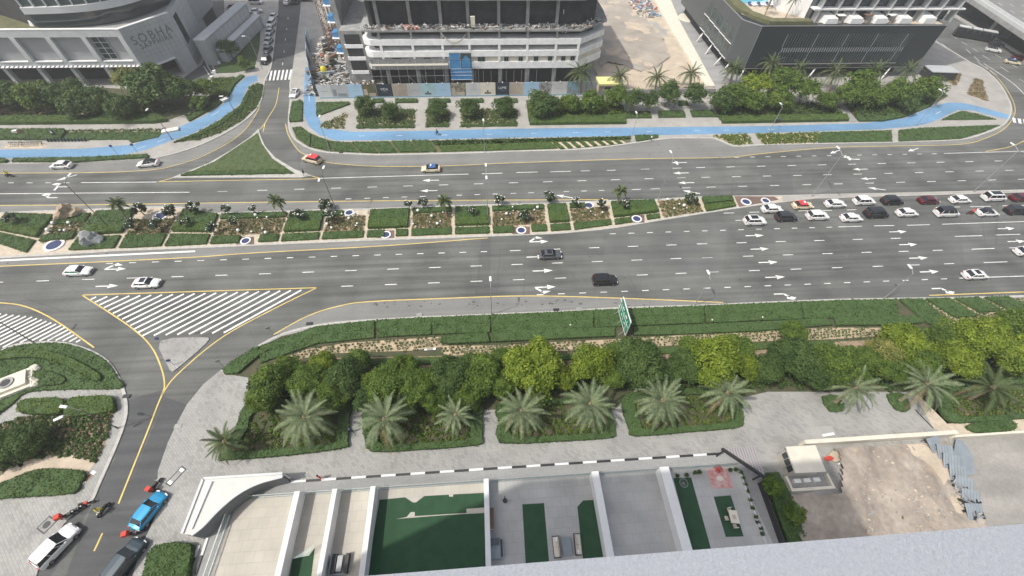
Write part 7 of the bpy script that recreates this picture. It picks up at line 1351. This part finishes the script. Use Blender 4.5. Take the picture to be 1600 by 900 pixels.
    b = MB(); b.box(L_*.49, L_*.508, -w*.45, w*.45, .38, .62); cm(('grille', kind), b, M['dark'])
    b = MB(); b.box(rt_+.5, ft-.15, -wt*.7, wt*.7, zr_+.02, zr_+.045); cm(('sunroof', kind), b, M['carglass'])
for kk in SPEC: carmesh(kk)
def car(px, py, kind, col, rz, label, group=None, roof=None, sun=False, z0=.0, taxi=False, cat='car', world=None):
    x, y = world if world else P(px, py, .75)[:2]; L_, w = SPEC[kind][0], SPEC[kind][1]
    nm = {'sedan': 'sedan_car', 'coupe': 'coupe_car', 'suv': 'suv_car', 'van': 'van_car'}[kind] if not taxi else 'taxi_car'
    t = empty(nm, (x, y, z0+.005), rz, label, cat, group); t.scale = (.94, 1.07, 1)
    def pt(key, mt_=None, nm2=None, l=(0, 0, 0)):
        o = link(nm2 or key, CARM[(key, kind)], t, l)
        if mt_: o.material_slots[0].link = 'OBJECT'; o.material_slots[0].material = mt_
        return o
    pm = M['p_'+col]; pt('body', pm); pt('roof', M['p_'+(roof or col)]); pt('pillars', M['p_'+(roof if taxi else col)] if roof and taxi else pm); pt('windscreen'); pt('rear_window'); pt('side_windows', M['p_green'] if 'green side' in label else None); pt('headlight'); pt('headlight2', None, 'headlight'); pt('tail_light'); pt('tail_light2', None, 'tail_light'); pt('mirror', pm); pt('mirror2', pm, 'mirror'); pt('grille')
    for sx in (-.30, .315):
        for sy in (-1, 1): q_ = link('wheel', CARM[('tyre', kind)], t, (sx*L_, sy*(w-.10), .34)); link('rim', CARM[('rim', kind)], q_)
    if sun: pt('sunroof')
    if taxi: b = MB(); b.box(-.25, .05, -.28, .28, SPEC[kind][4-1][4]+.03, SPEC[kind][3][4]+.18); b.build('roof_sign', M['lamp_w'], t)
    return t
E0 = A0; Wt = A0+math.pi; QG = 'cars queueing in the two lanes beside the median tip'
CL = [(121, 422.5, 'sedan', 'white', E0, 'white saloon with green side windows passing the combined arrow at the left', None, 'white', 0), (228, 441.5, 'sedan', 'white', E0, 'white saloon right above the hatched triangle', None, None, 1), (860, 397, 'sedan', 'grey', E0, 'grey saloon alone in the middle of the lower carriageway', None, None, 1), (945, 437, 'suv', 'black', E0, 'black estate car alone above the green road sign', None, None, 0),
      (1180, 344.5, 'suv', 'white', E0, 'white car with dark sunroof at the tail of the second queue lane', QG, None, 1), (1207, 325.5, 'sedan', 'white', E0, 'white saloon last in the queue lane nearest the median tip', QG, None, 0), (1229, 338.5, 'suv', 'darkgrey', E0, 'dark green grey car second in the outer queue lane', QG, None, 0), (1278, 336.5, 'suv', 'white', E0, 'white car below the red roofed cream taxi', QG, None, 0), (1306, 317.5, 'sedan', 'white', E0, 'white saloon just right of the queueing cream taxi', QG, None, 0), (1331, 339.5, 'sedan', 'white', E0, 'white saloon at the lower side of the queue, fourth in the outer lane', QG, None, 0), (1351, 313.5, 'suv', 'white', E0, 'white off-roader in the inner lane left of a black one', QG, None, 0), (1370, 333, 'van', 'black', E0, 'long black people carrier in the outer queue lane', QG, None, 0),
      (1395, 313, 'suv', 'black', E0, 'black off-roader in the inner queue lane', QG, None, 0), (1418, 331.5, 'sedan', 'white', E0, 'white saloon between the long black car and the black roofed white one', QG, None, 0), (1452, 312, 'sedan', 'red', E0, 'dark red saloon in the inner queue lane', QG, None, 0), (1480, 331.5, 'van', 'white', E0, 'long white car with a black roof in the outer queue lane', QG, 'black', 0), (1501, 311, 'sedan', 'white', E0, 'white saloon right of the dark red one', QG, None, 0), (1544, 331, 'coupe', 'white', E0, 'white two door car with black soft top', QG, 'black', 0), (1554, 307.5, 'van', 'white', E0, 'long white off-roader near the right edge in the inner lane', QG, None, 1), (1596, 308, 'sedan', 'red', E0, 'dark red car cut by the right edge in the inner lane', QG, None, 0), (1589, 328, 'suv', 'black', E0, 'black car cut by the right edge in the outer lane', QG, None, 0), (1605, 392, 'sedan', 'white', E0, 'white car mostly cut off by the right edge', None, None, 0), (1525, 428.5, 'sedan', 'white', E0, 'white saloon with dark sunroof alone at the lower right', None, None, 1),
      (95, 257, 'sedan', 'white', Wt, 'white saloon on the left end of the upper shoulder', None, None, 0), (230, 254, 'coupe', 'white', Wt+.12, 'white car with black roof beside the long roadside hedge', None, 'black', 0), (460, 145, 'sedan', 'white', math.radians(-96), 'white saloon stopped at the crossing by the small hedge bed', None, None, 1),
      (1553, 77, 'suv', 'white', math.radians(-32), 'white car with black roof behind the coach', None, 'black', 0), (1558, 68, 'suv', 'black', math.radians(-32), 'black car between the coach and the white car', None, None, 0), (1594, 90, 'sedan', 'red', math.radians(-32), 'dark red car beside the cream taxi at the right edge', None, None, 0),
      (231, 797, 'sedan', 'blue', math.radians(68), 'bright blue saloon parked at the kerb of the side road', None, None, 0), (87, 852, 'suv', 'white', math.radians(63), 'white off-roader parked in the bay at bottom left', None, None, 0), (195, 875, 'suv', 'petrol', math.radians(68), 'dark petrol car parked at the bottom edge behind the blue one', None, None, 0),
      (1104, 54, 'sedan', 'white', math.radians(20), 'white car in the drive of the black building', None, None, 0), (1102, 49, 'sedan', 'black', math.radians(20), 'black car beside the white one in the hotel drive', None, None, 0)]
for px, py, kd, col, rz, lab, grp, rf, sn in CL: car(px, py, kd, col, rz, lab, grp, rf, bool(sn))
car(487, 248, 'suv', 'cream', Wt-.42, 'cream taxi with red roof turning out of the side street', None, 'taxired', taxi=True); car(673, 262.5, 'sedan', 'cream', Wt, 'cream taxi with dark blue roof on the upper carriageway', None, 'taxiblue', taxi=True); car(1255, 320, 'sedan', 'cream', E0, 'cream taxi with red roof in the inner queue lane', QG, 'taxired', taxi=True); car(1583, 96, 'sedan', 'cream', math.radians(-32), 'cream taxi with dark blue roof at the right edge near the bridge', None, 'taxiblue', taxi=True)
SG = 'cars parked along the side street at the top'; sd = math.radians(-97)
for px, py, kd, col, lab in ((427, 25.5, 'sedan', 'white', 'farther of two white cars parked nose to tail on the side street'), (423.6, 37, 'suv', 'white', 'nearer of two white cars parked nose to tail on the side street'), (421.5, 49.5, 'sedan', 'silver', 'silver car third from the crossing corner in the side street row'), (419, 64, 'sedan', 'silver', 'silver car in the shade second behind the black one'), (418, 77.5, 'sedan', 'grey', 'grey car parked next behind the black one'), (415, 94, 'suv', 'black', 'black car parked closest to the zebra crossing')): car(px, py, kd, col, sd, lab, SG, z0=.12)
for px, py, kd, col, rz, lab in ((449, 3, 'sedan', 'white', math.radians(84), 'white car waiting on the side street at the top edge'), (461.5, 2, 'suv', 'darkgrey', math.radians(84), 'dark car beside the waiting white one at the top edge'), (479, -1, 'sedan', 'black', 0, 'dark car just cut by the top edge right of the street'), (400, 3, 'van', 'white', .02, 'white van at the top edge left of the side street'), (392, 23, 'suv', 'white', .35, 'white car lower in the small car park'), (400, 17, 'sedan', 'white', .35, 'white car upper in the small car park'), (365, 10, 'sedan', 'red', .1, 'red car in the car park by the lettered building')): car(px, py, kd, col, rz, lab, z0=.13)
# coach
x, y, _ = P(1523, 53, 1.6); t = empty('coach', (x, y, .01), math.radians(-33), 'dark coach with white roof panels beside the elevated highway', 'bus')
b = MB(); b.box(-6, 6, -1.25, 1.25, .35, 2.0); b.build('body', M['p_black'], t); b = MB(); b.box(-5.95, 5.9, -1.22, 1.22, 2.0, 3.0); b.build('side_windows', M['carglass'], t); b = MB(); b.box(-6, 6, -1.22, 1.22, 3.0, 3.25); b.build('roof', M['p_grey'], t)
for a, c in ((-5.8, -2.2), (-1.6, 1.2), (1.6, 5.8)): b = MB(); b.box(a, c, -.95, .95, 3.25, 3.42); b.build('roof_panel', M['p_white'], t)
for k in range(6): 
    for s_ in (-1, 1): b = MB(); b.box(-4.9+k*1.9, -4.75+k*1.9, s_*1.25-.02, s_*1.25+.02, 2.0, 3.05); b.build('window_post', M['p_grey'], t)
b = MB(); b.box(5.92, 6.03, -1.15, 1.15, 1.2, 3.0); b.build('windscreen', M['carglass'], t)
for sx in (-3.8, 3.9):
    for s_ in (-1, 1): q_ = link('wheel', CARM[('tyre', 'suv')], t, (sx, s_*1.15, .48)); q_.scale = (1.4, 1.2, 1.4)
# ================================================================== PEOPLE
def skin_person(pose):
    """one continuous body from joints with radii"""
    J = {'stand': [((0, 0, .95), .15, -1), ((0, 0, 1.15), .14, 0), ((0, 0, 1.40), .17, 1), ((0, 0, 1.52), .06, 2), ((0, .02, 1.64), .105, 3), ((0, .02, 1.74), .08, 4),
                   ((-.19, 0, 1.40), .06, 2), ((-.25, .02, 1.15), .045, 6), ((-.25, .12, .92), .035, 7), ((-.25, .16, .84), .04, 8), ((.19, 0, 1.40), .06, 2), ((.25, -.02, 1.15), .045, 10), ((.26, .02, .90), .035, 11), ((.26, .06, .82), .04, 12),
                   ((-.10, 0, .88), .10, 0), ((-.11, .14, .50), .065, 14), ((-.11, .10, .09), .045, 15), ((-.11, .25, .04), .04, 16), ((.10, 0, .88), .10, 0), ((.11, -.06, .50), .065, 18), ((.11, -.22, .12), .045, 19), ((.11, -.10, .04), .04, 20)],
         'ride': [((0, -.1, .85), .16, -1), ((0, -.02, 1.05), .15, 0), ((0, .10, 1.28), .18, 1), ((0, .16, 1.40), .06, 2), ((0, .20, 1.52), .105, 3), ((0, .20, 1.62), .08, 4),
                  ((-.20, .12, 1.28), .06, 2), ((-.30, .25, 1.08), .045, 6), ((-.28, .48, 1.0), .035, 7), ((-.26, .55, 1.0), .04, 8), ((.20, .12, 1.28), .06, 2), ((.30, .25, 1.08), .045, 10), ((.28, .48, 1.0), .035, 11), ((.26, .55, 1.0), .04, 12),
                  ((-.13, -.05, .80), .10, 0), ((-.20, .32, .72), .07, 14), ((-.20, .20, .32), .05, 15), ((-.20, .34, .27), .04, 16), ((.13, -.05, .80), .10, 0), ((.20, .32, .72), .07, 18), ((.20, .20, .32), .05, 19), ((.20, .34, .27), .04, 20)]}[pose]
    me = bpy.data.meshes.new('body'); me.from_pydata([j[0] for j in J], [(j[2], i) for i, j in enumerate(J) if j[2] >= 0], []); o = bpy.data.objects.new('body', me); C.objects.link(o)
    md = o.modifiers.new('s', 'SKIN'); sv = me.skin_vertices[0].data
    for i, j in enumerate(J): sv[i].radius = (j[1], j[1])
    sv[0].use_root = True; o.modifiers.new('u', 'SUBSURF').levels = 1; bpy.context.view_layer.update()
    r = bpy.data.meshes.new_from_object(o.evaluated_get(bpy.context.evaluated_depsgraph_get())); bpy.data.objects.remove(o)
    for nm in ('skin', 'dark_cloth', 'red_cloth'): r.materials.append(M[nm])
    for p in r.polygons:
        z = p.center.z; x = abs(p.center.x); ny_ = p.center.y
        if pose == 'stand': p.material_index = 0 if z > 1.47 or (x > .2 and z < 1.0) else (2 if z > .93 else 1)
        else: p.material_index = 0 if z > 1.38 or (x > .2 and ny_ > .45) else (2 if z > .88 else 1)
        p.use_smooth = True
    return r
PM = {k: skin_person(k) for k in ('stand', 'ride')}
hb_ = MB(); hb_.ico((0, .0, 1.70), .125, 2, (1, 1, .85)); o = hb_.build('hair', M['hair'], sm=True); HM = o.data; bpy.data.objects.remove(o)
fm_ = MB()
for s_ in (-1, 1): fm_.ico((s_*.04, .125, 1.665), .014, 1); fm_.ico((s_*.108, .02, 1.65), .028, 1, (.4, 1, 1.2))
fm_.ico((0, .14, 1.635), .02, 1); fm_.box(-.03, .03, .112, .122, 1.593, 1.602); o = fm_.build('face', M['skin']); FM = o.data; bpy.data.objects.remove(o)
hm_ = MB()
for s_ in (-1, 1):
    for k in range(4): hm_.tube((s_*.255+(k-1.5)*.016, .10, .83), (s_*.255+(k-1.5)*.018, .125, .74+abs(k-1.5)*.012), .008, .006, 4)
    hm_.tube((s_*.235, .12, .84), (s_*.215, .15, .79), .009, .007, 4)
o = hm_.build('fingers', M['skin']); HD_ = o.data; bpy.data.objects.remove(o)
def person(px, py, rz, shirt, trousers, lab, pose='stand', zb=.13, parentloc=None):
    x, y, _ = P(px, py, zb+.8) if not parentloc else (*parentloc, 0); t = empty('person', (x, y, zb), rz, lab, 'person')
    o = link('body', PM[pose], t)
    for s_, mt_ in ((1, trousers), (2, shirt)): o.material_slots[s_].link = 'OBJECT'; o.material_slots[s_].material = M[mt_]
    off = (0, 0, 0) if pose == 'stand' else (0, .18, -.12); link('hair', HM, t, off); link('face', FM, t, off)
    if pose == 'stand': link('fingers', HD_, t)
    return t
def helmet(t, mk, off=(0, .2, 1.52)):
    b = MB(); b.ico(off, .155, 2, (1, 1.1, 1)); b.build('helmet', M[mk], t, sm=True)
person(614, 164, math.pi/2, 'dark_cloth', 'dark_cloth', 'dark clothed person walking in front of the hoarding'); person(1213, 189, .3, 'dark_cloth', 'dark_cloth', 'left person in dark clothes by the lamp on the right track'); person(1216.5, 188, .3, 'blue_cloth', 'dark_cloth', 'right person in dark blue standing by the lamp on the right track')
person(474, 270, 1.2, 'dark_cloth', 'dark_cloth', 'person in dark clothes standing at the right tip of the triangle island'); person(1018, 216, 0, 'white', 'dark_cloth', 'person in a white shirt waiting by the lay-by kerb'); person(499, 746, -.3, 'red_cloth', 'red_cloth', 'person in orange red clothes standing on the painted kerb'); person(1110, 58, .5, 'white', 'dark_cloth', 'person in a white shirt beside the white car in the hotel drive')
person(548, 672, .5, 'blue_cloth', 'dark_cloth', 'person in blue on the shaded path between two palms')
def bike(px, py, rz, lab, col='dark', box=None, rider=None, z0=.005, lean=0, rl=None):
    x, y, _ = P(px, py, .6); t = empty('motorbike', (x, y, z0), rz, lab, 'motorbike')
    for yy in (-.62, .65):
        b = MB(); b.tube((-.06, yy, .3), (.06, yy, .3), .30, .30, 14); q_ = b.build('wheel', M['tyre'], t); b = MB(); b.tube((-.065, yy, .3), (.065, yy, .3), .17, .17, 10); b.build('rim', M['rim'], q_)
    b = MB(); b.box(-.12, .12, -.45, .35, .35, .62); b.ico((0, .15, .72), .22, 2, (.8, 1.4, .7)); b.build('body', M[col], t); b = MB(); b.box(-.13, .13, -.65, .0, .66, .78); b.build('seat', M['tyre'], t)
    b = MB(); b.tube((0, .65, .3), (0, .45, .98), .04, .04, 6); b.tube((-.34, .40, .99), (.34, .40, .99), .025, .025, 6); b.build('handlebar', M['grey_metal'], t); b = MB(); b.ico((0, .6, .8), .1, 1); b.build('headlight', M['lamp_w'], t)
    if box:
        b = MB(); b.box(-.29, .29, -1.0, -.42, .80, 1.38); o = b.build('delivery_box', M[box], t)
    if rider:
        r = person(0, 0, rz, rider, 'dark_cloth', rl, 'ride', z0, (x, y)); helmet(r, rider)
    t.rotation_euler = (0, lean, rz); return t
bike(13, 273, Wt-math.pi/2, 'motorbike at the left edge of the upper carriageway', 'dark', None, 'yellow_cloth', rl='rider in a yellow vest on the motorbike at the left edge'); bike(160, 796, math.radians(160), 'motorbike riding down the dark side road', 'dark', None, 'yellow_cloth', rl='rider in a yellow vest on the dark side road')
bike(243, 757, math.radians(-20), 'parked motorbike with red delivery box ahead of the blue car', 'dark', 'red_cloth'); bike(210, 832, math.radians(-75), 'parked motorbike with red delivery box behind the blue car', 'dark', 'red_cloth'); bike(106, 804, math.radians(-62), 'parked motorbike with red box at the left kerb corner', 'dark', 'red_cloth'); bike(133, 786, math.radians(-75), 'parked red motorbike nearest the road at the left kerb', 'red_cloth', None); bike(119, 796, math.radians(-60), 'dark motorbike between the two red ones at the left kerb', 'dark', None)
bike(1518, 331.5, E0-math.pi/2, 'red motorbike in the queue between two white cars', 'red_cloth', None, 'red_cloth', rl='rider in red on the queueing motorbike')
# cyclist on the blue track, rental bicycles in their dock
def bicycle(x, y, rz, lab, grp=None, fr='dark', z0=.13):
    t = empty('bicycle', (x, y, z0), rz, lab, 'bicycle', grp)
    for yy in (-.5, .5):
        b = MB(); n = 14
        for k in range(n): a, c = 2*math.pi*k/n, 2*math.pi*(k+1)/n; b.tube((0, yy+math.cos(a)*.32, .34+math.sin(a)*.32), (0, yy+math.cos(c)*.32, .34+math.sin(c)*.32), .025, .025, 4)
        b.build('wheel', M['tyre'], t)
    b = MB(); b.tube((0, -.5, .34), (0, -.1, .8), .025, .025, 5); b.tube((0, -.1, .8), (0, .38, .85), .025, .025, 5); b.tube((0, .38, .85), (0, .5, .34), .025, .025, 5); b.tube((0, -.05, .34), (0, .38, .85), .03, .03, 5); b.tube((0, -.05, .34), (0, -.15, .9), .025, .025, 5); b.build('frame', M[fr], t)
    b = MB(); b.tube((-.27, .34, 1.02), (.27, .34, 1.02), .02, .02, 5); b.build('handlebar', M['dark'], t); b = MB(); b.box(-.08, .08, -.28, .02, .9, .96); b.build('saddle', M['tyre'], t)
    return t
x, y, _ = P(684, 211, .13); bicycle(x, y, math.radians(75), 'bicycle ridden along the blue track'); person(0, 0, math.radians(75), 'dark_cloth', 'dark_cloth', 'person in dark clothes cycling on the blue track', 'ride', .13, (x, y))
for k in range(9):
    x, y, _ = P(17+k*6.1, 225.5-k*.15, .5); bicycle(x, y, random.uniform(-.5, .5), f'{["first", "second", "third", "fourth", "fifth", "sixth", "seventh", "eighth", "ninth"][k]} rental bicycle from the left on the pink stand', 'rental bicycles on the pink stand')
sheet('pink_stand_floor', [(5, 232), (12, 224), (68, 223), (74, 228), (62, 232)], .13, M['sandpath'])
for k in range(12):
    x, y, _ = P(75+k*5.3, 219.5-k*.05, .4); t = empty('bicycle_dock', (x, y, .12), 0, f'{["first", "second", "third", "fourth", "fifth", "sixth", "seventh", "eighth", "ninth", "tenth", "eleventh", "twelfth"][k]} dark bicycle dock from the left along the grass panel', 'bicycle dock', 'bicycle docks'); b = MB(); b.box(-.12, .12, -.25, .25, 0, .75); b.build('post', M['glassgreen'], t); b = MB(); b.tube((.0, -.2, .75), (.3, -.5, .95), .06, .06, 6); b.build('arm', M['pole'], t)
boxes('payment_kiosk', 88, 214, 0, 'dark payment kiosk beside the bicycle docks', 'kiosk', [('body', 'glassgreen', [(-.35, .35, -.2, .2, 0, 1.9)]), ('screen', 'lamp_w', [(-.2, .2, -.22, -.2, 1.2, 1.6)])], .12)
x, y, _ = P(28, 205, .8); t = empty('scooter_cart', (x, y, .12), .2, 'small red and white delivery scooter on the footpath at upper left', 'scooter'); 
for bx, mk, nm in (((-1.1, -.1, -.4, .4, .35, 1.0), 'white', 'cargo_box'), ((-.1, .9, -.3, .3, .3, .7), 'red_cloth', 'body'), ((.2, .8, -.25, .25, .7, .8), 'tyre', 'seat')): b = MB(); b.box(*bx); b.build(nm, M[mk], t)
for xx in (-.8, .9): b = MB(); b.tube((xx, -.3, .28), (xx, .3, .28), .28, .28, 12); b.build('wheel', M['tyre'], t)
# ================================================================== LAMP POSTS AND SIGNS
def lamp(base, zb_, hgt, arms, lab, grp='street lamps', dark=False, L_=1.6, r=.07):
    x, y, _ = P(*base, zb_); t = empty('street_lamp', (x, y, zb_), 0, lab, 'street lamp', grp); pm = M['pole_dark' if dark else 'pole']
    b = MB(); b.tube((0, 0, 0), (0, 0, .5), r*1.9, r*1.7, 8); b.build('base', pm, t); b = MB(); b.tube((0, 0, .4), (0, 0, hgt), r*1.2, r*.7, 8); b.build('pole', pm, t)
    for a in arms:
        ca, sa = math.cos(a), math.sin(a); b = MB(); b.tube((0, 0, hgt-.1), (ca*L_*.55, sa*L_*.55, hgt+.25), .05, .045, 5); b.tube((ca*L_*.55, sa*L_*.55, hgt+.25), (ca*L_, sa*L_, hgt+.35), .045, .04, 5); b.build('arm', pm, t)
        b = MB(); b.obox((ca*(L_+.3), sa*(L_+.3)), a, .48, .17, hgt+.28, hgt+.40); b.build('lamp_head', M['lamp_w'], t)
up_, dn_ = math.pi/2, -math.pi/2
for base, h_, lab in (((172, 357), 11.2, 'tall double lamp over the median between two boulders'), ((528, 335), 10, 'tall double lamp in the median beside the densest frangipani'), ((762, 340), 11.4, 'tall double lamp at the middle sand path of the median'), ((1028, 312), 10.6, 'tall double lamp in the median right of the fan palm'), ((1268, 307), 11, 'tall double lamp on the median strip over the taxi'), ((1520, 300), 11, 'tall double lamp on the median strip near the right edge')): lamp(base, .13, h_, (up_, dn_), lab, 'tall double lamps in the median', dark=base[0] < 600, L_=1.7)
for base, h_, lab in (((768, 491), 7.8, 'single lamp at the middle of the south kerb'), ((1085, 477), 7.3, 'single lamp on the south kerb right of the green sign'), ((1380, 467), 7.2, 'single lamp on the south kerb at right')): lamp(base, .13, h_, (up_,), lab, 'single lamps along the south kerb', L_=1.0)
for base, h_, ar, dk, lab in (((269, 218), 8.2, dn_, True, 'dark lamp at the bend of the left blue track'), ((516, 237), 8.2, up_, False, 'lamp on the grass verge by the right bend of the blue track'), ((757, 238), 7.5, up_, False, 'slim lamp on the verge left of the pale stripes'), ((985, 222), 7.0, up_, False, 'lamp at the right end of the pale stripes'), ((1201, 207), 7, up_, False, 'lamp beside two people on the right track'), ((1431, 196), 9, up_, False, 'long lamp post leaning into view at the right bend of the track'), ((410, 108), 9, math.pi, False, 'lamp on the lawn corner by the side street parking'), ((53, 535), 7, up_, True, 'dark lamp beside the left hatched area'), ((375, 190), 6.5, math.pi, True, 'dark lamp on the planting beside the slip road')): lamp(base, .13, h_, (ar,), lab, 'single lamps north and west', dark=dk, L_=1.0)
lamp((184, 669), .13, 6.6, (math.pi-.2, math.pi+.55), 'twin headed lamp over the bright box hedges at left', None, True, L_=1.9)
for base, h_, lab, cr in (((218, 242), 3, 'short sign post right of the two white cars', 0), ((186, 244), 3, 'short sign post left of the black roofed car', 0), ((428, 524), 2.6, 'small tilted sign at the slip road hedge tip', 1), ((254, 536), 1.7, 'small round sign at the upper corner of the traffic island', 0), ((272, 570), 1.7, 'small round blue sign at the lower corner of the traffic island', 0), ((315, 525), 1.4, 'small dark marker post right of the traffic island', 1), ((350, 573), 2.2, 'small sign at the pointed hedge end of the slip road', 1)):
    x, y, _ = P(*base, .1); t = empty('road_sign', (x, y, .1), .4, lab, 'road sign'); b = MB(); b.tube((0, 0, 0), (0, 0, h_), .05, .05, 6); b.build('post', M['pole'], t); b = MB()
    if cr: b.box(-.3, .3, -.09, -.05, h_-.5, h_)
    else: b.tube((0, -.09, h_-.2), (0, -.05, h_-.2), .32, .32, 14)
    b.build('sign_plate', M['p_taxiblue'] if not cr else M['conc_raw'], t)
# green direction sign, seen almost edge on
t = empty('direction_sign', (P(977, 526)[0], P(977, 526)[1]+3, .1), 0, 'large green overhead style direction sign seen edge-on beside the hedge rows', 'road sign')
yb_, yf_ = P(978, 524, .9)[1], P(969, 484, .9)[1]; xs0 = P(978, 524, .9)[0]
for k, (y0, y1, z0, z1) in enumerate(((yb_, yb_+(yf_-yb_)*.5, .9, 2.75), (yb_+(yf_-yb_)*.5, yf_, .9, 2.75), (yb_, yb_+(yf_-yb_)*.5, 2.75, 4.6), (yb_+(yf_-yb_)*.5, yf_, 2.75, 4.6))):
    b = MB(); b.box(xs0-.10, xs0, y0+.02, y1-.02, z0+.02, z1-.02); part(b, 'sign_panel', M['signgreen'], t)
b = MB()
for q_ in ((yb_, yf_, 4.6, 4.7), (yb_, yf_, .8, .9), (yb_, yf_, 2.71, 2.79)): b.box(xs0-.13, xs0+.02, *q_)
for yy in (yb_, yf_-.08): b.box(xs0-.13, xs0+.02, yy, yy+.08, .9, 4.6)
part(b, 'white_border', M['white'], t)
b = MB()
for k in range(3): yy = yb_+1.0+k*(yf_-yb_)/3; b.box(xs0-.135, xs0-.10, yy, yy+.12, 1.2, 3.6); b.box(xs0-.135, xs0-.10, yy+.5, yy+1.3, 3.4, 3.65); b.box(xs0-.135, xs0-.10, yy+.5, yy+1.1, 1.8, 2.0)
part(b, 'route_lines', M['white'], t)
for yy in (yb_+.6, (yb_+yf_)/2, yf_-.6): b = MB(); b.tube((xs0+.12, yy, 0.1), (xs0+.12, yy, 4.6), .09, .09, 7); part(b, 'post', M['pole'], t); b = MB(); b.tube((xs0+.12, yy, 2.2), (xs0-1.0, yy, .12), .05, .05, 5); part(b, 'brace', M['pole'], t)
for k, (px, py) in enumerate(((890, 513), (1109, 505), (1187, 501))): x, y, _ = P(px, py, .7); t = empty('garden_bollard', (x, y, .13), 0, ['left small post light in the third hedge row', 'middle small post light in the third hedge row', 'right small post light in the third hedge row'][k], 'bollard light', 'post lights in the hedge'); b = MB(); b.tube((0, 0, 0), (0, 0, 1.6), .05, .05, 6); b.build('post', M['rust'], t); b = MB(); b.ico((0, 0, 1.65), .14, 1); b.build('lamp', M['globe'], t)
boxes('hedge_box', 1250, 150, 0, 'white utility box showing among the trees of the black building', 'utility box', [('cabinet', 'white', [(-1.0, 1.0, -.6, .6, 0, 1.3)]), ('door', 'panel_grey', [(-.8, .8, -.62, -.6, .15, 1.15)])], .12)
boxes('utility_box', 267, 205, .35, 'flat pale stone block beside the left blue track', 'bench', [('block', 'cream', [(-1.9, 1.9, -.8, .8, 0, .45)]), ('top', 'white', [(-1.6, 1.6, -.55, .55, .45, .5)])], .12)
bench = boxes('bench_block', 352, 158, .9, 'small cream block at the inner bend of the blue track', 'bench', [('block', 'cream', [(-.9, .9, -.6, .6, 0, .6)]), ('cap', 'white', [(-1.0, 1.0, -.7, .7, .6, .7)])], .12)
# manhole and drain covers along the kerbs
for k, (px, py) in enumerate(((483, 505.5), (655, 491.5), (869, 484), (905, 482.5), (533, 238.5), (674, 238), (197, 619), (278, 666))):
    x, y, _ = P(px, py, .16); b = MB(); b.box(-.5, .5, -.3, .3, 0, .03); o = b.build('drain_cover', M['conc_raw'] if k % 2 else M['dark'], road, (x, y, .15))

# ================================================================== THIN SUMMER HAZE
hz = bpy.data.materials.new('haze'); hz.use_nodes = True; nt = hz.node_tree; nt.nodes.clear(); ou = nt.nodes.new('ShaderNodeOutputMaterial'); pv = nt.nodes.new('ShaderNodeVolumePrincipled')
pv.inputs['Color'].default_value = (.92, .93, .93, 1); pv.inputs['Density'].default_value = .0006; pv.inputs['Anisotropy'].default_value = .2; nt.links.new(pv.outputs[0], ou.inputs['Volume'])
b = MB(); b.box(-460, 520, -60, 380, -1.2, 76); o = b.build('haze', hz); o['kind'] = 'stuff'
